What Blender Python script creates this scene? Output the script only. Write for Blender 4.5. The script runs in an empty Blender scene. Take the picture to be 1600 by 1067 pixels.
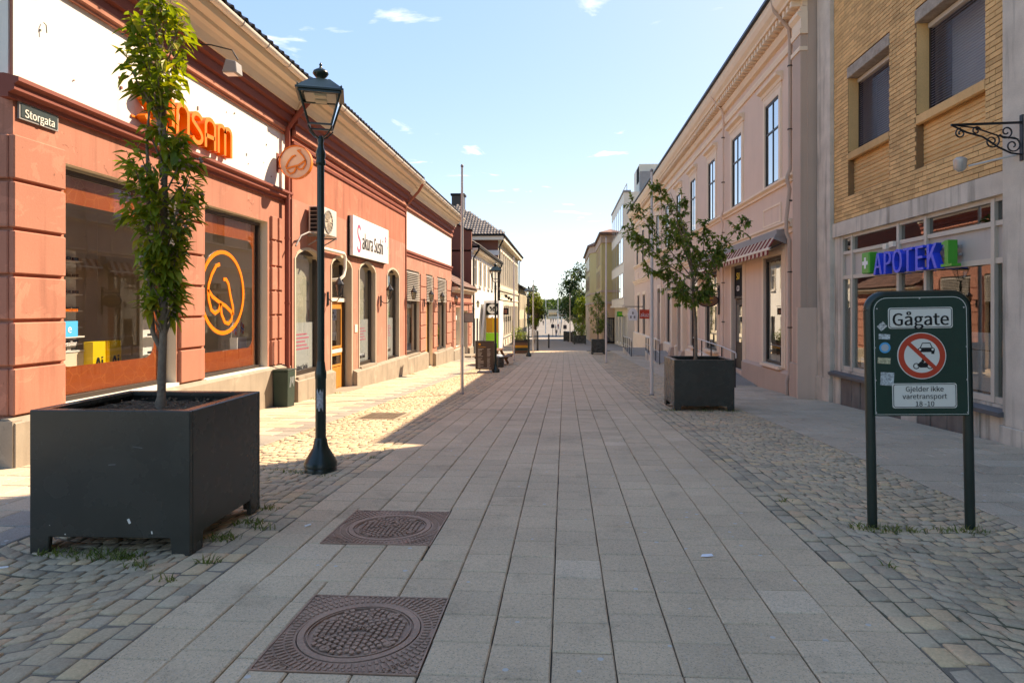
import bpy, bmesh, math, random
import numpy as np
from mathutils import Vector, Matrix

sc = bpy.context.scene
C = sc.collection
R = math.radians
random.seed(7)

# ---------------------------------------------------------------- camera
cam_d = bpy.data.cameras.new('camera')
cam = bpy.data.objects.new('camera', cam_d); C.objects.link(cam)
cam.location = (0, 0, 1.68)
cam.rotation_euler = (R(90), 0, math.atan(60 / 1015))
cam_d.sensor_width = 36.0
cam_d.lens = 36.0 * 1015 / 1600
cam_d.shift_x = -22 / 1600
cam_d.shift_y = (482 - 533.5) / 1600
cam_d.clip_start = 0.05
cam_d.clip_end = 5000
sc.camera = cam

# ---------------------------------------------------------------- sky and sun
SUN = Vector((1.0, 0.93, 1.263)).normalized()
elev = math.asin(SUN.z)
azim = math.atan2(SUN.x, SUN.y)          # clockwise from +Y
world = bpy.data.worlds.new('World'); sc.world = world
world.use_nodes = True
wn = world.node_tree; wn.nodes.clear()
w_out = wn.nodes.new('ShaderNodeOutputWorld')
w_bg = wn.nodes.new('ShaderNodeBackground')
w_sky = wn.nodes.new('ShaderNodeTexSky')
w_sky.sky_type = 'NISHITA'; w_sky.sun_disc = False
w_sky.sun_elevation = elev; w_sky.sun_rotation = azim
w_sky.air_density = 1.0; w_sky.dust_density = 0.3; w_sky.ozone_density = 3.0
w_bg.inputs['Strength'].default_value = 0.15
w_tc = wn.nodes.new('ShaderNodeTexCoord')
def wmath(op, a, b):
    n = wn.nodes.new('ShaderNodeMath'); n.operation = op
    for k, v in ((0, a), (1, b)):
        if isinstance(v, (int, float)): n.inputs[k].default_value = v
        else: wn.links.new(v, n.inputs[k])
    return n.outputs[0]
# read the sky a little above the true direction so that the murky band below one degree stays behind the land
w_add = wn.nodes.new('ShaderNodeVectorMath'); w_add.operation = 'ADD'; w_add.inputs[1].default_value = (0, 0, .07)
w_nrm = wn.nodes.new('ShaderNodeVectorMath'); w_nrm.operation = 'NORMALIZE'
wn.links.new(w_tc.outputs['Generated'], w_add.inputs[0]); wn.links.new(w_add.outputs[0], w_nrm.inputs[0]); wn.links.new(w_nrm.outputs[0], w_sky.inputs['Vector'])
# softer contrast across the dome, deeper blue
w_gm = wn.nodes.new('ShaderNodeGamma'); w_gm.inputs['Gamma'].default_value = 0.36
wn.links.new(w_sky.outputs[0], w_gm.inputs['Color'])
w_s3 = wn.nodes.new('ShaderNodeSeparateColor'); wn.links.new(w_gm.outputs[0], w_s3.inputs[0])
SAT = (1.3, 1.68)
w_c3 = wn.nodes.new('ShaderNodeCombineColor'); wn.links.new(w_s3.outputs[2], w_c3.inputs[2])
for k in (0, 1):
    d_ = wmath('MAXIMUM', wmath('SUBTRACT', w_s3.outputs[2], w_s3.outputs[k]), 0.0)
    wn.links.new(wmath('MAXIMUM', wmath('SUBTRACT', w_s3.outputs[k], wmath('MULTIPLY', d_, SAT[k])), .05), w_c3.inputs[k])
# thin summer clouds: noise on the direction projected to a flat cloud layer
w_sep = wn.nodes.new('ShaderNodeSeparateXYZ'); wn.links.new(w_tc.outputs['Generated'], w_sep.inputs[0])
w_max = wn.nodes.new('ShaderNodeMath'); w_max.operation = 'MAXIMUM'; w_max.inputs[1].default_value = 0.03
wn.links.new(w_sep.outputs['Z'], w_max.inputs[0])
w_div = wn.nodes.new('ShaderNodeVectorMath'); w_div.operation = 'DIVIDE'
w_cmb = wn.nodes.new('ShaderNodeCombineXYZ')
for i in range(3): wn.links.new(w_max.outputs[0], w_cmb.inputs[i])
wn.links.new(w_tc.outputs['Generated'], w_div.inputs[0]); wn.links.new(w_cmb.outputs[0], w_div.inputs[1])
w_n = wn.nodes.new('ShaderNodeTexNoise'); w_n.inputs['Scale'].default_value = 1.9
w_n.inputs['Detail'].default_value = 7; w_n.inputs['Roughness'].default_value = 0.55; w_n.inputs['Distortion'].default_value = 0.6
w_map = wn.nodes.new('ShaderNodeMapping'); w_map.inputs['Location'].default_value = (9.1, 2.3, 1.0)
wn.links.new(w_div.outputs[0], w_map.inputs['Vector']); wn.links.new(w_map.outputs[0], w_n.inputs['Vector'])
w_r = wn.nodes.new('ShaderNodeValToRGB')
w_r.color_ramp.elements[0].position = 0.62; w_r.color_ramp.elements[0].color = (0, 0, 0, 1)
w_r.color_ramp.elements[1].position = 0.86; w_r.color_ramp.elements[1].color = (0.6, 0.6, 0.6, 1)
wn.links.new(w_n.outputs['Fac'], w_r.inputs[0])
w_mix = wn.nodes.new('ShaderNodeMixRGB')
w_mix.inputs['Color2'].default_value = (4.2, 4.3, 4.4, 1)
wn.links.new(w_r.outputs[0], w_mix.inputs['Fac'])
w_k = wn.nodes.new('ShaderNodeVectorMath'); w_k.operation = 'SCALE'; w_k.inputs['Scale'].default_value = 1.12
wn.links.new(w_c3.outputs[0], w_k.inputs[0]); wn.links.new(w_k.outputs[0], w_mix.inputs['Color1'])
wn.links.new(w_mix.outputs[0], w_bg.inputs['Color'])
wn.links.new(w_bg.outputs[0], w_out.inputs['Surface'])

sun_d = bpy.data.lights.new('sun', 'SUN')
sun_d.energy = 2.0; sun_d.angle = R(0.5); sun_d.color = (1.0, 0.965, 0.91)
sun = bpy.data.objects.new('sun', sun_d); C.objects.link(sun)
sun.location = (30, 28, 40)
sun.rotation_euler = (-SUN).to_track_quat('-Z', 'Y').to_euler()

vs = sc.view_settings
vs.view_transform = 'Standard'; vs.look = 'None'; vs.gamma = 1.0; vs.use_curve_mapping = False
vs.exposure = 2.46
vs.use_white_balance = True; vs.white_balance_temperature = 9200; vs.white_balance_tint = 16
sc.render.film_transparent = False
cy = sc.cycles
cy.use_denoising = True
cy.max_bounces = 8; cy.diffuse_bounces = 6; cy.glossy_bounces = 4; cy.transparent_max_bounces = 12; cy.transmission_bounces = 4
cy.caustics_reflective = False; cy.caustics_refractive = False
cy.sample_clamp_indirect = 6.0

# ---------------------------------------------------------------- ground height along the street
GK = [(-60, 0.3), (0, .05), (5, 0), (8.4, -.12), (13, -.34), (18.9, -.60), (25, -.84), (33, -1.08), (44, -1.40),
      (55, -1.75), (75, -2.4), (105, -3.3), (142, -4.5), (165, -4.5), (250, -3.4), (900, -2.0), (3000, -2.0)]
def g0(y):
    for (a, b), (d, e) in zip(GK, GK[1:]):
        if y <= d: return b + (e - b) * (y - a) / (d - a)
    return GK[-1][1]
def g(y):
    return sum(g0(y + d) for d in (-1.5, -.75, 0, .75, 1.5)) / 5
def slope(y):
    return (g(y + .3) - g(y - .3)) / .6

# ---------------------------------------------------------------- mesh and object helpers
ORIG = {}
class MB:
    def __init__(s): s.v = []; s.f = []; s.m = []
    def poly(s, pts, mi=0):
        b = len(s.v); s.v += [tuple(p) for p in pts]; s.f.append(tuple(range(b, b + len(pts)))); s.m.append(mi); return s
    def mesh(s, vs_, fs_, mi=0):
        b = len(s.v); s.v += [tuple(p) for p in vs_]
        for f in fs_: s.f.append(tuple(b + i for i in f)); s.m.append(mi)
        return s
    def box(s, x0, x1, y0, y1, z0, z1, mi=0):
        v = [(x, y, z) for z in (z0, z1) for y in (y0, y1) for x in (x0, x1)]
        return s.mesh(v, [(0, 2, 3, 1), (4, 5, 7, 6), (0, 1, 5, 4), (2, 6, 7, 3), (0, 4, 6, 2), (1, 3, 7, 5)], mi)
    def obox(s, c, hx, hy, hz, mat, mi=0):
        v = [Vector(c) + mat @ Vector((a * hx, b * hy, d * hz)) for d in (-1, 1) for b in (-1, 1) for a in (-1, 1)]
        return s.mesh(v, [(0, 2, 3, 1), (4, 5, 7, 6), (0, 1, 5, 4), (2, 6, 7, 3), (0, 4, 6, 2), (1, 3, 7, 5)], mi)
    def bar(s, p, q, w, h=None, mi=0):
        p, q = Vector(p), Vector(q); d = q - p; L = d.length; d.normalize()
        up = Vector((0, 0, 1)) if abs(d.z) < .95 else Vector((0, 1, 0))
        a = d.cross(up).normalized(); b = a.cross(d)
        return s.obox((p + q) / 2, L / 2, w / 2, (h or w) / 2, Matrix((d, a, b)).transposed(), mi)
    def prism(s, poly, axis, c0, c1, mi=0):
        n = len(poly)
        def P(a, b, c): return {'y': (a, c, b), 'x': (c, a, b), 'z': (a, b, c)}[axis]
        v = [P(a, b, c0) for a, b in poly] + [P(a, b, c1) for a, b in poly]
        f = [tuple(range(n)), tuple(range(2 * n - 1, n - 1, -1))] + [(i, (i + 1) % n, n + (i + 1) % n, n + i) for i in range(n)]
        return s.mesh(v, f, mi)
    def tube(s, pts, r, n=8, mi=0):
        pts = [Vector(p) for p in pts]; rs = r if isinstance(r, (list, tuple)) else [r] * len(pts)
        vs_, fs_ = [], []
        a = None
        for i, p in enumerate(pts):
            d = (pts[min(i + 1, len(pts) - 1)] - pts[max(i - 1, 0)]).normalized()
            if a is None:
                up = Vector((0, 0, 1)) if abs(d.z) < .9 else Vector((1, 0, 0)); a = d.cross(up).normalized()
            else: a = (a - d * a.dot(d)).normalized()
            b = d.cross(a)
            for k in range(n):
                t = 2 * math.pi * k / n; vs_.append(p + (a * math.cos(t) + b * math.sin(t)) * rs[i])
        for i in range(len(pts) - 1):
            for k in range(n): fs_.append((i * n + k, i * n + (k + 1) % n, (i + 1) * n + (k + 1) % n, (i + 1) * n + k))
        fs_.append(tuple(range(n - 1, -1, -1))); e = (len(pts) - 1) * n; fs_.append(tuple(range(e, e + n)))
        return s.mesh(vs_, fs_, mi)
    def lathe(s, prof, n=20, cx=0, cy=0, cz=0, mi=0, ph=0):
        vs_, fs_ = [], []
        for r, z in prof:
            for k in range(n):
                t = 2 * math.pi * k / n + ph; vs_.append((cx + r * math.cos(t), cy + r * math.sin(t), cz + z))
        for i in range(len(prof) - 1):
            for k in range(n): fs_.append((i * n + k, i * n + (k + 1) % n, (i + 1) * n + (k + 1) % n, (i + 1) * n + k))
        fs_.append(tuple(range(n - 1, -1, -1))); e = (len(prof) - 1) * n; fs_.append(tuple(range(e, e + n)))
        return s.mesh(vs_, fs_, mi)
    def ribbon(s, path, w, d, O, U, V, closed=False, mi=0):
        """thick stroke along a 2D path, in the plane O+u*U+v*V, pushed out d along the normal"""
        O, U, V = Vector(O), Vector(U), Vector(V); Nn = U.cross(V)
        P = [Vector(p) for p in path]; n = len(P); Lf, Rt = [], []
        for i in range(n):
            a = P[(i - 1) % n] if closed or i else P[i]; b = P[(i + 1) % n] if closed or i < n - 1 else P[i]
            t = (b - a).normalized(); nn = Vector((-t.y, t.x))
            ww = w[i] if isinstance(w, (list, tuple)) else w
            Lf.append(P[i] + nn * ww / 2); Rt.append(P[i] - nn * ww / 2)
        W = lambda p, h: O + U * p.x + V * p.y + Nn * h
        vs_ = [W(p, 0) for p in Lf] + [W(p, 0) for p in Rt] + [W(p, d) for p in Lf] + [W(p, d) for p in Rt]
        fs_ = []
        for i in range(n if closed else n - 1):
            j = (i + 1) % n
            fs_ += [(i, j, n + j, n + i), (2 * n + i, 3 * n + i, 3 * n + j, 2 * n + j), (i, 2 * n + i, 2 * n + j, j), (n + i, n + j, 3 * n + j, 3 * n + i)]
        if not closed:
            fs_ += [(0, n, 3 * n, 2 * n), (n - 1, 3 * n - 1, 4 * n - 1, 2 * n - 1)]
        return s.mesh(vs_, fs_, mi)
    def data(s, name, mats, smooth=False, bev=0, off=(0, 0, 0), weld=False):
        me = bpy.data.meshes.new(name)
        ox, oy, oz = off
        me.from_pydata([(x - ox, y - oy, z - oz) for x, y, z in s.v], [], s.f)
        for m in (mats if isinstance(mats, (list, tuple)) else [mats]): me.materials.append(m)
        if len(s.f): me.polygons.foreach_set('material_index', s.m)
        bm = bmesh.new(); bm.from_mesh(me)
        if weld or bev: bmesh.ops.remove_doubles(bm, verts=bm.verts, dist=1e-5)
        bmesh.ops.recalc_face_normals(bm, faces=bm.faces)
        if bev: bmesh.ops.bevel(bm, geom=list(bm.edges), offset=bev, segments=1, affect='EDGES', profile=.5)
        bm.to_mesh(me); bm.free()
        if smooth:
            me.polygons.foreach_set('use_smooth', [True] * len(me.polygons))
            if smooth is not True: me.set_sharp_from_angle(angle=R(smooth))
        me.update()
        return me
    def build(s, name, mats, parent=None, smooth=False, bev=0, label=None, kind=None, weld=False):
        off = ORIG.get(parent.name, Vector((0, 0, 0))) if parent else Vector((0, 0, 0))
        o = bpy.data.objects.new(name, s.data(name, mats, smooth, bev, off, weld)); C.objects.link(o)
        if parent: o.parent = parent; ORIG[o.name] = off
        if label: o['label'] = label
        if kind: o['kind'] = kind
        return o
def tag(o, label, cat, group=None, kind=None):
    o['label'] = label
    if cat: o['category'] = cat
    if group: o['group'] = group
    if kind: o['kind'] = kind
    return o
def thing(name, label, cat, loc=(0, 0, 0), group=None):
    o = bpy.data.objects.new(name, None); C.objects.link(o); o.empty_display_size = .2
    o.location = loc; ORIG[o.name] = Vector(loc)
    return tag(o, label, cat, group)
def copy_tree(o, parent=None):
    c = o.copy(); C.objects.link(c)
    if parent: c.parent = parent
    for ch in o.children: copy_tree(ch, c)
    return c
def piece(name, me, parent, loc, rz=0, rx=0):
    o = bpy.data.objects.new(name, me); C.objects.link(o); o.parent = parent
    o.location = Vector(loc) - ORIG.get(parent.name, Vector((0, 0, 0))); o.rotation_euler = (rx, 0, rz)
    return o
def text(name, parent, m, body, size, loc, rot, ext=.002, sx=1.0, align='CENTER', bold=0.0):
    """lettering as a flat mesh; bold thickens the strokes by laying shifted copies side by side"""
    cu = bpy.data.curves.new('lettering', 'FONT'); cu.body = body; cu.size = size * FS; cu.extrude = ext
    cu.align_x = align
    if FONT: cu.font = FONT
    cu.align_y = 'CENTER'; cu.resolution_u = 3
    tmp = bpy.data.objects.new('lettering_source', cu); C.objects.link(tmp)
    bpy.context.view_layer.update()
    me = bpy.data.meshes.new_from_object(tmp.evaluated_get(bpy.context.evaluated_depsgraph_get()))
    bpy.data.objects.remove(tmp); bpy.data.curves.remove(cu)
    if bold:
        vv = [v.co.copy() for v in me.vertices]; ff = [tuple(p.vertices) for p in me.polygons]; V_, F_ = [], []
        for k, dx in enumerate((-bold, 0, bold)):
            b_ = len(V_); V_ += [(v.x + dx, v.y, v.z + k * .0004) for v in vv]; F_ += [tuple(b_ + i for i in f) for f in ff]
        me = bpy.data.meshes.new(name); me.from_pydata(V_, [], F_)
    me.materials.clear(); me.materials.append(m)
    o = bpy.data.objects.new(name, me); C.objects.link(o)
    off = ORIG.get(parent.name, Vector((0, 0, 0))) if parent else Vector((0, 0, 0))
    if parent: o.parent = parent; ORIG[o.name] = off
    o.location = Vector(loc) - off; o.rotation_euler = rot; o.scale = (sx, 1, 1)
    return o
FONT = None
try:
    import os
    FONT = bpy.data.fonts.load(os.path.join(bpy.utils.system_resource('DATAFILES'), 'fonts', 'Noto Sans CJK Regular.woff2'))
except Exception:
    FONT = None
FS = 1.0
def font_scale():
    """size factor that gives capitals 0.62 of the nominal size, whatever font is in use"""
    cu = bpy.data.curves.new('lettering', 'FONT'); cu.body = 'H'; cu.size = 1.0
    if FONT: cu.font = FONT
    o = bpy.data.objects.new('lettering_source', cu); C.objects.link(o); bpy.context.view_layer.update()
    me = bpy.data.meshes.new_from_object(o.evaluated_get(bpy.context.evaluated_depsgraph_get()))
    zs = [v.co.y for v in me.vertices]; h = max(zs) - min(zs)
    bpy.data.objects.remove(o); bpy.data.curves.remove(cu); bpy.data.meshes.remove(me)
    return .62 / h
FS = font_scale()
ROT_L = (R(90), 0, R(90)); ROT_R = (R(90), 0, R(-90)); ROT_F = (R(90), 0, 0)

# ---------------------------------------------------------------- materials
class NT:
    def __init__(s, name):
        s.m = bpy.data.materials.new(name); s.m.use_nodes = True; s.t = s.m.node_tree; s.t.nodes.clear()
        s.out = s.t.nodes.new('ShaderNodeOutputMaterial')
    def n(s, ty, ins=None, **kw):
        x = s.t.nodes.new('ShaderNode' + ty)
        for k, v in kw.items(): setattr(x, k, v)
        for k, v in (ins or {}).items():
            if hasattr(v, 'is_linked') or isinstance(v, bpy.types.NodeSocket): s.t.links.new(v, x.inputs[k])
            else: x.inputs[k].default_value = v
        return x
    def math(s, op, a, b=0.0): return s.n('Math', {0: a, 1: b}, operation=op).outputs[0]
    def pos(s, scale=(1, 1, 1)):
        p = s.n('NewGeometry').outputs['Position']
        if scale != (1, 1, 1): p = s.n('Mapping', {'Vector': p, 'Scale': scale}).outputs[0]
        return p
    def noise(s, vec, scale, detail=3.0, rough=.55): return s.n('TexNoise', {'Vector': vec, 'Scale': scale, 'Detail': detail, 'Roughness': rough}).outputs['Fac']
    def mix(s, f, a, b, blend='MIX'):
        x = s.n('MixRGB', {'Fac': f}, blend_type=blend)
        for k, v in (('Color1', a), ('Color2', b)):
            if isinstance(v, bpy.types.NodeSocket): s.t.links.new(v, x.inputs[k])
            else: x.inputs[k].default_value = (*v[:3], 1)
        return x.outputs[0]
    def ramp(s, f, stops, interp='LINEAR'):
        x = s.n('ValToRGB', {'Fac': f}); x.color_ramp.interpolation = interp; e = x.color_ramp.elements
        while len(e) < len(stops): e.new(.5)
        for el, (p, c) in zip(e, stops): el.position = p; el.color = (*(c if isinstance(c, tuple) else (c, c, c)), 1)
        return x.outputs[0]
    def scale(s, col, f):
        return s.mix(1.0, col, s.n('CombineColor', {0: f, 1: f, 2: f}).outputs[0], 'MULTIPLY')
    def island(s):
        a = s.n('NewGeometry').outputs['Random Per Island']; b = s.n('ObjectInfo').outputs['Random']
        return s.math('FRACT', s.math('ADD', a, b))
    def bump(s, h, strength, dist=.01): return s.n('Bump', {'Height': h, 'Strength': strength, 'Distance': dist}).outputs[0]
    def end(s, col, rough=.7, metal=0., spec=.4, normal=None, **kw):
        b = s.n('BsdfPrincipled')
        for k, v in (('Base Color', col), ('Roughness', rough), ('Metallic', metal), ('Specular IOR Level', spec), ('Normal', normal)):
            if v is None: continue
            if isinstance(v, bpy.types.NodeSocket): s.t.links.new(v, b.inputs[k])
            else: b.inputs[k].default_value = (*v, 1) if isinstance(v, tuple) else v
        for k, v in kw.items(): b.inputs[k].default_value = v
        s.t.links.new(b.outputs[0], s.out.inputs[0]); return s.m

def PM(name, col, rough=.75, var=.10, vsc=1.6, fine=.06, fsc=45, bump=.2, bsc=120, spec=.35, metal=0., isl=0., streak=0., dist=.004, rvar=.0, patch=0.):
    t = NT(name); p = t.pos()
    v = t.math('MULTIPLY', t.math('SUBTRACT', t.noise(p, vsc, 5), .5), var * 4)
    f = t.math('MULTIPLY', t.math('SUBTRACT', t.noise(p, fsc, 3), .5), fine * 4)
    tot = t.math('ADD', t.math('ADD', v, f), 1.0)
    if isl: tot = t.math('ADD', tot, t.math('MULTIPLY', t.math('SUBTRACT', t.island(), .5), isl * 2))
    if streak:
        st = t.noise(t.pos((5, 5, .35)), 1.0, 4)
        tot = t.math('MULTIPLY', tot, t.math('SUBTRACT', 1.0, t.math('MULTIPLY', t.math('MAXIMUM', t.math('SUBTRACT', st, .52), 0.0), streak * 3)))
    hh = t.noise(p, bsc, 3)
    if patch:
        pn = t.ramp(t.n('TexNoise', {'Vector': p, 'Scale': 1.9, 'Detail': 7., 'Roughness': .62, 'Distortion': .8}).outputs['Fac'], [(.585, 0.), (.60, 1.)])
        pn2 = t.ramp(t.n('TexNoise', {'Vector': t.pos((1, 1, 1.3)), 'Scale': 3.7, 'Detail': 8., 'Roughness': .7, 'Distortion': 1.5}).outputs['Fac'], [(.655, 0.), (.665, 1.)])
        tot = t.math('MULTIPLY', tot, t.math('ADD', 1.0, t.math('SUBTRACT', t.math('MULTIPLY', pn, patch), t.math('MULTIPLY', pn2, patch * 2.2))))
        hh = t.math('SUBTRACT', hh, t.math('MULTIPLY', pn2, 1.5))
    c = t.scale(col, tot)
    nb = t.bump(hh, bump, dist) if bump else None
    rg = rough
    if rvar: rg = t.math('ADD', rough, t.math('MULTIPLY', t.math('SUBTRACT', t.noise(p, vsc * 2, 4), .5), rvar * 3))
    return t.end(c, rg, metal, spec, nb)

def stone_mat(name, stops, rough=.85, spec=.3, speck=.0, var=.10, bump=.5, bsc=90, dist=.004, vsc=.9):
    """colour picked per stone from the stops, with grain, specks of aggregate and broad weathering"""
    t = NT(name); p = t.pos()
    c = t.ramp(t.island(), stops)
    tot = t.math('ADD', 1.0, t.math('ADD', t.math('MULTIPLY', t.math('SUBTRACT', t.noise(p, vsc, 6, .6), .5), var * 4),
                                    t.math('MULTIPLY', t.math('SUBTRACT', t.noise(p, 55, 4, .75), .5), .85)))
    c = t.scale(c, tot)
    if speck:
        vo = t.n('TexVoronoi', {'Vector': p, 'Scale': 190.0}).outputs['Color']
        sp = t.n('SeparateColor', {0: vo}).outputs[0]
        c = t.mix(t.math('MULTIPLY', t.math('GREATER_THAN', sp, .90), speck), c, (.03, .03, .032))
        sp2 = t.n('SeparateColor', {0: vo}).outputs[1]
        c = t.mix(t.math('MULTIPLY', t.math('GREATER_THAN', sp2, .94), speck), c, (.42, .41, .38))
        c = t.scale(c, t.math('SUBTRACT', 1.0, t.math('MULTIPLY', t.n('SeparateColor', {0: t.ramp(t.noise(p, 2.3, 7, .7), [(.55, 0.), (.66, 1.)])}).outputs[0], .16)))
        gum = t.n('TexVoronoi', {'Vector': t.pos((1, 1, .01)), 'Scale': 5.0}).outputs['Distance']
        c = t.mix(t.math('MULTIPLY', t.math('LESS_THAN', gum, .075), .8), c, (.55, .54, .50))
    h = t.math('ADD', t.noise(p, bsc, 4, .65), t.math('MULTIPLY', t.noise(p, 14, 3), 1.2))
    return t.end(c, rough, 0., spec, t.bump(h, bump, dist))

M = {}
M['paver'] = stone_mat('concrete_paver', [(0, (.55, .40, .255)), (.06, (.61, .44, .28)), (.5, (.64, .46, .29)), (.94, (.665, .48, .305)), (1, (.70, .52, .345))], speck=.34, var=.14, bump=.35)
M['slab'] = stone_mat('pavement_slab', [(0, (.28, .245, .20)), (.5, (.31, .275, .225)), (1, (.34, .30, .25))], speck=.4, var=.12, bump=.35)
M['slab_shade'] = stone_mat('shade_lightened_pavement_slab', [(0, (.48, .37, .255)), (.5, (.53, .41, .285)), (1, (.57, .45, .32))], speck=.4, var=.12, bump=.35)  # same slab as the left, fill light put into its colour for the shaded side
M['sett'] = stone_mat('granite_sett', [(0, (.40, .31, .21)), (.3, (.52, .39, .25)), (.55, (.60, .43, .265)), (.75, (.51, .40, .275)), (.9, (.67, .46, .255)), (1, (.63, .405, .25))], speck=.0, var=.16, bump=1., bsc=48, dist=.007)
def joint_mat():
    t = NT('joint_sand'); p = t.pos()
    c = t.mix(t.noise(p, 2.2, 5), (.035, .03, .025), (.13, .11, .085))
    c = t.mix(t.ramp(t.noise(p, 1.1, 4, .6), [(.55, 0.), (.68, .55)]), c, (.045, .058, .022))
    return t.end(t.scale(c, t.math('ADD', .6, t.math('MULTIPLY', t.noise(p, 120, 2), .8))), .95, 0, .1, t.bump(t.noise(p, 150, 3), .6, .006))
M['joint'] = joint_mat()
def sett_bed():
    t = NT('sett_joint_sand'); p = t.pos()
    c = t.mix(t.noise(p, 3, 5), (.17, .135, .10), (.33, .27, .20))
    c = t.mix(t.ramp(t.noise(p, 1.3, 4, .6), [(.50, 0.), (.62, .7)]), c, (.06, .075, .025))
    return t.end(t.scale(c, t.math('ADD', .6, t.math('MULTIPLY', t.noise(p, 120, 2), .8))), .95, 0, .1, t.bump(t.noise(p, 150, 3), .6, .006))
M['sett_bed'] = sett_bed()
M['asphalt'] = PM('asphalt', (.07, .068, .066), .9, .1, 1, .12, 90, .6, 200)
M['salmon'] = PM('salmon_stucco', (.41, .172, .118), .88, .11, 1.1, .05, 40, .4, 70, .2, streak=.5, patch=.17)
M['salmon_l'] = PM('pale_salmon_stucco', (.435, .198, .142), .88, .11, 1.3, .05, 40, .4, 70, .2, streak=.5, patch=.17)
M['salmon_d'] = PM('deep_salmon_stucco', (.41, .148, .094), .88, .11, 1.1, .05, 40, .4, 70, .2, streak=.5, patch=.17)
M['oxide'] = PM('oxide_red_paint', (.235, .062, .042), .7, .08, 2, .03, 30, .1, 60, .3)
M['reveal'] = PM('cream_reveal_paint', (.50, .43, .33), .8, .06, 1.5, .03, 40, .1, 60, .3, streak=.2)
M['lintel'] = PM('rough_lintel_concrete', (.36, .30, .24), .95, .25, 9, .15, 60, .8, 60, .2)
M['whitewash'] = PM('white_stucco', (.72, .70, .64), .85, .04, .8, .02, 50, .15, 70, .25, streak=.16, patch=.03)
M['cream'] = PM('cream_paint', (.76, .67, .53), .75, .05, 1.5, .02, 40, .05, 60, .3)
M['gutterwhite'] = PM('white_gutter_paint', (.80, .74, .64), .45, .05, 2, .02, 40, 0, 60, .4)
M['plinth'] = PM('plinth_render', (.305, .257, .20), .9, .14, 2.2, .06, 50, .4, 80, .2, streak=.4, patch=.14)
M['tile_black'] = PM('black_glazed_tile', (.018, .019, .021), .35, .15, 3, .05, 40, .05, 60, .5, isl=.3)
M['tile_grey'] = PM('weathered_tile', (.15, .125, .105), .6, .15, 3, .05, 40, .1, 60, .4, isl=.35)
M['tile_red'] = PM('red_brown_tile', (.17, .085, .06), .7, .15, 3, .05, 40, .1, 60, .4, isl=.35)
M['darkframe'] = PM('dark_brown_frame', (.035, .024, .018), .45, .1, 3, .05, 40, .05, 80, .4)
M['whiteframe'] = PM('white_frame_paint', (.72, .68, .60), .5, .05, 3, .03, 40, .05, 80, .4)
M['orangewood'] = None
M['planter'] = PM('black_green_planter_paint', (.048, .047, .038), .27, .14, 2.2, .05, 30, .03, 20, .45, rvar=.06)
M['postgreen'] = PM('dark_green_post_paint', (.012, .026, .020), .30, .2, 3, .1, 40, .05, 40, .5)
M['iron'] = PM('black_wrought_iron', (.012, .012, .013), .45, .2, 4, .1, 60, .1, 90, .45)
M['castiron'] = PM('rusted_cast_iron', (.40, .24, .16), .62, .22, 5, .2, 70, .35, 160, .4, metal=.15, rvar=.1)
M['soil'] = PM('planter_soil', (.10, .072, .05), .95, .3, 9, .25, 40, 1., 60, .1, dist=.02)
M['bark'] = PM('tree_bark', (.24, .175, .125), .9, .25, 12, .15, 40, .9, 50, .15, dist=.01)
M['alum'] = PM('worn_aluminium', (.52, .49, .46), .42, .06, 4, .03, 60, 0, 50, .5, metal=.4)
M['polepaint'] = PM('white_pole_paint', (.62, .59, .55), .4, .06, 4, .03, 60, 0, 50, .5)
M['pink'] = PM('dusty_pink_render', (.72, .525, .40), .85, .05, .9, .025, 50, .15, 90, .25, streak=.12)
M['pinktrim'] = PM('pale_pink_trim', (.82, .64, .47), .8, .05, 1.5, .025, 50, .1, 90, .25, streak=.08)
M['pinkdark'] = PM('taupe_pilaster_render', (.50, .365, .28), .85, .05, 1.2, .03, 50, .15, 90, .25, streak=.12)
M['concrete'] = PM('stained_concrete', (.60, .52, .42), .9, .20, 2.0, .09, 60, .45, 100, .2, streak=.9)
M['brick'] = PM('yellow_brick', (.70, .415, .18), .85, .16, 1.2, .14, 60, .4, 130, .2, isl=.16, streak=.15)
M['mortar'] = PM('dark_mortar', (.24, .14, .07), .95, .15, 3, .1, 60, .3, 100, .1)
M['steel_frame'] = PM('greyed_white_steel_frame', (.58, .50, .40), .5, .08, 2, .04, 60, .05, 60, .4, streak=.15)
M['slate'] = PM('slate_cladding', (.17, .145, .125), .7, .25, 3, .12, 60, .3, 80, .3, streak=.7)
M['slatesill'] = PM('blue_slate_sill', (.11, .105, .105), .5, .15, 4, .06, 60, .15, 80, .4)
M['orange'] = PM('orange_enamel', (.80, .19, .012), .4, .04, 2, .0, 50, 0, 60, .4)
M['signwhite'] = PM('white_sign_panel', (.82, .80, .78), .4, .02, 2, .0, 50, 0, 60, .4)
M['black'] = PM('black_print', (.012, .012, .012), .5, .05, 2, 0, 50, 0, 60, .3)
M['pinkprint'] = PM('pink_print', (.62, .10, .20), .5, .05, 2, 0, 50, 0, 60, .3)
M['white'] = PM('white_paint', (.80, .80, .78), .45, .02, 2, 0, 50, 0, 60, .4)
M['signplate'] = PM('ivory_sign_face', (.74, .71, .62), .4, .03, 6, .0, 50, 0, 60, .4)
M['red'] = PM('red_sign_face', (.60, .055, .022), .4, .05, 9, .02, 50, 0, 60, .4)
M['blue'] = PM('blue_letter_acrylic', (.0, .07, .72), .25, .05, 2, 0, 50, 0, 60, .5)
M['green'] = PM('green_acrylic', (.02, .34, .03), .3, .05, 2, 0, 50, 0, 60, .5)
M['lime'] = PM('lime_panel', (.30, .72, .03), .5, .05, 2, 0, 50, 0, 60, .4)
M['yellow'] = PM('yellow_paper', (.85, .60, .015), .5, .05, 2, 0, 50, 0, 60, .4)
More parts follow.
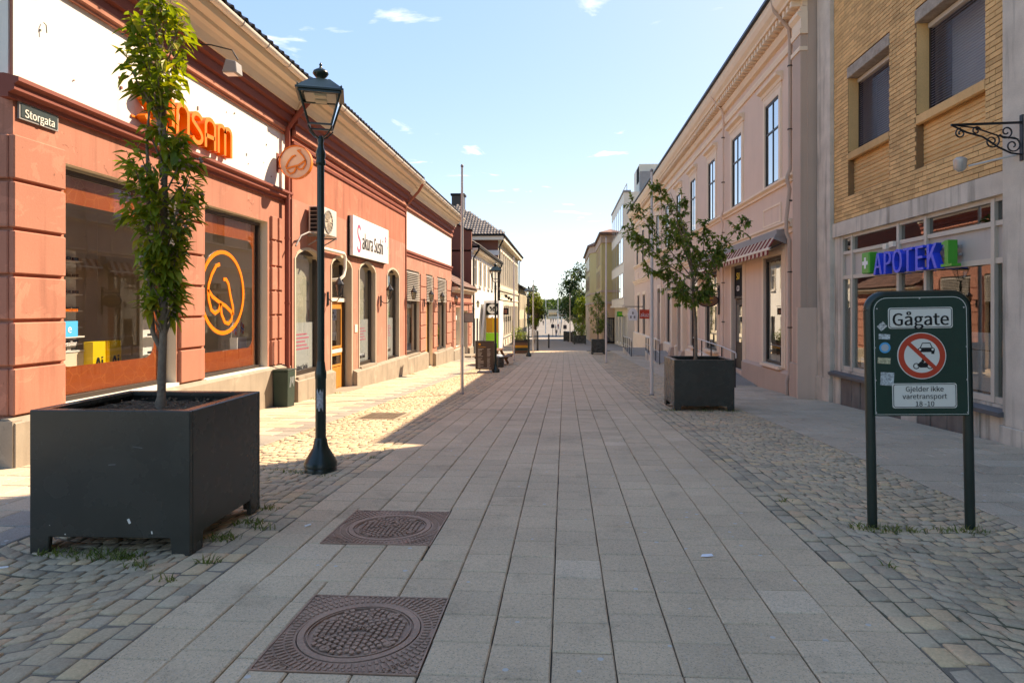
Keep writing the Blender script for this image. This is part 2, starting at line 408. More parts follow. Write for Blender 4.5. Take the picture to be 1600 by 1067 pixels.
M['amber'] = PM('amber_panel', (.62, .28, .02), .5, .05, 2, 0, 50, 0, 60, .4)
M['cyan'] = PM('cyan_sticker', (.02, .35, .62), .5, .02, 2, 0, 50, 0, 60, .4)
M['grey'] = PM('mid_grey_paint', (.25, .24, .23), .6, .08, 3, .03, 50, .05, 60, .4)
M['acwhite'] = PM('weathered_white_metal', (.62, .57, .50), .5, .06, 3, .03, 50, .03, 60, .4)
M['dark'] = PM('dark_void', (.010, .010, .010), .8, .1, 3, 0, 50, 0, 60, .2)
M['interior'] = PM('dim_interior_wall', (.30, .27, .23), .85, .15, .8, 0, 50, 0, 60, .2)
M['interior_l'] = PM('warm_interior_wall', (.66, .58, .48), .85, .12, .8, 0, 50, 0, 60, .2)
M['curtain'] = PM('white_curtain', (.74, .74, .74), .9, .05, 2, 0, 50, .0, 60, .2)
M['shade'] = PM('pale_roller_shade', (.40, .40, .33), .9, .06, 2, 0, 50, .0, 60, .2)
M['film'] = PM('frosted_film', (.42, .46, .47), .6, .04, 2, 0, 50, 0, 60, .4)
M['menu'] = PM('brown_chalkboard', (.075, .052, .038), .6, .12, 5, .05, 50, .05, 60, .3)
M['chalk'] = PM('chalk_lines', (.50, .45, .38), .8, .1, 30, 0, 50, 0, 60, .2)
M['rednails'] = PM('red_plastic', (.5, .03, .02), .5, .05, 3, 0, 50, 0, 60, .4)
M['yellowwall'] = PM('pale_yellow_render', (.52, .42, .20), .85, .05, .9, .02, 50, .1, 90, .25, streak=.12)
M['creamwall'] = PM('cream_render', (.62, .56, .44), .85, .05, .9, .02, 50, .1, 90, .25, streak=.12)
M['beigewall'] = PM('beige_render', (.54, .47, .34), .85, .05, .9, .02, 50, .1, 90, .25, streak=.12)
M['brownwall'] = PM('brown_gable_render', (.20, .082, .055), .9, .07, .9, .03, 50, .15, 90, .2)
M['peach'] = PM('peach_render', (.62, .40, .24), .85, .05, .9, .02, 50, .1, 90, .25)
M['panelwhite'] = PM('white_facade_panel', (.66, .58, .46), .5, .05, .9, .02, 50, 0, 90, .4)
M['mullgrey'] = PM('grey_mullion', (.45, .43, .40), .5, .05, 2, .02, 50, 0, 90, .4)
def wood_mat(name, col, rough=.5):
    t = NT(name); n1 = t.noise(t.pos((14, 14, 1.2)), 2.0, 5, .6)
    c = t.scale(col, t.math('ADD', .55, t.math('MULTIPLY', n1, .9)))
    return t.end(c, rough, 0, .35, t.bump(n1, .2, .004))
M['orangewood'] = wood_mat('varnished_orange_wood', (.50, .215, .045), .4)
M['brownwood'] = wood_mat('weathered_brown_wood', (.17, .085, .045), .7)
M['ochrewood'] = wood_mat('ochre_door_wood', (.45, .26, .08), .45)
def glass_mat(name, tint, ior=1.55, add=.03, gain=1.6):
    t = NT(name)
    ge = t.n('NewGeometry'); f0 = ((ior - 1) / (ior + 1)) ** 2
    cs = t.math('ABSOLUTE', t.n('VectorMath', {0: ge.outputs['Incoming'], 1: ge.outputs['Normal']}, operation='DOT_PRODUCT').outputs['Value'])
    fr = t.math('ADD', f0, t.math('MULTIPLY', 1 - f0, t.math('POWER', t.math('SUBTRACT', 1.0, cs), 5.0)))
    f = t.math('MINIMUM', t.math('ADD', t.math('MULTIPLY', fr, gain), add), 1.0)
    tr = t.n('BsdfTransparent', {'Color': (*tint, 1)}).outputs[0]
    nb = t.bump(t.noise(t.pos(), .9, 2), .03, .02)
    gl = t.n('BsdfGlossy', {'Color': (.95, .95, .95, 1), 'Roughness': .012, 'Normal': nb}).outputs[0]
    mx = t.n('MixShader', {0: f, 1: tr, 2: gl}).outputs[0]
    t.t.links.new(mx, t.out.inputs[0]); return t.m
M['glass'] = glass_mat('window_glass', (.80, .82, .80))
M['glass_shop'] = glass_mat('shop_window_glass', (.86, .87, .85), 1.55, .03)
M['glass_dull'] = glass_mat('dull_window_glass', (.75, .76, .75), 1.45, .0, .7)
M['glass_sky'] = glass_mat('bright_window_glass', (.5, .52, .53), 1.9, .30)
M['glass_mirror'] = glass_mat('reflective_window_glass', (.45, .47, .48), 2.0, .10)
def film_orange():
    t = NT('orange_patterned_film'); p = t.pos()
    v = t.n('TexVoronoi', {'Vector': p, 'Scale': 5.5}, feature='DISTANCE_TO_EDGE').outputs['Distance']
    c = t.mix(t.math('LESS_THAN', v, .022), (.32, .060, .006), (.42, .115, .025))
    return t.end(t.scale(c, t.math('ADD', .8, t.math('MULTIPLY', t.noise(p, 2, 3), .4))), .35, 0, .5)
M['orangefilm'] = film_orange()
def leaf_mat(name, stops, transl=.35, rough=.45):
    t = NT(name); c = t.ramp(t.island(), stops)
    c = t.scale(c, t.math('ADD', .8, t.math('MULTIPLY', t.noise(t.pos(), 9, 2), .4)))
    d = t.n('BsdfPrincipled', {'Base Color': c, 'Roughness': rough, 'Specular IOR Level': .4}).outputs[0]
    c2 = t.mix(1.0, c, (1.35, 1.25, .55), 'MULTIPLY')
    tr = t.n('BsdfTranslucent', {'Color': c2}).outputs[0]
    t.t.links.new(t.n('MixShader', {0: transl, 1: d, 2: tr}).outputs[0], t.out.inputs[0]); return t.m
M['leaf_cherry'] = leaf_mat('cherry_leaf', [(0, (.10, .155, .018)), (.4, (.19, .26, .024)), (.75, (.29, .345, .03)), (1, (.40, .34, .05))], .45)
M['leaf_dark'] = leaf_mat('elm_leaf', [(0, (.08, .14, .028)), (.6, (.15, .23, .042)), (1, (.25, .31, .06))], .45)
M['leaf_far'] = leaf_mat('far_tree_leaf', [(0, (.018, .042, .012)), (.5, (.035, .075, .018)), (1, (.07, .12, .025))], .25, .6)
M['leaf_lime'] = leaf_mat('lime_green_leaf', [(0, (.09, .15, .012)), (.5, (.16, .22, .02)), (1, (.24, .28, .03))], .35)
M['leaf_red'] = leaf_mat('purple_leaf', [(0, (.035, .022, .018)), (.5, (.055, .05, .02)), (1, (.09, .08, .03))], .25)
M['grass'] = leaf_mat('grass_blade', [(0, (.08, .12, .02)), (.6, (.14, .19, .03)), (1, (.26, .24, .09))], .3, .6)
M['blossom'] = PM('faded_blossom', (.46, .30, .26), .8, .2, 20, .1, 90, 0, 60, .2)
M['skin'] = PM('skin', (.50, .30, .22), .6, .05, 3, 0, 50, 0, 60, .3)
M['cloth_dark'] = PM('dark_cloth', (.03, .03, .035), .9, .1, 6, .05, 50, .1, 60, .2)
M['cloth_blue'] = PM('denim_cloth', (.05, .07, .13), .9, .1, 6, .05, 50, .1, 60, .2)
M['cloth_red'] = PM('dull_red_cloth', (.20, .05, .04), .9, .1, 6, .05, 50, .1, 60, .2)
M['cloth_light'] = PM('pale_cloth', (.42, .40, .36), .9, .1, 6, .05, 50, .1, 60, .2)
M['hair'] = PM('brown_hair', (.05, .03, .02), .7, .1, 6, .05, 50, 0, 60, .3)
def awning_mat():
    t = NT('striped_awning_cloth'); y = t.n('SeparateXYZ', {0: t.pos()}).outputs[1]
    s_ = t.math('FRACT', t.math('MULTIPLY', y, 2.6))
    c = t.mix(t.math('GREATER_THAN', s_, .5), (.20, .018, .015), (.56, .42, .30))
    return t.end(t.scale(c, t.math('ADD', .8, t.math('MULTIPLY', t.noise(t.pos(), 4, 4), .4))), .9, 0, .15)
M['awning'] = awning_mat()
# ================================================================ THE SETTING: ground, paving
def sheet(name, m, x0, x1, ys, dz, nx=1):
    mb = MB(); xs = [x0 + (x1 - x0) * i / nx for i in range(nx + 1)]
    v = [(x, y, g(y) + dz) for y in ys for x in xs]; w = nx + 1
    f = [(j * w + i, j * w + i + 1, (j + 1) * w + i + 1, (j + 1) * w + i) for j in range(len(ys) - 1) for i in range(nx)]
    mb.mesh(v, f); return mb.build(name, m, smooth=True, kind='structure')
fr = lambda a, b, s: [a + s * i for i in range(int(round((b - a) / s)) + 1)]
M['land'] = PM('distant_land', (.10, .105, .06), .95, .2, .02, .05, 1, 0, 10, .1)
M['farpave'] = PM('pale_far_paving', (.26, .225, .185), .9, .10, .4, .06, 4, 0, 10, .2)
M['deck'] = PM('pale_bridge_paving', (.20, .18, .155), .9, .12, .2, .05, 2, 0, 10, .2)
sheet('ground', M['land'], -1500, 1500, [-60, -30, -10] + fr(0, 60, 2) + [75, 90, 105, 125, 142, 155, 165, 200, 250, 400, 900, 2800], -.06)
sheet('street_bed', M['joint'], -13, 7.5, fr(-6, 52, 1), -.017)
sheet('sett_bed_left', M['sett_bed'], -3.97, -2.165, fr(-2, 50, 1), -.007)
sheet('sett_bed_right', M['sett_bed'], 1.741, 3.55, fr(-2, 50, 1), -.007)
sheet('road', M['farpave'], -6.6, 6.4, fr(51.6, 141.6, 3), -.004)
sheet('cross_street', M['asphalt'], -60, -13, fr(-6, 6, 1), -.02)
sheet('bridge_road', M['deck'], -11, 4.2, fr(141.5, 300, 5), -.002)

# ---- street paving: 13 columns of square concrete pavers
paving = thing('street_paving', 'grey concrete pavers laid in long columns down the street', None); del paving['label']
paving['kind'] = 'structure'
PX0, PW, PC = -2.162, .30, 13
HOLES = [(-1.452, -.664, 2.905, 3.71), (-1.752, -.952, 4.57, 5.385)]
def chamfer_block(w, l, d=.05, ch=.007):
    a, b = w / 2, l / 2; vs_ = []
    for z, i in ((-d, 0), (-ch, 0), (0, ch)):
        vs_ += [(-a + i, -b + i, z), (a - i, -b + i, z), (a - i, b - i, z), (-a + i, b - i, z)]
    fs_ = [(8, 9, 10, 11)] + [(4 * k + i, 4 * k + (i + 1) % 4, 4 * k + 4 + (i + 1) % 4, 4 * k + 4 + i) for k in (0, 1) for i in range(4)]
    return vs_, fs_
def clip_rects(r, holes):
    out = [r]
    for (hx0, hx1, hy0, hy1) in holes:
        nxt = []
        for (a, b, c, d) in out:
            if b <= hx0 or a >= hx1 or d <= hy0 or c >= hy1: nxt.append((a, b, c, d)); continue
            for q in ((a, min(b, hx0), c, d), (max(a, hx1), b, c, d), (max(a, hx0), min(b, hx1), c, hy0), (max(a, hx0), min(b, hx1), hy1, d)):
                if q[1] - q[0] > .035 and q[3] - q[2] > .035: nxt.append(q)
        out = nxt
    return out
rng = random.Random(3)
cells = []
for k in range(PC):
    y = 0.5 + rng.uniform(0, .3)
    while y < 51.4:
        L_ = .30
        if abs(y - 13.0) < .16 : y = 13.0
        for (a, b, c, d) in clip_rects((PX0 + k * PW, PX0 + (k + 1) * PW, y, y + L_), HOLES):
            cells.append((a, b, c, d))
        y += L_
vis = sorted([c for c in cells if c[3] > 2.75], key=lambda c: c[2])
near, rest = vis[:300], vis[300:] + [c for c in cells if c[3] <= 2.75]
PMESH = {}
def block_mesh(name, m, w, l, d, ch):
    key = (name, round(w, 3), round(l, 3))
    if key not in PMESH:
        mb = MB(); mb.mesh(*chamfer_block(w, l, d, ch)); PMESH[key] = mb.data(name, m)
    return PMESH[key]
def lay(parent, name, m, near, rest, gx, gy, jit, ch=.007, top=0.0, seed=1):
    r_ = random.Random(seed)
    for (a, b, c, d) in near:
        yc = (c + d) / 2
        o = piece(name, block_mesh(name, m, b - a - gx, d - c - gy, .05, ch), parent, ((a + b) / 2 + r_.uniform(-.0015, .0015), yc, g(yc) + top + r_.uniform(-jit, jit)), r_.uniform(-.006, .006) + (math.pi if r_.random() < .5 else 0))
        o.rotation_euler.x = math.atan(slope(yc)) * (1 if abs(o.rotation_euler.z) < 1 else -1) + r_.uniform(-jit, jit) * 1.2
        o.rotation_euler.y = r_.uniform(-jit, jit) * 1.2
    if rest:
        mb = MB()
        for (a, b, c, d) in rest:
            vs_, fs_ = chamfer_block(b - a - gx, d - c - gy, .03, ch); xc, yc = (a + b) / 2, (c + d) / 2; z0 = g(yc) + top + r_.uniform(-jit, jit); sl = slope(yc); tx = r_.uniform(-jit, jit)
            mb.mesh([(x + xc, y + yc, z + z0 + y * sl + x * tx) for x, y, z in vs_], fs_)
        mb.build(name + '_field', m, parent, kind='stuff')
lay(paving, 'paver', M['paver'], near, rest, .0065, .005, .0025, seed=4)

# ---- footways of larger slabs on both sides
def slabs(parent, x0, x1, y0, y1, row, w, seed, nmax, ymin):
    r_ = random.Random(seed); cs = []; y = y0; k = 0
    while y < y1:
        x = x0 - (w / 2 if k % 2 else 0)
        while x < x1:
            a, b = max(x, x0), min(x + w, x1)
            if b - a > .08: cs.append((a, b, y, y + row))
            x += w
        y += row; k += 1
    return cs
fw_r = thing('pavement_right', '', None); del fw_r['label']; fw_r['kind'] = 'structure'
cs = slabs(fw_r, 3.55, 6.0, -2, 51, .40, .62, 1, 300, 4)
v_ = sorted([c for c in cs if c[3] > 3.3 and not (c[2] < 4.6 and c[0] > 3.9)], key=lambda c: c[2]); vset = set(v_[:300])
lay(fw_r, 'slab', M['slab_shade'], v_[:300], [c for c in cs if c not in vset], .012, .012, .003, seed=11)
fw_l = thing('pavement_left', '', None); del fw_l['label']; fw_l['kind'] = 'structure'
cs = slabs(fw_l, -6.1, -3.97, -2, 51, .40, .62, 2, 300, 4) + slabs(fw_l, -12.7, -6.1, -2, 6.75, .40, .62, 5, 300, 4)
v_ = sorted([c for c in cs if c[3] > 4.4 and c[0] > -6.9], key=lambda c: c[2]); vset = set(v_[:300])
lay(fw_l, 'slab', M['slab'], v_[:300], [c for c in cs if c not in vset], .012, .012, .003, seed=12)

# ---- bands of granite setts: straight border rows, then segmental arcs
def setts(name, x_in, x_out, seed, skip):
    """x_in = edge against the paving, x_out = edge against the slabs"""
    r_ = random.Random(seed); s = 1 if x_out > x_in else -1; W = abs(x_out - x_in); out = []
    jj = lambda a: r_.uniform(-a, a)
    gp = .006
    for c in range(3):                                   # border
        y = -1 + r_.uniform(0, .2); w = .128
        while y < 50:
            l = r_.uniform(.13, .21); u0, u1 = c * w + gp, (c + 1) * w - gp
            out.append([(u0 + jj(.006), y + gp + jj(.005)), (u1 + jj(.006), y + gp + jj(.005)), (u1 + jj(.006), y + l - gp + jj(.005)), (u0 + jj(.006), y + l - gp + jj(.005))]); y += l
    b0 = 3 * .128; Wa = W - b0; h = .102; A = .22
    for k in range(int(-2 / h), int(50 / h)):
        us = [0.0]; first = r_.uniform(.06, .15)
        u = first
        while u < Wa - .05: us.append(u); u += r_.uniform(.085, .14)
        us.append(Wa)
        yb = lambda q: k * h - A * 4 * (q / Wa) * (1 - q / Wa) + .008 * math.sin(k * 1.7 + q * 9)
        for a, b in zip(us, us[1:]):
            if b - a < .05: continue
            out.append([(b0 + a + gp + jj(.007), yb(a) + gp + jj(.006)), (b0 + b - gp + jj(.007), yb(b) + gp + jj(.006)), (b0 + b - gp + jj(.007), yb(b) + h - gp + jj(.006)), (b0 + a + gp + jj(.007), yb(a) + h - gp + jj(.006))])
    qs = []
    for q in out:
        q = [(x_in + s * u, y) for u, y in q]
        if s < 0: q = q[::-1]
        cx = sum(p[0] for p in q) / 4; cy_ = sum(p[1] for p in q) / 4
        if cy_ < -1 or any(a < cx < b and c < cy_ < d for a, b, c, d in skip): continue
        qs.append((cx, cy_, q))
    return qs
def sett_geo(cx, cy_, q, r_):
    z = r_.uniform(-.006, .005); tx, ty = r_.uniform(-.05, .05), r_.uniform(-.05, .05); vs_ = []
    sl = slope(cy_)
    for dz, k in ((-.04, 1.0), (-.007, 1.0), (-.001, .93), (.003, .72)):
        for x, y in q:
            dx, dy = (x - cx) * k, (y - cy_) * k
            vs_.append((cx + dx, cy_ + dy, g(cy_) + dy * sl + dz + z + dx * tx + dy * ty))
    fs_ = [(12, 13, 14, 15)] + [(4 * k + i, 4 * k + (i + 1) % 4, 4 * k + 4 + (i + 1) % 4, 4 * k + 4 + i) for k in (0, 1, 2) for i in range(4)]
    return vs_, fs_
def lay_setts(name, x_in, x_out, seed, skip, seen):
    par = thing(name, '', None); del par['label']; par['kind'] = 'structure'
    qs = setts(name, x_in, x_out, seed, skip); r_ = random.Random(seed + 50)
    vis = sorted([q for q in qs if seen(q)], key=lambda q: q[1] ** 2 + q[0] ** 2)
    near = set(id(q) for q in vis[:300]); mb = MB()
    for q in qs:
        vs_, fs_ = sett_geo(*q, r_)
        if id(q) in near:
            m1 = MB(); m1.mesh(vs_, fs_)
            me = m1.data('sett', M['sett'], smooth=True, off=(q[0], q[1], g(q[1])))
            piece('sett', me, par, (q[0], q[1], g(q[1])))
        else: mb.mesh(vs_, fs_)
    mb.build('sett_field', M['sett'], par, kind='stuff', smooth=True)
    return par
GRATE = (-3.72, -2.92, 11.1, 12.2)
lay_setts('sett_band_left', -2.166, -3.965, 21, [GRATE], lambda q: q[1] > 2.9 and q[0] > -.885 * q[1] + .05)
lay_setts('sett_band_right', 1.742, 3.545, 22, [], lambda q: q[1] > 2.9 and q[0] < .72 * q[1])

# ---- cast iron covers
def iron_cover(label, x0, x1, y0, y1, grate=False):
    xc, yc = (x0 + x1) / 2, (y0 + y1) / 2; hw = (x1 - x0) / 2; hl = (y1 - y0) / 2
    t = thing('manhole_cover', label, 'manhole cover', (xc, yc, g(yc)))
    t.rotation_euler.x = math.atan(slope(yc))
    ORIG[t.name] = Vector((0, 0, 0))
    z0 = .0
    mb = MB()
    # square frame with a round hole: ring of quads
    n = 64; Rr = hw * .80
    def sq(a):
        c, s_ = math.cos(a), math.sin(a); k = 1 / max(abs(c), abs(s_)); return (hw * c * k, hl * s_ * k)
    vs_, fs_ = [], []
    for i in range(n):
        a = 2 * math.pi * (i + .5) / n
        vs_ += [(Rr * math.cos(a), Rr * math.sin(a), z0 - .004), (*sq(a), z0 - .004), (*sq(a), z0 - .05), (Rr * math.cos(a), Rr * math.sin(a), z0 - .03)]
    for i in range(n):
        j = (i + 1) % n
        fs_ += [(4 * i, 4 * i + 1, 4 * j + 1, 4 * j), (4 * i + 1, 4 * i + 2, 4 * j + 2, 4 * j + 1), (4 * i, 4 * j, 4 * j + 3, 4 * i + 3)]
    mb.mesh(vs_, fs_)
    e = .008
    for a, b, c, d in ((-hw, hw, -hl, -hl + e), (-hw, hw, hl - e, hl), (-hw, -hw + e, -hl + e, hl - e), (hw - e, hw, -hl + e, hl - e)): mb.box(a, b, c, d, z0 - .01, z0 + .002)
    fr_ = mb.build('frame', M['castiron'], t)
    # ribs on the frame: two rings of short bars
    mb = MB()
    def bar2(p, q, w, h=.006):
        d = Vector((q[0] - p[0], q[1] - p[1])); L_ = d.length; d.normalize(); nn = Vector((-d.y, d.x)) * w / 2
        P = [Vector(p) + nn, Vector(p) - nn, Vector(q) - nn, Vector(q) + nn]
        mb.mesh([(x, y, z0 - .006) for x, y in P] + [((x + (p[0] + q[0]) / 2 * .25) / 1.25 if 0 else x, y, z0 - .004 + h) for x, y in P], [(4, 5, 6, 7), (0, 1, 5, 4), (1, 2, 6, 5), (2, 3, 7, 6), (3, 0, 4, 7)])
    for r0, r1 in ((.835, .925), (.95, 1.06), (1.09, 1.2), (1.23, 1.34)):
        cnt = int(2 * math.pi * (r0 + r1) / 2 * hw / .030)
        for i in range(cnt):
            a = 2 * math.pi * i / cnt; c, s_ = math.cos(a), math.sin(a)
            k = min(1 / max(abs(c), 1e-6), hl / hw / max(abs(s_), 1e-6)) * .965
            if r0 >= k: continue
            q = min(r1, k)
            if q - r0 < .02: continue
            bar2((r0 * hw * c, r0 * hw * s_), (q * hw * c, q * hw * s_), .014)
    mb.build('rib_ring', M['castiron'], fr_)
    # lid
    ld = MB().lathe([(0.001, -.012), (Rr - .02, -.012), (Rr - .012, -.012), (Rr - .01, -.03)], 48, 0, 0, z0)
    lid = ld.build('lid', M['castiron'], t)
    mb = MB(); n = 72
    for ra, rb, h in ((.70, .785, .0), (.655, .668, .0)):
        vs_, fs_ = [], []
        for i in range(n):
            a = 2 * math.pi * i / n; c, s_ = math.cos(a), math.sin(a)
            vs_ += [(ra * hw * c, ra * hw * s_, z0 - .012), (ra * hw * c, ra * hw * s_, z0 - .001), (rb * hw * c, rb * hw * s_, z0 - .001), (rb * hw * c, rb * hw * s_, z0 - .02)]
        for i in range(n):
            j = (i + 1) % n
            for k in range(3): fs_.append((4 * i + k, 4 * j + k, 4 * j + k + 1, 4 * i + k + 1))
        mb.mesh(vs_, fs_)
    mb.build('rim', M['castiron'], lid)
    mb = MB(); Rm = hw * .645
    # fans of stud blocks radiating from three points on the rim
    cs_ = [(.0, -.60), (-.42, .45), (.46, .42)]
    for ci, (u, v) in enumerate(cs_):
        u *= hw; v *= hw; k = 1; sp = .034
        while k * sp < hw * 1.15:
            r0 = k * sp; cnt = max(6, int(2 * math.pi * r0 / .036))
            for i in range(cnt):
                a = 2 * math.pi * (i + .5 * (k % 2)) / cnt; x, y = u + r0 * math.cos(a), v + r0 * math.sin(a)
                if math.hypot(x, y) > Rm - .012: continue
                ds = [math.hypot(x - p * hw, y - q * hw) for p, q in cs_]
                if ds.index(min(ds)) != ci: continue
                c, s_ = math.cos(a), math.sin(a)
                bar2((x - c * .011, y - s_ * .011), (x + c * .011, y + s_ * .011), .022)
            k += 1
    mb.build('stud_pattern', M['castiron'], lid)
    for i in range(4):
        a = math.pi / 4 + i * math.pi / 2 + .2; MB().lathe([(.026, -.012), (.026, .0), (.022, .002), (.001, .002)], 14, .55 * hw * math.cos(a), .55 * hw * math.sin(a), z0 - .003).build('boss', M['castiron'], lid)
    if not grate:
        text('cast_lettering', lid, M['castiron'], 'ULEFOS', .05, (-.28, -.335, .002), (0, 0, R(-38)), .004)
        text('cast_lettering', lid, M['castiron'], 'ULEFOS', .05, (.27, -.335, .002), (0, 0, R(38)), .004)
        text('cast_lettering', lid, M['castiron'], 'D400', .055, (0, .03, .0), (0, 0, 0), .004)
    return t
iron_cover('nearest square cast iron manhole cover with round lid, low in the street', *HOLES[0])
iron_cover('square cast iron manhole cover with round lid, beyond the nearest one, beside black planter', *HOLES[1])
def drain_grate():
    a, b, c, d = GRATE; xc, yc = (a + b) / 2, (c + d) / 2
    t = thing('drain_cover', 'rusty square drain cover with wavy ribs in the sunlit setts by lamp', 'drain cover', (xc, yc, g(yc)))
    t.rotation_euler.x = math.atan(slope(yc)); ORIG[t.name] = Vector((0, 0, 0)); hw, hl = (b - a) / 2, (d - c) / 2
    m = M['grateiron'] = PM('sandy_rusted_iron', (.36, .27, .18), .75, .2, 5, .2, 70, .3, 160, .3)
    mb = MB(); e = .06
    for q in ((-hw, hw, -hl, -hl + e), (-hw, hw, hl - e, hl), (-hw, -hw + e, -hl + e, hl - e), (hw - e, hw, -hl + e, hl - e)): mb.box(*q, -.05, .003)
    mb.build('frame', m, t)
    mb = MB().box(-hw + e, hw - e, -hl + e, hl - e, -.04, -.012); mb.build('plate', m, t)
    for i in range(11):
        y = -hl + .11 + i * (2 * hl - .22) / 10; mb = MB()
        pts = [(-hw + .09 + k * (2 * hw - .18) / 18, y + .028 * math.sin(k * math.pi / 3)) for k in range(19)]
        mb.ribbon(pts, .022, .014, (0, 0, -.0125), (1, 0, 0), (0, 1, 0)); mb.build('rib', m, t)
drain_grate()
# ================================================================ BUILDINGS
class Fac:
    """a street front in the plane x = X; o is the distance out of the wall towards the street"""
    def __init__(s, root, X, sg): s.r, s.X, s.s = root, X, sg; s.rot = ROT_L if sg > 0 else ROT_R
    def x(s, o): return s.X + s.s * o
    def box(s, name, m, y0, y1, z0, z1, o0, o1, parent=None, bev=0, label=None):
        a, b = sorted((s.x(o0), s.x(o1)))
        return MB().box(a, b, y0, y1, z0, z1).build(name, m, parent or s.r, bev=bev, label=label)
    def prof(s, name, m, y0, y1, pts, parent=None, smooth=False):
        return MB().prism([(s.x(o), z) for o, z in pts], 'y', y0, y1).build(name, m, parent or s.r, smooth=smooth)
    def wall(s, name, m, y0, y1, z0, z1, ops, depth=.25, rev=None, parent=None):
        mb = MB(); X = s.X
        ops = [tuple(o) + (0,) * (5 - len(o)) for o in ops]
        ys = sorted({y0, y1, *[o[0] for o in ops], *[o[1] for o in ops]}); zs = sorted({z0, z1, *[o[2] for o in ops], *[o[3] for o in ops]})
        ys = [y for y in ys if y0 <= y <= y1]; zs = [z for z in zs if z0 <= z <= z1]
        for a, b in zip(ys, ys[1:]):
            for c, d in zip(zs, zs[1:]):
                if any(o[0] <= a and b <= o[1] and o[2] <= c and d <= o[3] for o in ops): continue
                mb.poly([(X, a, c), (X, b, c), (X, b, d), (X, a, d)])
        Xi = s.x(-depth)
        for a, b, c, d, ar in ops:
            mi = 1 if rev else 0; zs_ = d - ar
            mb.poly([(X, a, c), (X, a, zs_), (Xi, a, zs_), (Xi, a, c)], mi); mb.poly([(X, b, c), (X, b, zs_), (Xi, b, zs_), (Xi, b, c)], mi)
            mb.poly([(X, a, c), (X, b, c), (Xi, b, c), (Xi, a, c)], mi)
            if not ar: mb.poly([(X, a, d), (X, b, d), (Xi, b, d), (Xi, a, d)], mi)
            else:
                n = 10; P = [(a + (b - a) * i / n, zs_ + ar * math.sin(math.pi * i / n) ** .7) for i in range(n + 1)]
                for p, q in zip(P, P[1:]):
                    mb.poly([(X, p[0], p[1]), (X, q[0], q[1]), (X, q[0], d), (X, p[0], d)])
                    mb.poly([(X, p[0], p[1]), (X, q[0], q[1]), (Xi, q[0], q[1]), (Xi, p[0], p[1])], mi)
        return mb.build(name, [m, rev] if rev else m, parent or s.r, weld=True)
    def win(s, y0, y1, z0, z1, rec, fw, fm, gm, ny=1, zsplit=(), fd=.07, name='window', bar=None, panes=True):
        """frame (the window) with one pane for each light"""
        a, b = sorted((s.x(-rec), s.x(-rec + fd))); mb = MB(); bw = bar or fw * .7
        mb.box(a, b, y0, y1, z0, z0 + fw); mb.box(a, b, y0, y1, z1 - fw, z1); mb.box(a, b, y0, y0 + fw, z0 + fw, z1 - fw); mb.box(a, b, y1 - fw, y1, z0 + fw, z1 - fw)
        zz = [z0 + fw] + list(zsplit) + [z1 - fw]; yy = [y0 + fw + (y1 - y0 - 2 * fw) * i / ny for i in range(ny + 1)]
        for z in zz[1:-1]: mb.box(a + .004, b - .004, y0 + fw, y1 - fw, z - bw / 2, z + bw / 2)
        for y in yy[1:-1]: mb.box(a + .008, b - .008, y - bw / 2, y + bw / 2, z0 + fw, z1 - fw)
        w = mb.build(name, fm, s.r); g_ = s.x(-rec + fd * .5)
        if panes:
            for c, d in zip(zz, zz[1:]):
                for p, q in zip(yy, yy[1:]): MB().poly([(g_, p, c), (g_, q, c), (g_, q, d), (g_, p, d)]).build('pane', gm, w)
        return w
    def room(s, y0, y1, z0, z1, o0, o1, m, name='interior'):
        a, b = s.x(o0), s.x(o1); mb = MB()
        mb.poly([(b, y0, z0), (b, y1, z0), (b, y1, z1), (b, y0, z1)])
        mb.poly([(a, y0, z0), (b, y0, z0), (b, y0, z1), (a, y0, z1)]); mb.poly([(a, y1, z0), (b, y1, z0), (b, y1, z1), (a, y1, z1)])
        mb.poly([(a, y0, z0), (a, y1, z0), (b, y1, z0), (b, y0, z0)]); mb.poly([(a, y0, z1), (a, y1, z1), (b, y1, z1), (b, y0, z1)])
        return mb.build(name, m, s.r)
    def shell(s, m, y0, y1, z0, z1, deep):
        a, b = s.x(-.002), s.x(-deep); mb = MB()
        mb.poly([(a, y0, z0), (b, y0, z0), (b, y0, z1), (a, y0, z1)]); mb.poly([(a, y1, z0), (b, y1, z0), (b, y1, z1), (a, y1, z1)])
        mb.poly([(b, y0, z0), (b, y1, z0), (b, y1, z1), (b, y0, z1)]); mb.poly([(a, y0, z1), (a, y1, z1), (b, y1, z1), (b, y0, z1)])
        return mb.build('side_wall', m, s.r)
    def text(s, m, body, size, y, z, o, **kw):
        return text('lettering', kw.pop('parent', s.r), m, body, size, (s.x(o), y, z), s.rot, **kw)
    def blocks(s, m, y0, y1, zs, out=.05, gap=.035, name='quoin', bev=.012):
        for c, d in zip(zs, zs[1:]): s.box(name, m, y0, y1, c + gap / 2, d - gap / 2, -.02, out, bev=bev)

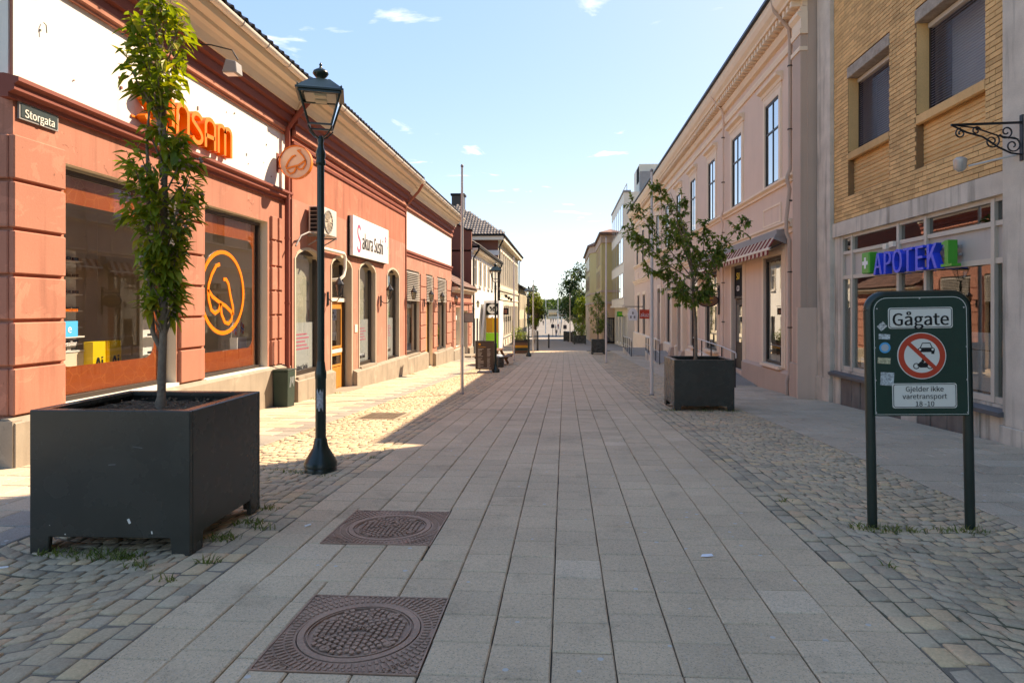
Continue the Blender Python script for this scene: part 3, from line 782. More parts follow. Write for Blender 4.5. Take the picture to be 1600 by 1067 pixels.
def tile_mesh(u, v, w, l):
    """one pantile in the frame (u along the eave, v up the slope)"""
    n = Vector(u).cross(Vector(v)).normalized(); n = n if n.z > 0 else -n
    pr = [(0, .0), (.15, .035), (.35, .045), (.55, .02), (.75, -.005), (1, 0.0)]
    top = [Vector(u) * (a * w) + n * h for a, h in pr]; vs_ = []
    for k, e in ((0, .03), (l, .0)):
        vs_ += [p + Vector(v) * k + n * e for p in top]
    m = len(pr); vs_ += [p + n * -.01 for p in top]
    return vs_, [(i, i + 1, m + i + 1, m + i) for i in range(m - 1)] + [(i, 2 * m + i, 2 * m + i + 1, i + 1) for i in range(m - 1)]
def tile_field(parent, m, O, u, v, nu, nv, w, l, inside=None, name='tile_field', skip_first=False):
    mb = MB(); O, u, v = Vector(O), Vector(u).normalized(), Vector(v).normalized(); tv, tf = tile_mesh(u, v, w, l * 1.03)
    for j in range(1 if skip_first else 0, nv):
        for i in range(nu):
            p = O + u * (i * w) + v * (j * l)
            if inside and not inside(p + u * w / 2 + v * l / 2): continue
            mb.mesh([p + q for q in tv], tf)
    return mb.build(name, m, parent, smooth=35, kind='stuff')

def left_top(F, y0, y1, Lz=6.42, tiles=True):
    """oxide fascia, cream cornice, gutter with brackets, roof"""
    F.prof('fascia', M['oxide'], y0, y1, [(-.05, 5.60), (.07, 5.60), (.07, 5.72), (.13, 5.74), (.13, 5.90), (.20, 5.93), (.20, 6.03), (-.05, 6.03)])
    F.prof('fascia_strip', M['salmon'], y0, y1, [(-.05, 5.47), (.05, 5.47), (.05, 5.50), (.09, 5.52), (.09, 5.60), (-.05, 5.60)])
    F.prof('cornice', M['cream'], y0, y1, [(-.05, 6.03), (.24, 6.03), (.26, 6.09), (.29, 6.16), (.35, 6.22), (.42, 6.25), (.43, 6.31), (.60, 6.31), (.62, 6.40), (.62, 6.47), (-.05, 6.47)])
    arc = [(math.cos(R(a)), math.sin(R(a))) for a in range(180, 361, 20)]
    gut = [(.70 + .075 * c, 6.46 + .075 * s_) for c, s_ in arc] + [(.70 + .066 * c, 6.46 + .066 * s_) for c, s_ in arc[::-1]]
    gt = F.prof('gutter', M['gutterwhite'], y0, y1, gut, smooth=40)
    br = None; n = int((y1 - y0) / .92)
    for i in range(n):
        y = y0 + .35 + i * .92
        if br is None:
            pts = [(F.x(.70 + .083 * c), y, 6.46 + .083 * s_) for c, s_ in arc]
            br = MB().tube(pts, .008, 5).build('bracket', M['mullgrey'], gt); br0 = y
        else:
            o = br.copy(); C.objects.link(o); o.location.y += y - br0
    rf = F.prof('roof', M['tile_black'], y0, y1, [(.66, 6.475), (-5.2, 10.20), (-11.0, 6.45)])
    u = Vector((0, 1, 0)); v = Vector((F.s * -5.86, 0, 3.725)).normalized(); w, l = .235, .36; nu = int((y1 - y0) / w)
    O = Vector((F.x(.74), y0 + (y1 - y0 - nu * w) / 2, 6.50))
    tv, tf = tile_mesh(u, v, w, l * 1.03); mb = MB(); mb.mesh(tv, tf); me = mb.data('roof_tile', M['tile_black'], smooth=35)
    for i in range(nu): piece('roof_tile', me, rf, O + u * (i * w))
    tile_field(rf, M['tile_black'], O, u, v, nu, 19, w, l, skip_first=True)

# ---------------------------------------------------------------- corner optician's building
B1 = thing('corner_shop_building', 'salmon stucco corner shop with white upper band, quoins and two wide orange-edged windows', 'building', (-6.1, 6.85, g(6.85)))
F = Fac(B1, -6.1, 1); y0, y1 = 6.85, 13.93
W1 = (7.58, 9.88, .50, 3.46); W2 = (10.66, 13.03, .46, 3.46)
F.wall('wall', M['salmon'], y0, y1, -.9, 4.02, [W1, W2], .30, M['cream'])
F.wall('upper_wall', M['whitewash'], y0 + .001, y1, 4.2, 5.5, [])
F.shell(M['salmon'], y0, y1, -.9, 6.45, 10.5)
F.prof('string_course', M['oxide'], y0 - .12, y1 - .02, [(-.05, 3.99), (.05, 3.99), (.05, 4.04), (.12, 4.07), (.12, 4.13), (.17, 4.16), (.17, 4.205), (.0, 4.25), (-.05, 4.25)])
F.prof('plinth', M['plinth'], y0 - .10, y1 - .03, [(-.05, -1.0), (.12, -1.0), (.12, .42), (.03, .475), (-.05, .475)])
left_top(F, y0 - .35, y1)
zq = [.48, 1.03, 1.54, 2.05, 2.56, 3.10, 3.62]
F.blocks(M['salmon'], y0 - .04, 7.56, zq); F.blocks(M['salmon'], 9.93, 10.62, zq); F.blocks(M['salmon'], 13.14, 13.40, zq); F.blocks(M['salmon'], 13.47, 13.62, zq)
# quoins on the end wall
for c, d in zip(zq, zq[1:]): MB().box(-7.3, -6.12, 6.80, 6.87, c + .018, d - .018).build('quoin', M['salmon'], B1, bev=.012)
MB().box(-15, -6.0, 6.73, 6.86, -1, .45).build('plinth', M['plinth'], B1)
MB().box(-15, -6.14, 6.83, 6.86, 4.28, 5.5).build('end_panel', M['whitewash'], B1)
MB().box(-6.9, -6.45, 6.775, 6.80, 1.36, 1.58).build('number_plate', M['red'], B1)
text('lettering', B1, M['white'], '4', .13, (-6.58, 6.772, 1.47), ROT_F)
MB().box(-6.75, -6.5, 6.76, 6.80, .78, 1.04).build('meter_box', M['black'], B1, bev=.01)
def shop_window(F, w, name_label):
    a, b, c, d = w
    wo = F.win(a + .03, b - .08, c + .02, d - .04, .20, .055, M['darkframe'], M['glass_shop'], fd=.08)
    F.box('window_sill', M['whiteframe'], a, b, c - .035, c + .018, -.25, .05, wo)
    # patterned orange film round the edge of the pane, rounded inner corners
    y0_, y1_, z0_, z1_ = a + .09, b - .14, c + .08, d - .10; iy0, iy1, iz0, iz1 = y0_ + .03, y1_ - .12, z0_ + .36, z1_ - .34; r = .22; n = 8
    ring = []
    for cy_, cz_, a0 in ((iy1 - r, iz1 - r, 0), (iy0 + r, iz1 - r, 90), (iy0 + r, iz0 + r, 180), (iy1 - r, iz0 + r, 270)):
        for k in range(n + 1): t = R(a0 + 90 * k / n); ring.append((cy_ + r * math.cos(t), cz_ + r * math.sin(t)))
    mb = MB(); X = F.x(-.195); m = len(ring); yc, zc = (iy0 + iy1) / 2, (iz0 + iz1) / 2
    def outer(p):
        dy, dz = p[0] - yc, p[1] - zc
        ky = ((y1_ if dy > 0 else y0_) - yc) / dy if abs(dy) > 1e-6 else 1e9; kz = ((z1_ if dz > 0 else z0_) - zc) / dz if abs(dz) > 1e-6 else 1e9
        k = min(ky, kz); return (yc + dy * k, zc + dz * k)
    out = [outer(p) for p in ring]
    for i in range(m):
        j = (i + 1) % m; mb.poly([(X, *ring[i]), (X, *ring[j]), (X, *out[j]), (X, *out[i])])
    for cy_, cz_ in ((y0_, z0_), (y0_, z1_), (y1_, z0_), (y1_, z1_)):
        k = min(range(m), key=lambda i: math.hypot(out[i][0] - cy_, out[i][1] - cz_)); k2 = min((q for q in range(m) if q != k), key=lambda i: math.hypot(out[i][0] - cy_, out[i][1] - cz_))
        mb.poly([(X, *out[k]), (X, cy_, cz_), (X, *out[k2])])
    mb.build('window_film', M['orangefilm'], wo)
    return wo
w1 = shop_window(F, W1, 'w'); w2 = shop_window(F, W2, 'w')
F.room(7.3, 13.5, .30, 3.7, -.30, -4.0, M['interior_l'])
F.box('window_platform', M['whiteframe'], 7.5, 13.2, .30, .62, -.32, -1.1)
# stickers on the near pane
MB().box(F.x(-.152), F.x(-.148), 7.72, 8.0, 1.32, 1.52).build('sticker', M['cyan'], w1)
text('lettering', w1, M['white'], 'e', .15, (F.x(-.146), 7.86, 1.43), ROT_L)
text('lettering', w1, M['white'], 'essilor', .085, (F.x(-.146), 7.87, 1.24), ROT_L)
text('lettering', w1, M['orange'], 'ÅPNINGSTIDER', .055, (F.x(-.146), 7.86, 1.66), ROT_L, sx=.85)
# logo in the far pane
def logo(mb, O, U, V, r, w, d):
    n = 48; mb.ribbon([(r * math.cos(2 * math.pi * i / n), r * math.sin(2 * math.pi * i / n)) for i in range(n)], w, d, O, U, V, closed=True)
    k = r / .9
    A = [(-.15, .62), (-.30, .58), (-.48, .38), (-.60, .16), (-.62, .05), (-.45, -.10), (-.15, -.22), (.10, -.30), (.32, -.42), (.42, -.50)]
    B = [(.0, .30), (.12, .30), (.22, .20), (.30, -.05), (.42, -.34), (.42, -.50)]
    D = [(-.62, .05), (-.60, -.15), (-.50, -.38), (-.34, -.46), (-.20, -.40), (-.12, -.24)]
    E_ = [(-.12, -.24), (-.08, -.48), (.06, -.66), (.22, -.70), (.34, -.62), (.38, -.52)]
    for P in (A, B, D, E_): mb.ribbon([(x * k, y * k) for x, y in P], w * .95, d, O, U, V)
mb = MB(); logo(mb, (F.x(-.155), 11.57, 1.97), (0, 1, 0), (0, 0, 1), .74, .07, .012); mb.build('window_logo', M['orange'], w2)

# things on display behind the shop windows
def display_shelf(y, z0, label, fl):
    t = thing('display_shelf', label, 'shelf', (F.x(-1.0), y, z0))
    for k in range(2):
        MB().box(F.x(-1.15), F.x(-.75), y - .55, y + .55, z0 + .45 + .2 * k, z0 + .47 + .2 * k).build('shelf', M['signwhite'], t)
        for i in range(5): # spectacles
            yy = y - .42 + i * .21; q = MB()
            for s_ in (-1, 1):
                q.lathe([(.03, 0), (.034, .005), (.03, .01), (.001, .01)], 10, 0, 0, 0)
            q = MB()
            for s_ in (-1, 1): q.box(F.x(-.80), F.x(-.79), yy + s_ * .035 - .028, yy + s_ * .035 + .028, z0 + .475 + .2 * k, z0 + .515 + .2 * k)
            q.box(F.x(-.80), F.x(-.79), yy - .012, yy + .012, z0 + .505 + .2 * k, z0 + .513 + .2 * k)
            q.build('spectacles', M['black'], t)
    MB().box(F.x(-1.2), F.x(-.76), y - .56, y + .56, z0 + .18, z0 + .44).build('drawer_unit', M['cream'], t)
    MB().box(F.x(-1.15), F.x(-.85), y - .5, y + .5, z0, z0 + .18).build('base', M['dark'], t)
display_shelf(8.35, .62, 'cream display shelf with rows of spectacles behind the near orange-edged window', F)
def display_wall(label, ya, yb, oo, rows, cols):
    t = thing('spectacle_display', label, 'display', (F.x(oo), (ya + yb) / 2, .62))
    F2 = Fac(t, -6.1, 1); F2.box('panel', M['curtain'], ya, yb, .62, 2.62, oo - .06, oo)
    for k in range(rows):
        z = .86 + k * 1.6 / (rows - 1); F2.box('shelf', M['signwhite'], ya + .03, yb - .03, z - .03, z - .015, oo, oo + .14)
        q = MB()
        for i in range(cols):
            y = ya + .1 + (yb - ya - .2) * i / (cols - 1)
            for s_ in (-1, 1): q.box(F2.x(oo + .06), F2.x(oo + .075), y + s_ * .036 - .028, y + s_ * .036 + .028, z, z + .045)
        q.build('spectacles_row', M['black'], t, kind='stuff')
display_wall('white wall display of spectacles in rows behind the near optician window', 8.5, 10.2, -1.9, 7, 10)
display_wall('white wall display of spectacles behind the ring logo window', 11.3, 12.5, -1.5, 6, 7)
for i, y in enumerate((9.02, 9.36)):
    t = thing('gift_bag', ['tall yellow bag with black lettering behind near optician window, beside the spectacle shelf', 'second tall yellow bag standing nearer the trunk of the planter tree'][i], 'bag', (F.x(-.7), y, .62))
    MB().prism([(y - .13, .62), (y + .13, .62), (y + .125, 1.2), (y - .125, 1.2)], 'x', F.x(-.76), F.x(-.62)).build('body', M['yellow'], t)
    text('lettering', t, M['black'], 'Ai', .22, (F.x(-.615), y, .92), ROT_L, bold=.006)
for i, (y, z) in enumerate(((12.55, .62), (12.72, .86))):
    t = thing('display_card', ['low white display card in the far optician window under the flags', 'white box card carrying two small flags in the far optician window'][i], 'card', (F.x(-.45), y, z))
    MB().box(F.x(-.55), F.x(-.40), y - .28 + .12 * i, y + .22, z, z + .24).build('card', M['signwhite'], t)
for i, y in enumerate((12.52, 12.82)):
    t = thing('table_flag', ['small red flag with white-edged blue cross, nearer the orange ring logo', 'small red flag with white-edged blue cross, nearer the window jamb'][i], 'flag', (F.x(-.47), y, 1.10))
    MB().tube([(F.x(-.47), y - .06, 1.10), (F.x(-.47), y, 1.45)], .006, 6).build('staff', M['whiteframe'], t)
    O = (F.x(-.46), y - .005, 1.18)
    fl = MB().poly([(F.x(-.46), y - .01, 1.20), (F.x(-.46), y + .13, 1.14), (F.x(-.46), y + .15, 1.34), (F.x(-.46), y, 1.42)]).build('flag_cloth', M['rednails'], t)
    for m, w in ((M['white'], .045), (M['blue'], .022)):
        q = MB(); h = .001 if w > .03 else .002
        for P, Q in (((y + .0, 1.30), (y + .14, 1.235)), ((y + .04, 1.18), (y + .055, 1.39))):
            q.bar((F.x(-.46) + h, *P), (F.x(-.46) + h, *Q), .002, w)
        q.build('flag_cross', m, t)

# lettering sign on the white band
def letter_paths(ch):
    def arc(cx, cy_, rx, ry, a0, a1, n=8): return [(cx + rx * math.cos(R(a0 + (a1 - a0) * i / n)), cy_ + ry * math.sin(R(a0 + (a1 - a0) * i / n))) for i in range(n + 1)]
    if ch == 'S': return [[(.42, .78)] + arc(.23, .75, .19, .2, 30, 180) + arc(.23, .25, .19, .22, 20, -150)] if 0 else [arc(.24, .74, .19, .21, 20, 200, 8) + [(.16, .58), (.32, .44)] + arc(.24, .23, .19, .21, 40, -160, 9)]
    if ch == 'Y': return [[(.03, 1), (.05, .7), (.14, .55), (.26, .5), (.40, .56)], [(.42, 1), (.42, .2)] + arc(.24, .2, .18, .2, 0, -150, 6)]
    if ch == 'N': return [[(.04, 0), (.04, .72)] + arc(.24, .74, .20, .24, 180, 0, 8) + [(.44, .72), (.44, 0)]]
    if ch == 'A': return [[(.04, 0), (.04, .72)] + arc(.24, .74, .20, .24, 180, 0, 8) + [(.44, .72), (.44, 0)], [(.04, .40), (.44, .40)]]
    if ch == 'M': return [[(.04, 0), (.04, .76)] + arc(.19, .80, .15, .18, 180, 0, 6) + [(.34, .76), (.34, 0)], [(.34, .76)] + arc(.49, .80, .15, .18, 180, 0, 6) + [(.64, .76), (.64, 0)]]
t = thing('letter_sign', 'orange raised shop name letters on the white band behind the planter tree', 'sign', (-6.0, 10.2, 4.36))
yy = 8.86
for ch, wd in zip('SYNSAM', (.46, .46, .48, .46, .48, .68)):
    mb = MB()
    for P in letter_paths(ch): mb.ribbon([(a * .72, b * .50) for a, b in P], .068, .13, (-6.07, yy, 4.36), (0, 1, 0), (0, 0, 1))
    mb.build('letter', M['orange'], t); yy += wd * .72 + .055
MB().box(-6.10, -6.075, 8.8, 11.4, 4.38, 4.41).build('mounting_rail', M['orange'], t)
# projecting disc sign
t = thing('projecting_sign', 'round orange-rimmed projecting shop sign at the end of the white band', 'sign', (-6.1, 13.5, 4.75))
O = (-5.70, 13.5, 4.78); mb = MB(); n = 40; r = .355
mb.lathe([(r * .955, -.05), (r, -.05), (r, .05), (r * .955, .05)], n)
mb2 = MB(); mb2.mesh([(O[0] + x, O[1] + z, O[2] + y) for x, y, z in mb.v], mb.f[:-2]); mb2.build('rim', M['orange'], t, smooth=30)
M['discface'] = PM('translucent_pink_disc', (.80, .52, .38), .4, .03, 2, 0, 50, 0, 60, .4)
mb = MB().lathe([(r * .95, -.02), (r * .95, .02)], n); mb2 = MB(); mb2.mesh([(O[0] + x, O[1] + z, O[2] + y) for x, y, z in mb.v], mb.f); mb2.build('face', M['discface'], t)
mb = MB()
for sgn in (1,):
    k = r / .9
    for P in ([(.30, .62), (.12, .64), (.40, .36), (.56, .10), (.20, -.16), (-.25, -.28), (-.50, -.35)], [(.02, .36), (-.16, .30), (-.36, .06), (-.52, -.28)], [(.56, .10), (.56, -.12), (.42, -.36), (.22, -.40), (.08, -.25)], [(.08, -.25), (-.06, -.55), (-.26, -.62), (-.46, -.44)]):
        mb.ribbon([(a * k, b * k) for a, b in P], .036, .012, (O[0], O[1] - .035, O[2]), (1, 0, 0), (0, 0, 1))
mb.build('logo', M['orange'], t)
mb = MB(); mb.box(-6.10, -6.085, 13.44, 13.56, 4.58, 4.98)
for z in (4.66, 4.90): mb.bar((-6.09, 13.5, z), (-5.97 - .05 * abs(z - 4.78), 13.5, z), .03)
mb.build('bracket', M['oxide'], t)
# street name plate
t = thing('street_name_plate', 'small dark enamel street name plate on the corner shop wall', 'sign', (-6.05, 7.17, 3.86))
M['enamel'] = PM('dark_green_enamel', (.025, .04, .038), .35, .1, 4, .02, 50, 0, 60, .5)
MB().box(-6.095, -6.07, 6.90, 7.46, 3.80, 3.99).build('frame', M['grey'], t); pl = MB().box(-6.07, -6.064, 6.92, 7.44, 3.82, 3.97).build('plate', M['enamel'], t)
text('lettering', t, M['signplate'], 'Storgata', .145, (-6.062, 7.18, 3.885), ROT_L, sx=.88, bold=.002)
# spot lamp on a long arm
t = thing('spot_lamp', 'small grey floodlight on a thin arm under the corner shop cornice', 'lamp', (-6.0, 10.07, 5.93))
MB().tube([(-5.98, 10.07, 5.92), (-5.6, 10.0, 5.86), (-5.22, 9.93, 5.74), (-5.12, 9.92, 5.58)], .011, 6).build('arm', M['iron'], t)
MB().prism([(-5.32, 5.36), (-5.08, 5.34), (-5.10, 5.52), (-5.26, 5.56)], 'y', 9.80, 10.0).build('head', M['grey'], t, bev=.01)
MB().box(-5.31, -5.09, 9.82, 9.98, 5.345, 5.349).build('lamp_glass', M['signwhite'], t)
# grey downpipe on the corner shop
def downpipe(name_root, F, y, ztop, zbot, m_top, zsplit, m_bot, o=.11, r=.055, gut=.70):
    d = MB().tube([(F.x(gut), y, 6.40), (F.x(gut), y, 6.28), (F.x(.50), y, 6.05), (F.x(.22), y, 5.72), (F.x(o), y, 5.55), (F.x(o), y, zsplit)], r, 10).build('downpipe', m_top, F.r, smooth=40)
    MB().tube([(F.x(o), y, zsplit), (F.x(o), y, zbot)], r, 10).build('lower_pipe', m_bot, d, smooth=40)
    for z in (zbot + .6, zbot + 2.0, zbot + 3.4):
        MB().lathe([(r + .008, -.02), (r + .008, .02)], 12, F.x(o), y, z).build('clip', m_bot, d)
downpipe('p', F, 13.74, 6.4, -.2, M['oxide'], 4.25, M['oxide'])

rw = random.Random(15)
for i in range(16):
    yy_, zz_ = rw.uniform(7.1, 13.4), rw.uniform(4.4, 5.35); w_ = rw.choice((.012, .018, .03)); F.box('wall_fixing', M['grey'] if i % 3 else M['oxide'], yy_, yy_ + w_, zz_, zz_ + w_ * rw.uniform(.8, 2.2), -.001, .006 + .001 * i)
MB().tube([(F.x(.02), 7.25, 5.02), (F.x(.05), 7.25, 4.99), (F.x(.05), 7.26, 4.90)], .006, 5).build('wall_hook', M['iron'], B1)
# ---------------------------------------------------------------- sushi restaurant building
B2 = thing('restaurant_building', 'salmon two-tone restaurant front with arched openings and orange wooden door', 'building', (-6.0, 14, g(14)))
F = Fac(B2, -5.98, 1); y0, y1 = 13.96, 24.12
OP = [(14.12, 15.72, .12, 3.04, .24), (16.36, 17.92, -.62, 3.04, .24), (18.62, 20.22, -.05, 3.04, .24), (21.62, 23.16, -.13, 3.04, .24)]
F.wall('wall', M['salmon_l'], y0, y1, -1.6, 4.1, OP, .30, M['reveal'])
F.wall('upper_wall', M['salmon_d'], y0, y1, 4.1, 5.5, [])
F.shell(M['oxide'], y0, y1, -1.6, 6.45, 10.5)
left_top(F, y0, y1)
for k in range(2): F.prof('moulding', M['oxide'], y0, y1, [(-.02, 5.13 + .17 * k), (.035, 5.13 + .17 * k), (.05, 5.19 + .17 * k), (-.02, 5.19 + .17 * k)])
F.prof('plinth', M['plinth'], 13.98, 16.34, [(-.05, -1.6), (.13, -1.6), (.13, .06), (.02, .11), (-.05, .11)])
F.prof('plinth', M['plinth'], 18.0, 24.05, [(-.05, -1.6), (.15, -1.6), (.15, -.12), (.02, -.06), (-.05, -.06)])
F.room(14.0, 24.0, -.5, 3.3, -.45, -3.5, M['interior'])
F.box('doorstep', M['plinth'], 16.36, 18.0, -1.2, -.50, -.28, .30)
F.box('doorstep', M['plinth'], 16.30, 18.1, -1.2, -.60, .30, .62)
for i, (a, b, c, d, ar) in enumerate(OP):
    # moulded surround
    n = 14; z_s = d - ar
    for off, w, out in ((.0, .06, .02),):
        P = [(b + off + w / 2, c + .0)] + [(b + w / 2, z_s)] + [(b - (b - a) * k / n + (w / 2) * (1 - 2 * k / n), z_s + w / 2 + ar * math.sin(math.pi * k / n) ** .7) for k in range(1, n)] + [(a - w / 2, z_s), (a - w / 2, c)]
        MB().ribbon(P, w, out, (F.x(0), 0, 0), (0, 1, 0), (0, 0, 1)).build('surround', M['reveal'], B2)
    if i == 1: continue
    wo = F.win(a + .02, b - .02, c + .03, d + .0, .20, .10, M['darkframe'], M['glass_shop'], fd=.09, zsplit=())
    F.box('window_sill', M['plinth'], a, b, c - .03, c + .028, -.3, .08, wo)
    F.box('frosted_film', M['film'], a + .13, b - .13, c + .14, 1.35, -.185, -.178, wo)
    F.box('roller_shade', M['shade'], a + .05, b - .05, 1.25, d, -.29, -.28, wo)
    for k in range(5): F.box('print_line', M['pinkprint'], a + .22, b - .5 + .13 * math.sin(k * 2.1), 1.06 - k * .085, 1.09 - k * .085, -.1775, -.1765, wo)
    F.text(M['black'], 'Sakura Sushi', .19, (a + b) / 2 - .02, .32 if i == 0 else .25, -.176, parent=wo, sx=.72, bold=.008)
# door
dr = F.win(16.42, 17.86, 1.92, 3.02, .30, .08, M['darkframe'], M['glass'], ny=1, fd=.09, name='transom_window')
d_ = F.box('door', M['orangewood'], 16.50, 17.78, -.50, 1.86, -.27, -.21)
F.box('door_frame', M['darkframe'], 16.38, 16.49, -.52, 1.92, -.30, -.16); F.box('door_frame', M['darkframe'], 17.79, 17.90, -.52, 1.92, -.30, -.16); F.box('door_lintel', M['cream'], 16.4, 17.88, 1.86, 1.96, -.29, -.15)
for (z0, z1) in ((.62, 1.72), (.12, .46)):
    mb = MB(); a, b = F.x(-.215), F.x(-.185)
    mb.box(a, b, 16.62, 17.66, z0, z0 + .05); mb.box(a, b, 16.62, 17.66, z1 - .05, z1); mb.box(a, b, 16.62, 16.67, z0 + .05, z1 - .05); mb.box(a, b, 17.61, 17.66, z0 + .05, z1 - .05)
    mb.build('panel_moulding', M['orangewood'], d_)
    F.box('door_glass', M['glass_mirror'], 16.67, 17.61, z0 + .05, z1 - .05, -.208, -.200, d_)
for k in range(9): F.box('plank', M['orangewood'], 16.64 + k * .114, 16.64 + k * .114 + .10, -.46, .06, -.215, -.195, d_)
F.box('mid_rail', M['cream'], 16.56, 17.74, .48, .58, -.212, -.192, d_)
MB().tube([(F.x(-.13), 16.60, .5), (F.x(-.13), 16.60, .8)], .014, 8).build('handle', M['alum'], d_)
# number plate and letter plate beside the door
F.box('number_plate', M['cream'], 18.2, 18.42, 1.0, 1.22, 0, .02)
# shop sign
t = thing('shop_sign', 'white rectangular restaurant sign with pink initial above the arched windows', 'sign', (-5.9, 19.6, 3.17))
G = Fac(t, -5.98, 1)
G.box('panel', M['signwhite'], 17.66, 21.28, 3.16, 4.27, .05, .14); G.box('backing', M['dark'], 17.62, 21.26, 3.14, 4.25, .0, .05)
G.text(M['pinkprint'], 'S', 1.25, 18.18, 3.74, .143, sx=.62, bold=.02, parent=t); G.text(M['black'], 'akura Sushi', .70, 19.56, 3.66, .143, sx=.68, bold=.022, parent=t)
mb = MB()
for i in range(5):
    a = R(90 + 72 * i); mb.lathe([(.055, -.001), (.05, .003), (.001, .003)], 8, 0, 0, 0)
mb = MB()
for i in range(5):
    a = R(90 + 72 * i); c_, s_ = .07 * math.cos(a), .07 * math.sin(a); P = [(20.93 + c_ + .045 * math.cos(R(k * 45)), 3.92 + s_ + .045 * math.sin(R(k * 45))) for k in range(8)]
    mb.poly([(G.x(.142), *p) for p in P])
mb.build('blossom_mark', M['pinkprint'], t); mb = MB().ribbon([(20.95, 3.82), (20.90, 3.66), (20.98, 3.50), (21.06, 3.40)], .02, .003, (G.x(.14), 0, 0), (0, 1, 0), (0, 0, 1)); mb.build('stem_mark', M['pinkprint'], t)
G.box('mark', M['black'], 21.10, 21.15, 3.62, 3.72, .14, .143)
# air conditioner
t = thing('air_conditioner', 'weathered white air conditioning unit on the restaurant wall beside the downpipe', 'air conditioner', (-5.9, 15.0, 3.4))
G = Fac(t, -5.98, 1)
M['acside'] = PM('beige_metal_casing', (.50, .43, .34), .5, .08, 3, .03, 50, .03, 60, .4)
G.box('casing', M['acwhite'], 14.72, 15.72, 3.42, 4.06, .06, .37, bev=.015)
for k in range(6): MB().box(F.x(.11), F.x(.32), 14.70, 14.725, 3.47 + k * .095, 3.545 + k * .095).build('vent_slot', M['dark'], t)
mb = MB().lathe([(.26, 0), (.275, .02), (.25, .02), (.245, .0)], 28); q = MB(); q.mesh([(G.x(.37) + z, 15.15 + x, 3.74 + y) for x, y, z in mb.v], mb.f); q.build('fan_ring', M['grey'], t)
for k in range(14):
    a = R(k * 360 / 14); MB().bar((G.x(.385), 15.15, 3.74), (G.x(.385), 15.15 + .25 * math.cos(a), 3.74 + .25 * math.sin(a)), .012).build('fan_guard', M['acside'], t)
mb = MB().lathe([(.24, 0), (.001, .001)], 24); q = MB(); q.mesh([(G.x(.372) + z, 15.15 + x, 3.74 + y) for x, y, z in mb.v], mb.f); q.build('fan_plate', M['acside'], t)
for y in (14.85, 15.6):
    q = MB(); q.bar((G.x(0), y, 3.38), (G.x(.42), y, 3.38), .04); q.bar((G.x(.0), y, 3.16), (G.x(.36), y, 3.36), .025); q.build('bracket', M['grey'], t)
t = thing('conduit', 'cream cable trunking bending down from air conditioner to the restaurant door arch', 'pipe', (-5.9, 16.2, 3.2))
MB().tube([(G.x(.10), 15.35, 3.40), (G.x(.10), 15.38, 3.22), (G.x(.10), 15.5, 3.14), (G.x(.10), 17.0, 3.14), (G.x(.10), 17.10, 3.08), (G.x(.10), 17.12, 2.75), (G.x(.10), 17.0, 2.55), (G.x(.06), 16.85, 2.45), (G.x(-.2), 16.8, 2.42)], .045, 10).build('trunking', M['gutterwhite'], t, smooth=40)
t = thing('drain_hose', 'thin grey hose curving from the air conditioner to the red downpipe', 'pipe', (-5.9, 14.2, 3.2))
MB().tube([(G.x(.20), 14.9, 3.40), (G.x(.16), 14.5, 3.42), (G.x(.12), 14.15, 3.30), (G.x(.10), 13.92, 3.05)], .02, 8).build('hose', M['grey'], t, smooth=40)

# ---------------------------------------------------------------- third shop, louvred
B3 = thing('louvred_shop_building', 'salmon shop with louvred panels over its bays and blank white fascia', 'building', (-6.1, 24.2, g(24.2)))
F = Fac(B3, -6.06, 1); y0, y1 = 24.16, 34.55
BY = [(24.55, 26.85), (28.1, 29.6), (30.6, 32.95)]
F.wall('wall', M['salmon_l'], y0, y1, -2.2, 3.92, [(a, b, (-.15, -.95, -.35)[i], 3.20) for i, (a, b) in enumerate(BY)], .30, M['cream'])
F.wall('upper_wall', M['whitewash'], y0, y1, 3.92, 5.5, [])
F.shell(M['oxide'], y0, y1, -2.2, 6.45, 10.5)
left_top(F, y0, y1)
F.prof('string_course', M['oxide'], y0, y1, [(-.05, 3.72), (.04, 3.72), (.04, 3.80), (.09, 3.84), (.09, 3.92), (-.05, 3.94)])
for a, b in ((24.12, 28.05), (29.65, 34.5)): F.prof('plinth', M['plinth'], a, b, [(-.05, -2.2), (.15, -2.2), (.15, -.42 if a > 28 else -.25), (.02, -.36 if a > 28 else -.19), (-.05, -.36)])
zq = [-.15, .4, .95, 1.5, 2.05, 2.6, 3.15]
for a, b in ((24.2, 24.5), (26.92, 28.04), (29.66, 30.54), (33.02, 34.45)): F.blocks(M['salmon_l'], a, b, zq)
F.room(24.3, 34.4, -1.0, 3.2, -.5, -3.2, M['interior_l'])
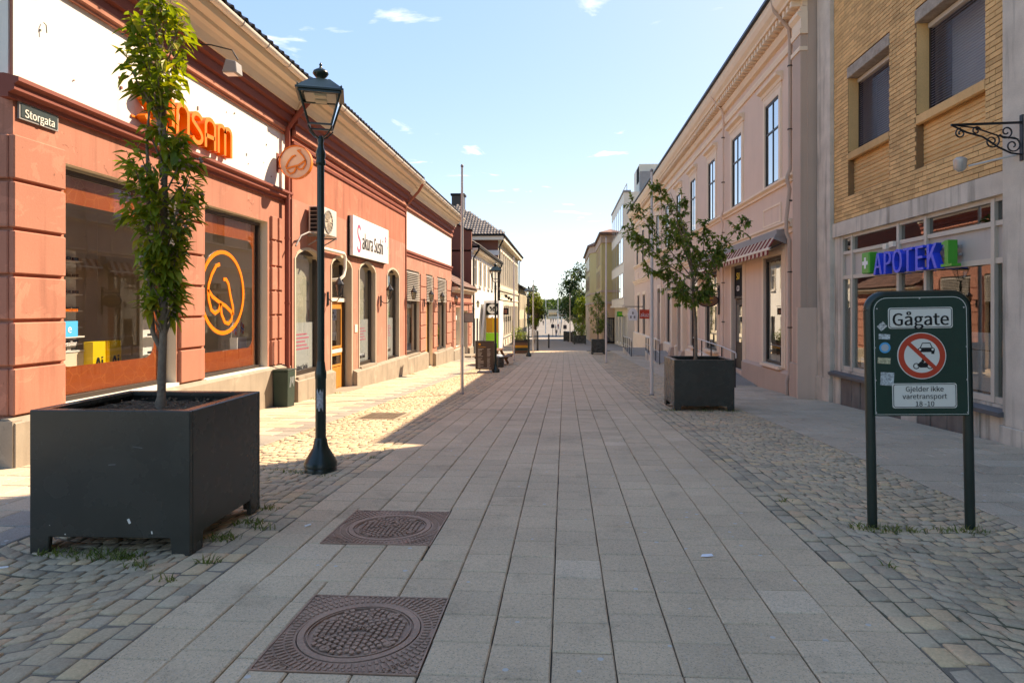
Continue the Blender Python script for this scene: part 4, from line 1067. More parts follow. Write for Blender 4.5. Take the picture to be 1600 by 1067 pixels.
for i, (a, b) in enumerate(BY):
    lv = F.box('louvre_panel', M['grey'], a + .02, b - .02, 1.98, 3.18, -.20, -.05)
    for k in range(16):
        z = 2.02 + k * .071; mb = MB().prism([(F.x(-.05), z), (F.x(.05), z - .03), (F.x(.05), z - .015), (F.x(-.05), z + .015)], 'y', a + .05, b - .05); mb.build('slat', M['louvre'] if 'louvre' in M else M.setdefault('louvre', PM('weathered_louvre', (.50, .46, .41), .6, .1, 3, .03, 50, .05, 60, .3)), lv)
    if i == 1:
        d_ = F.box('door', M['ochrewood'], a + .12, b - .12, -.95, 1.90, -.27, -.22)
        F.box('door_glass', M['glass_mirror'], a + .35, b - .35, .35, 1.6, -.218, -.21, d_); F.box('door_panel', M['ochrewood'], a + .32, b - .32, -.75, .10, -.22, -.20, d_); F.box('door_frame', M['darkframe'], b - .12, b - .02, -.95, 1.98, -.29, -.16)
    else:
        wo = F.win(a + .02, b - .02, (-.13, 0, -.33)[i], 1.95, .20, .09, M['darkframe'], M['glass_shop'], fd=.09)
        F.box('curtain', M['interior_l'], a + .9, b - .1, -.1, 1.9, -.45, -.44, wo)
        F.box('window_sill', M['plinth'], a, b, (-.19, 0, -.39)[i], (-.14, 0, -.34)[i], -.3, .08, wo)
        if i == 0:
            F.box('sign_panel', M['black'], a + .35, b - .75, 1.05, 1.42, -.26, -.255, wo); F.text(M['signwhite'], 'Frisør', .22, a + .95, 1.23, -.252, parent=wo)
            F.box('red_plant_trough', M['rednails'], a + .15, b - 1.0, -.1, .12, -.42, -.34, wo)
mb = MB().tube([(F.x(.70), 24.35, 6.38), (F.x(.55), 24.3, 6.1), (F.x(.25), 24.2, 5.72), (F.x(.08), 24.15, 5.5), (F.x(.08), 24.15, -.3)], .05, 8); mb.build('downpipe', M['salmon_d'], B3, smooth=40)
F.box('downpipe_foot', M['black'], 24.10, 24.24, -.95, -.3, .02, .19)
# wall lanterns
def wall_lantern():
    t = thing('wall_lantern', 'x', 'wall lamp')
    m = M['iron']
    MB().box(-.0, .025, -.05, .05, -.22, .12).build('back_plate', m, t)
    MB().tube([(.02, 0, -.05), (.12, 0, -.13), (.24, 0, -.12), (.30, 0, -.04)], .014, 6).build('bracket', m, t)
    b = MB().lathe([(.055, .0), (.075, .02), (.06, .03), (.105, .30), (.12, .30), (.12, .32), (.05, .42), (.03, .46), (.012, .48), (.012, .55), (.001, .56)], 6, .30, 0, 0, 0, R(30))
    MB().lathe([(.055, .0), (.075, .02), (.06, .03), (.04, .03)], 6, .30, 0, 0, 0, R(30)).build('base', m, t)
    MB().lathe([(.125, .295), (.125, .315), (.05, .42), (.03, .46), (.012, .48), (.012, .55), (.001, .56)], 6, .30, 0, 0, 0, R(30)).build('cap', m, t)
    for k in range(6):
        a = R(30 + 60 * k); MB().bar((.30 + .06 * math.cos(a), .06 * math.sin(a), .03), (.30 + .108 * math.cos(a), .108 * math.sin(a), .30), .010).build('glazing_bar', m, t)
    M['lampglass'] = glass_mat('lantern_glass', (.62, .60, .52), 1.5, .04)
    q = MB().lathe([(.056, .03), (.103, .298)], 6, .30, 0, 0, 0, R(30)); q.f = q.f[:-2]; q.m = q.m[:-2]; q.build('glazing', M['lampglass'], t)
    return t
wl = wall_lantern()
for i, (y, z, X, lab) in enumerate((
        (16.10, 1.98, -5.98, 'black wall lantern beside the orange door, partly behind the lamp post'), (20.85, 1.98, -5.98, 'black wall lantern between the two far arched windows of the restaurant'),
        (24.36, 2.0, -6.01, 'black wall lantern in front of the first louvred panel'), (27.6, 1.98, -6.01, 'black wall lantern on the pier before the ochre door'),
        (30.1, 1.95, -6.01, 'black wall lantern on the pier after the ochre door'), (34.0, 1.9, -6.01, 'black wall lantern at the end of the louvred shop'),
        (42.6, 1.75, -6.0, 'small pale wall lantern on the white building'))):
    t = wl if i == 0 else copy_tree(wl); t.location = (X, y, z); t['label'] = lab; t['group'] = 'wall lanterns along the sunny fronts'

# ---------------------------------------------------------------- low salmon building
B4 = thing('low_shop_building', 'low one-storey salmon shop with brown tiled eave beyond the louvred shop', 'building', (-6.1, 34.7, g(34.7)))
F = Fac(B4, -6.02, 1); y0, y1 = 34.62, 42.0
F.wall('wall', M['salmon_l'], y0, y1, -2.5, 2.75, [(35.7, 37.3, -.45, 1.75), (38.3, 40.2, -1.15, 1.55)], .3, M['cream'])
F.shell(M['salmon_l'], y0, y1, -2.5, 2.75, 8)
F.prof('cornice', M['cream'], y0 - .2, y1, [(0, 2.55), (.10, 2.55), (.14, 2.68), (.36, 2.74), (.36, 2.84), (0, 2.84)])
F.prof('moulding', M['oxide'], y0, y1, [(0, 1.92), (.06, 1.92), (.09, 2.04), (0, 2.04)])
rf = F.prof('roof', M['tile_red'], y0 - .2, y1, [(.42, 2.845), (-3.2, 4.9), (-3.2, 2.845)])
tile_field(rf, M['tile_red'], (F.x(.45), y0 - .2, 2.87), (0, 1, 0), (-3.62, 0, 2.055), 32, 11, .235, .36)
F.prof('plinth', M['plinth'], y0, 38.2, [(0, -2.5), (.12, -2.5), (.12, -.62), (0, -.55)]); F.prof('plinth', M['plinth'], 40.3, y1, [(0, -2.5), (.12, -2.5), (.12, -.8), (0, -.75)])
F.blocks(M['salmon_l'], 34.75, 35.5, [-.5, 0, .5, 1.0, 1.5, 1.9]); F.blocks(M['salmon_l'], 37.45, 38.1, [-.5, 0, .5, 1.0, 1.5, 1.9]); F.blocks(M['salmon_l'], 40.5, 41.8, [-.6, 0, .5, 1.0, 1.5, 1.9])
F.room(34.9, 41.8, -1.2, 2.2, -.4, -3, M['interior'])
wo = F.win(35.72, 37.28, -.43, 1.73, .3, .09, M['whiteframe'], M['glass_shop'], zsplit=(1.2,)); F.box('fascia_board', M['signwhite'], 35.75, 37.25, 1.02, 1.28, -.22, -.18, wo)
F.box('door', M['dark'], 38.5, 40.0, -1.15, 1.5, -.28, -.22); F.box('doorstep', M['plinth'], 38.25, 40.3, -1.6, -1.13, -.3, .5)
t = thing('projecting_box_sign', 'dark square box sign projecting above the low shop door', 'sign', (-6.0, 38.4, 1.0))
MB().box(-5.95, -5.35, 38.2, 38.34, .86, 1.42).build('box', M['dark'], t); MB().box(-5.92, -5.38, 38.192, 38.2, .89, 1.39).build('face', M['grey'], t); MB().bar((-6.02, 38.27, 1.3), (-5.9, 38.27, 1.3), .04).build('bracket', M['iron'], t)

# ---------------------------------------------------------------- white two-storey house
B5 = thing('white_house', 'white two-storey house with black gutters, brown gable and tall upper windows', 'building', (-6.1, 42.1, g(42)))
F = Fac(B5, -6.05, 1); y0, y1 = 42.06, 58.9
UW = [(43.2 + k * 2.55, 44.35 + k * 2.55, 3.25, 5.0) for k in range(6)]
LW = [(43.0, 43.9, -1.5, 1.0), (44.4, 45.4, -1.5, 1.0), (51.2, 52.4, -1.2, 1.0), (53.6, 54.8, -1.2, 1.0), (56.0, 57.2, -1.3, 1.0)]
F.wall('wall', M['whitewash'], y0, y1, -3, 5.5, UW + LW, .2)
F.shell(M['brownwall'], y0, y1, -3, 5.5, 9)
MB().prism([(-6.06, 5.4), (-6.06, 6.75), (-6.35, 6.75), (-10.5, 9.2), (-15, 6.5), (-15, 5.4)], 'y', y0, y0 + .3).build('gable', M['brownwall'], B5)
MB().prism([(-6.0, 6.75), (-6.0, 6.85), (-6.38, 6.87), (-10.5, 9.32), (-10.5, 9.2), (-6.35, 6.75)], 'y', y0 - .06, y0 + .36).build('gable_coping', M['dark'], B5)
F.prof('cornice', M['cream'], y0 + .3, y1, [(0, 5.35), (.08, 5.35), (.14, 5.5), (.38, 5.55), (.38, 5.66), (0, 5.66)])
F.prof('gutter', M['dark'], y0 + .3, y1, [(.36, 5.68), (.50, 5.66), (.52, 5.80), (.36, 5.82)])
rf = F.prof('roof', M['tile_grey'], y0 + .35, y1, [(.42, 5.8), (-4.4, 8.6), (-9, 5.8)])
tile_field(rf, M['tile_grey'], (F.x(.45), y0 + .4, 5.84), (0, 1, 0), (-4.82, 0, 2.8), 70, 15, .235, .36)
for yy in (42.5, 58.3): MB().tube([(F.x(.44), yy, 5.7), (F.x(.4), yy, 5.5), (F.x(.08), yy, 5.0), (F.x(.08), yy, -2.0)], .06, 8).build('downpipe', M['iron'], B5, smooth=40)
for (a, b, c, d) in UW:
    wo = F.win(a, b, c, d, .14, .08, M['whiteframe'], M['glass_mirror'], ny=2, zsplit=(c + 1.25,), fd=.08)
    F.box('window_sill', M['whiteframe'], a - .08, b + .08, c - .12, c, -.12, .12, wo); F.box('curtain', M['interior_l'], a, b, c, d, -.35, -.34, wo)
    F.box('surround', M['cream'], a - .14, a - .01, c, d + .1, 0, .05, wo); F.box('surround', M['cream'], b + .01, b + .14, c, d + .1, 0, .05, wo)
for (a, b, c, d) in LW:
    wo = F.win(a, b, c, d, .14, .08, M['darkframe'], M['glass_mirror'], fd=.08); F.box('back', M['interior'], a, b, c, d, -.8, -.79, wo)
# portal of the small shop
t = thing('shop_portal', 'white slanted shop portal with dark butterfly sign and lime green panel', 'shop entrance', (-5.4, 47, g(47)))
y0 = 47.0; zg = g(47)
M['portalwhite'] = M['signwhite']
MB().prism([(-5.85, 2.25), (-4.74, 2.25), (-4.74, 2.09), (-5.72, 2.09), (-6.0, zg), (-6.2, zg)], 'y', y0, y0 + 3.2).build('frame', M['signwhite'], t)
MB().box(-5.68, -4.80, y0 + .02, y0 + .20, 1.20, 2.06).build('sign_board', M['dark'], t)
q = MB().lathe([(.36, 0), (.36, .02), (.001, .02)], 28); r_ = MB(); r_.mesh([(-5.24 + x, y0 + .02 - z, 1.64 + y) for x, y, z in q.v], q.f); r_.build('disc', M['signplate'], t)
mb = MB()
for s_ in (-1, 1):
    mb.poly([(-5.24 + s_ * .01, y0 - .004, 1.66), (-5.24 + s_ * .08, y0 - .004, 1.80), (-5.24 + s_ * .20, y0 - .004, 1.84), (-5.24 + s_ * .19, y0 - .004, 1.70), (-5.24 + s_ * .10, y0 - .004, 1.63)])
    mb.poly([(-5.24 + s_ * .01, y0 - .004, 1.64), (-5.24 + s_ * .11, y0 - .004, 1.60), (-5.24 + s_ * .15, y0 - .004, 1.50), (-5.24 + s_ * .07, y0 - .004, 1.47)])
mb.poly([(-5.255, y0 - .005, 1.72), (-5.225, y0 - .005, 1.72), (-5.23, y0 - .005, 1.46), (-5.25, y0 - .005, 1.46)]); mb.build('butterfly_mark', M['dark'], t)
MB().box(-5.70, -4.78, y0 + .1, y0 + .16, -.08, 1.0).build('amber_glass', M['amber'], t); MB().box(-5.22, -5.16, y0 + .06, y0 + .10, -.08, 1.0).build('amber_mullion', M['yellow'], t)
MB().box(-5.72, -4.78, y0 + .06, y0 + .16, zg, -.09).build('lime_panel', M['lime'], t)
MB().box(-4.80, -4.72, y0, y0 + 3.2, zg, 2.09).build('side_post', M['signwhite'], t)
t = thing('hanging_sign', 'small dark sign on a scrolled bracket beside the butterfly portal', 'sign', (-4.5, 50.5, 1.4))
MB().box(-5.0, -4.35, 50.2, 50.28, 1.2, 1.72).build('plate', M['dark'], t); MB().bar((-6.0, 50.24, 1.85), (-4.3, 50.24, 1.85), .04).build('bar', M['iron'], t); MB().box(-4.9, -4.45, 50.19, 50.2, 1.3, 1.6).build('panel', M['brownwall'], t)

# ---------------------------------------------------------------- cream two-storey house with hipped tile roof
B6 = thing('cream_house', 'cream two-storey house with hipped tiled roof, chimney and black shutter hooks', 'building', (-6.1, 59, g(60)))
F = Fac(B6, -6.05, 1); y0, y1 = 59.2, 84.5
UW = [(60.6 + k * 2.35, 61.8 + k * 2.35, 4.0, 7.0) for k in range(10)]; LW = [(61.6 + k * 2.5, 62.8 + k * 2.5, -1.0, 1.9) for k in range(9)]; CW = [(63 + k * 3.0, 63.9 + k * 3.0, -2.1, -1.45) for k in range(6)]
F.wall('wall', M['creamwall'], y0, y1, -4, 7.9, UW + LW + CW, .18)
F.shell(M['creamwall'], y0, y1, -4, 7.9, 9.5)
F.prof('string_course', M['creamwall'], y0, y1, [(0, 3.35), (.10, 3.35), (.14, 3.6), (0, 3.65)]); F.prof('string_course', M['cream'], y0, y1, [(0, 2.5), (.08, 2.5), (.08, 2.62), (0, 2.65)])
F.prof('cellar_ledge', M['grey'], y0, y1, [(0, -1.3), (.08, -1.3), (.08, -1.2), (0, -1.2)])
MB().box(-15.8, -6.07, y0 - .12, y0 + .02, 5.2, 7.9).build('end_wall', M['brownwall'], B6); MB().box(-15.8, -5.95, y0 - .16, y0 - .13, 6.55, 7.0).build('end_band', M['whitewash'], B6)
MB().box(-16.0, -5.50, y0 - .65, y1 + .6, 7.9, 8.25).build('eave', M['cream'], B6)
MB().box(-16.1, -5.36, y0 - .78, y1 + .7, 8.25, 8.38).build('gutter', M['dark'], B6)
ex0, ex1, ey0, ey1, ez, rx, rz = -16.0, -5.42, y0 - .72, y1 + .65, 8.39, -10.6, 11.9; ry0, ry1 = ey0 + 5.3, ey1 - 5.3
mb = MB(); A_, B_, C_, D_ = (ex0, ey0, ez), (ex1, ey0, ez), (ex1, ey1, ez), (ex0, ey1, ez); E1, E2 = (rx, ry0, rz), (rx, ry1, rz)
for f in ((A_, B_, E1), (B_, C_, E2, E1), (C_, D_, E2), (D_, A_, E1, E2), (A_, D_, C_, B_)): mb.poly(f)
rf = mb.build('roof', M['tile_grey'], B6)
sl = (rz - ez) / (ry0 - ey0)
tile_field(rf, M['tile_grey'], (ex0, ey0, ez + .03), (1, 0, 0), (0, 1, sl), 38, 16, .28, .40, lambda p: abs(p.x - rx) < (5.35) * (1 - (p.y - ey0) / 5.3))
ch = MB().box(-11.3, -10.1, 64.6, 65.8, 11.0, 13.0).build('chimney', M['darkframe'], rf); MB().box(-11.4, -10.0, 64.5, 65.9, 13.0, 13.2).build('chimney_cap', M['dark'], ch)
MB().tube([(ex1 - .05, ey0 + .1, 8.28), (ex1 - .1, ey0 + .2, 8.0), (-5.95, y0 + .1, 7.3), (-5.95, y0 + .1, -2)], .07, 8).build('downpipe', M['iron'], B6, smooth=40); MB().tube([(-5.45, y1 + .3, 8.28), (-5.9, y1 - .1, 7.6), (-5.95, y1 - .1, -2.5)], .07, 8).build('downpipe', M['iron'], B6, smooth=40)
for (a, b, c, d) in UW + LW:
    wo = F.win(a, b, c, d, .12, .10, M['whiteframe'], M['glass_mirror'], ny=2, zsplit=(c + (d - c) * .65,), fd=.08); F.box('back', M['cream'], a, b, c, d, -.4, -.39, wo)
    F.box('surround', M['cream'], a - .2, b + .2, d, d + .22, 0, .10, wo); F.box('surround', M['cream'], a - .16, a, c - .1, d, 0, .06, wo); F.box('surround', M['cream'], b, b + .16, c - .1, d, 0, .06, wo)
for (a, b, c, d) in CW: F.box('cellar_window', M['dark'], a, b, c, d, -.17, -.12)
for i in range(4): F.box('shutter_hook', M['dark'], 63.9 + i * 2.5, 64.15 + i * 2.5, .35, .85, 0, .12)
text('lettering', B6, M['cream'], 'HOTELL', .5, (F.x(.145), 72, 3.05), ROT_L) if 0 else None
for i, (yy, zz) in enumerate(((61.5, 2.75), (64.5, 2.6), (67.5, 2.5))):
    t = thing('facade_spotlight', ['first small black spotlight on the cream house, by the near downpipe', 'second small black spotlight along the cream house', 'third small black spotlight along the cream house'][i], 'lamp', (-6, yy, zz)); t['group'] = 'spotlights on the cream house'
    MB().tube([(-6.04, yy, zz + .3), (-5.6, yy, zz + .25)], .03, 6).build('arm', M['iron'], t); MB().lathe([(.08, -.15), (.16, .15)], 10, -5.55, yy, zz + .1).build('head', M['iron'], t)

B7 = thing('small_beige_house', 'small beige house with dark eave beyond the cream house', 'building', (-6.1, 86, g(86)))
F = Fac(B7, -6.05, 1); y0, y1 = 85.2, 104
UW = [(86.5 + k * 2.9, 87.7 + k * 2.9, 1.4, 3.6) for k in range(6)]; LW = [(86.5 + k * 2.9, 87.7 + k * 2.9, -2.2, .2) for k in range(6)]
F.wall('wall', M['beigewall'], y0, y1, -5, 4.4, UW + LW, .18); F.shell(M['beigewall'], y0, y1, -5, 4.4, 9); F.prof('eave', M['dark'], y0 - .3, y1, [(0, 4.4), (.6, 4.4), (.62, 4.6), (0, 4.7)])
rf = F.prof('roof', M['tile_grey'], y0 - .2, y1, [(.6, 4.62), (-4.5, 7.2), (-9, 4.62)])
for (a, b, c, d) in UW + LW:
    wo = F.win(a, b, c, d, .12, .10, M['whiteframe'], M['glass_mirror'], ny=2, fd=.08); F.box('back', M['interior_l'], a, b, c, d, -.4, -.39, wo)
# ================================================================ RIGHT SIDE
# ---------------------------------------------------------------- yellow brick building with the pharmacy
BY = thing('brick_building', 'yellow brick building with concrete frame and pharmacy windows at street level', 'building', (6.1, 12, g(12)))
F = Fac(BY, 6.1, -1); y0, y1 = -9.0, 15.86; TOP = 14.6
REC = [(a, b, c, d) for a, b in ((12.60, 14.37), (9.80, 11.66), (6.3, 8.1), (3.5, 5.3)) for c, d in ((4.10, 6.88), (8.35, 11.2))]
SH = [(9.30, 14.73, .33, 3.26), (2.0, 8.35, .33, 3.26)]
F.wall('wall', M['mortar'], y0, y1, 3.59, TOP, REC, .30)
F.shell(M['concrete'], y0, y1, -1, TOP, 10)
F.wall('ground_floor_wall', M['concrete'], y0, y1, -1, 3.59, SH, .22)
for a, b in ((15.10, 15.85), (8.40, 9.29)):
    F.box('pilaster', M['concrete'], a, b, .08, TOP - .2, -.02, .10, bev=.008); F.box('pilaster_base', M['concrete'], a - .02, b + .02, -.9, .08, -.02, .13, bev=.008)
F.box('lintel_beam', M['concrete'], 9.30, 15.09, 3.27, 3.58, -.02, .05); F.box('lintel_beam', M['concrete'], 2, 8.39, 3.27, 3.58, -.02, .05)
F.box('parapet', M['concrete'], y0, y1, TOP - .4, TOP + .02, .0, .14)
# bricks
CH, BL = .082, .25
bk = []
rg = random.Random(9)
for j in range(int((TOP - .45 - 3.60) / CH)):
    z = 3.605 + j * CH; x = 2.2 - (BL / 2 if j % 2 else 0)
    while x < 15.08:
        segs = [(x, x + BL)]
        for (a, b, c, d) in REC + [(8.40, 9.29, 0, 99)]:
            if z + CH * .5 > c and z + CH * .5 < d:
                ns = []
                for p, q in segs:
                    if q <= a or p >= b: ns.append((p, q)); continue
                    if p < a: ns.append((p, a))
                    if q > b: ns.append((b, q))
                segs = ns
        for p, q in segs:
            if q - p > .04: bk.append((max(p, 2.2), min(q, 15.09), z))
        x += BL
def brick_geo(l): return MB().mesh([(dx, dy, dz) for dx in (0.02, -.009) for dy, dz in ((0, 0), (l, 0), (l, CH - .013), (0, CH - .013))], [(4, 5, 6, 7), (0, 1, 5, 4), (1, 2, 6, 5), (2, 3, 7, 6), (3, 0, 4, 7)])
vb = sorted([b for b in bk if 9.3 < b[0] and b[2] < 1.68 + .47 * math.hypot(6.1, b[0])], key=lambda b: b[0] ** 2 + (b[2] - 1.68) ** 2)[:300]; vbs = set(vb)
bmesh_cache = {}
mb = MB()
for b in bk:
    l = round(b[1] - b[0] - .008, 3); jx = rg.uniform(-.003, .002)
    if b in vbs:
        if l not in bmesh_cache: bmesh_cache[l] = brick_geo(l).data('brick', M['brick'])
        piece('brick', bmesh_cache[l], BY, (6.1 + jx, b[0] + .004, b[2]))
    else:
        q = brick_geo(l); mb.mesh([(6.1 + jx + x, b[0] + .004 + y, b[2] + z) for x, y, z in q.v], q.f)
mb.build('brick_field', M['brick'], BY, kind='stuff')
# recessed windows
for (a, b, c, d) in REC[:4]:
    zb = c + .95
    F.box('brick_reveal', M['brick'], b - .006, b + .0, zb, d - .02, -.29, -.004); F.box('brick_apron', M['brick'], a, b, c + .0, zb - .12, -.30, -.13)
    for j in range(10): F.box('apron_course', M['brick'], a + .005, b - .005, c + .01 + j * CH, c + CH * .86 + j * CH, -.13, -.118)
    F.prof('brick_sill', M['brick'], a + .01, b - .005, [(-.30, zb - .12), (-.02, zb - .20), (.012, zb - .18), (.012, zb - .04), (-.30, zb + .02)])
    F.box('concrete_lintel', M['lintel'], a - .02, b + .02, d - .26, d - .03, -.28, .025, bev=.01)
    wo = F.win(a, b, zb + .02, d - .26, .29, .05, M['darkframe'], M['glass_dull'], fd=.08)
    F.box('head_rail', M['acwhite'], a + .03, b - .03, d - .36, d - .28, -.27, -.18, wo)
    F.box('curtain', M['curtain'] if a < 12 else M['grey'], a, b, zb, d - .2, -.62, -.60, wo)
    nsl = int((d - .40 - zb) / .045)
    sl_me = None
    for k in range(nsl):
        z = zb + .08 + k * .045
        if sl_me is None:
            q = MB().mesh([(F.x(-.215), 0, 0), (F.x(-.215), b - a - .1, 0), (F.x(-.225), b - a - .1, .012), (F.x(-.225), 0, .012), (F.x(-.235), 0, .004), (F.x(-.235), b - a - .1, .004)], [(0, 1, 2, 3), (3, 2, 5, 4)])
            M.setdefault('blind', PM('grey_mauve_blind', (.36, .31, .36), .5, .06, 3, .02, 50, 0, 60, .4)); sl_me = q.data('slat', M['blind'])
        o = bpy.data.objects.new('slat', sl_me); C.objects.link(o); o.parent = wo; o.location = Vector((0, a + .05, z)) - ORIG[BY.name]
# pharmacy glazing
mb = MB(); X0, X1 = F.x(-.10), F.x(-.02)
zz = [.35, 2.33, 2.86, 3.22]; yy = [9.32, 9.66, 11.40, 12.31, 14.23, 14.71]
a, b = min(X0, X1), max(X0, X1)
for z, h in ((.35, .09), (2.33, .08), (2.86, .07), (3.20, .06)): mb.box(a, b, 9.30, 14.73, z - h / 2 + .03, z + h / 2 + .03)
gw = mb.build('glazing_frame', M['steel_frame'], BY)
for y in yy: F.box('mullion', M['steel_frame'], y - .04, y + .04, .34, 3.25, -.105, -.005, gw)
for p, q in zip(yy, yy[1:]):
    for c, d, m in ((.42, 2.32, M['glass_shop']), (2.93, 3.2, M['glass_mirror'])): F.box('pane', m, p + .04, q - .04, c, d, -.068, -.060, gw)
    F.box('spandrel', M.setdefault('spandrel', PM('lilac_grey_spandrel', (.46, .41, .36), .45, .08, 2, .03, 50, 0, 60, .4, streak=.3)), p + .04, q - .04, 2.40, 2.86, -.075, -.06, gw)
F.prof('slate_sill', M['slatesill'], 9.26, 15.05, [(-.12, .20), (.16, .19), (.17, .25), (-.12, .31)])
rgc = random.Random(2); y = 9.32
while y < 15.05:
    w = rgc.uniform(.32, .55); e = min(y + w, 15.06); F.box('cladding_panel', M['slate'] if rgc.random() < .75 else M['concrete'], y + .012, e - .012, -.8, .19, 0, .045 + rgc.uniform(0, .01), bev=.006); y += w
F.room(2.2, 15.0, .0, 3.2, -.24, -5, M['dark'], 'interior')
F.box('counter', M['ochrewood'], 9.5, 11.0, .02, 1.55, -1.2, -1.8); F.box('poster', M['film'], 9.75, 11.3, .45, 1.05, -.16, -.15); F.box('poster', M['film'], 9.9, 11.2, 1.06, 1.32, -.16, -.15); F.box('poster', M['signwhite'], 12.4, 14.1, .45, .66, -.16, -.15)
# pharmacy sign
t = thing('pharmacy_sign', 'blue block letter pharmacy sign with green cross and green numeral above the glazing', 'sign', (6.0, 11.9, 2.4))
G = Fac(t, 6.1, -1)
G.box('cross_box', M['green'], 12.98, 13.30, 2.36, 2.78, .02, .20, bev=.02)
for dy, dz in ((.11, .035), (.035, .11)): G.box('cross', M['white'], 13.14 - dy, 13.14 + dy, 2.57 - dz, 2.57 + dz, .19, .206 + dy * .01)
yy = 12.86
for ch in 'APOTEK':
    wd = .36
    text('letter', t, M['blue'], ch, .66, (G.x(.11), yy - wd / 2 + .02, 2.565), ROT_R, ext=.06, sx=.92, bold=.014); yy -= wd
text('numeral', t, M['green'], '1', .66, (G.x(.11), 10.47, 2.575), ROT_R, ext=.07, sx=1.1, bold=.02)
G.box('mounting_rail', M['grey'], 10.4, 13.2, 2.50, 2.54, -.02, .03); G.box('mounting_rail', M['grey'], 10.4, 13.2, 2.62, 2.66, -.02, .03)
t = thing('junction_box', 'two small cream junction boxes above the pharmacy sign', 'junction box', (6.0, 12.4, 2.85)); G = Fac(t, 6.1, -1); G.box('box', M['cream'], 12.35, 12.5, 2.82, 2.92, .0, .06); G.box('box', M['cream'], 12.60, 12.74, 2.80, 2.90, .0, .06)
# wrought iron bracket with floodlight
t = thing('iron_bracket', 'black wrought iron scroll bracket on the brick building pilaster', 'bracket', (6.0, 8.9, 3.8))
yb = 8.9; m = M['iron']
MB().box(5.985, 6.01, yb - .03, yb + .03, 3.62, 4.22).build('wall_bar', m, t)
MB().bar((6.0, yb, 4.12), (5.10, yb, 4.10), .028).build('top_bar', m, t)
def scroll(cx, cz, r, a0, turns, s=1, n=26): return [(cx + r * (1 - .8 * i / n) * math.cos(R(a0) + s * turns * 2 * math.pi * i / n), yb, cz + r * (1 - .8 * i / n) * math.sin(R(a0) + s * turns * 2 * math.pi * i / n)) for i in range(n + 1)]
for P in (scroll(5.22, 3.99, .07, 90, 1.4), scroll(5.62, 3.88, .10, 60, 1.5, -1), scroll(5.80, 4.0, .09, 200, 1.4), scroll(5.88, 3.82, .11, 120, 1.5, -1), scroll(5.42, 4.02, .06, 0, 1.3)):
    MB().tube(P, .010, 6).build('scroll', m, t)
MB().tube([(5.12, yb, 4.09), (5.30, yb, 4.0), (5.5, yb, 3.94), (5.7, yb, 3.80), (5.86, yb, 3.72), (5.99, yb, 3.70)], .012, 6).build('brace', m, t)
MB().tube([(5.12, yb, 4.10), (5.4, yb, 4.06), (5.7, yb, 3.95), (5.95, yb, 3.9)], .010, 6).build('brace', m, t)
t = thing('floodlight', 'small pale floodlight on a short arm below the wrought iron bracket', 'lamp', (6.0, 8.9, 3.7))
MB().tube([(6.0, 9.0, 3.72), (5.7, 9.1, 3.66), (5.5, 9.2, 3.62)], .014, 6).build('arm', M['polepaint'], t); MB().lathe([(.035, -.10), (.075, -.06), (.085, .06), (.05, .09), (.001, .10)], 14, 5.42, 9.25, 3.66).build('head', M['alum'], t, smooth=40)

# ---------------------------------------------------------------- dusty pink building
BP = thing('pink_building', 'dusty pink two-storey classical building with dentil cornice and tall upper windows', 'building', (5.8, 16, g(16)))
F = Fac(BP, 5.8, -1); y0, y1 = 15.9, 54.4
wy = [17.92 + k * 3.72 for k in range(10)]
UW = [(y, y + 1.22, 5.14, 7.48) for y in wy]
GO = [(17.66, 19.22, .10, 3.12), (21.45, 22.85, -.35, 3.12), (25.0, 27.05, .02, 3.12), (28.6, 30.2, -.05, 3.0), (32.0, 33.6, -.5, 3.0), (35.6, 37.2, -.6, 2.9), (39.2, 40.8, -.9, 2.9), (43.0, 44.4, -.9, 2.7), (47.0, 48.4, -1.0, 2.7), (50.6, 52.0, -1.0, 2.7)]
F.wall('wall', M['pink'], y0, y1, -3, 9.2, UW + GO, .32, M['pink'])
F.shell(M['pinkdark'], y0, y1, -3, 9.2, 11)
F.prof('plinth', M['pinkdark'], 16.6, 21.35, [(-.05, -2), (.10, -2), (.10, -.02), (0, .06), (-.05, .06)])
for a, b in ((22.95, 31.9), (33.7, 39.1), (40.9, 54.3)): F.prof('plinth', M['pinktrim'], a, b, [(-.05, -3), (.12, -3), (.12, -.28), (0, -.2), (-.05, -.2)])
F.prof('shop_cornice', M['pinktrim'], 16.7, y1, [(0, 3.62), (.05, 3.62), (.05, 3.72), (.12, 3.76), (.12, 3.84), (.17, 3.88), (.17, 3.93), (0, 3.97)])
F.prof('sill_course', M['pinktrim'], 16.6, y1, [(0, 4.92), (.05, 4.92), (.05, 4.98), (.13, 5.03), (.13, 5.09), (0, 5.13)])
F.prof('architrave', M['pinktrim'], 16.5, y1, [(0, 8.28), (.05, 8.28), (.08, 8.38), (.08, 8.44), (0, 8.46)])
F.prof('bed_moulding', M['pinktrim'], y0, y1, [(0, 8.70), (.10, 8.72), (.16, 8.84), (.16, 8.90), (0, 8.92)])
F.prof('cornice', M['pinktrim'], y0 - .15, y1, [(0, 9.08), (.40, 9.08), (.42, 9.14), (.50, 9.22), (.56, 9.34), (.58, 9.44), (.58, 9.50), (0, 9.52)])
F.prof('gutter', M['iron'], y0 - .15, y1, [(.54, 9.50), (.66, 9.52), (.66, 9.60), (.50, 9.60)])
F.prof('roof', M['tile_black'], y0 - .1, y1, [(.55, 9.55), (-5.4, 11.3), (-11, 9.4)])
F.box('frieze_back', M['pinktrim'], y0, y1, 8.92, 9.08, 0, .12)
dm = MB().box(F.x(.36), F.x(.10), 0, .13, 0, .155).data('dentil', M['pinktrim']); nd = int((y1 - y0) / .27)
for k in range(nd): piece('dentil', dm, BP, (0, y0 + .05 + k * .27, 8.922))
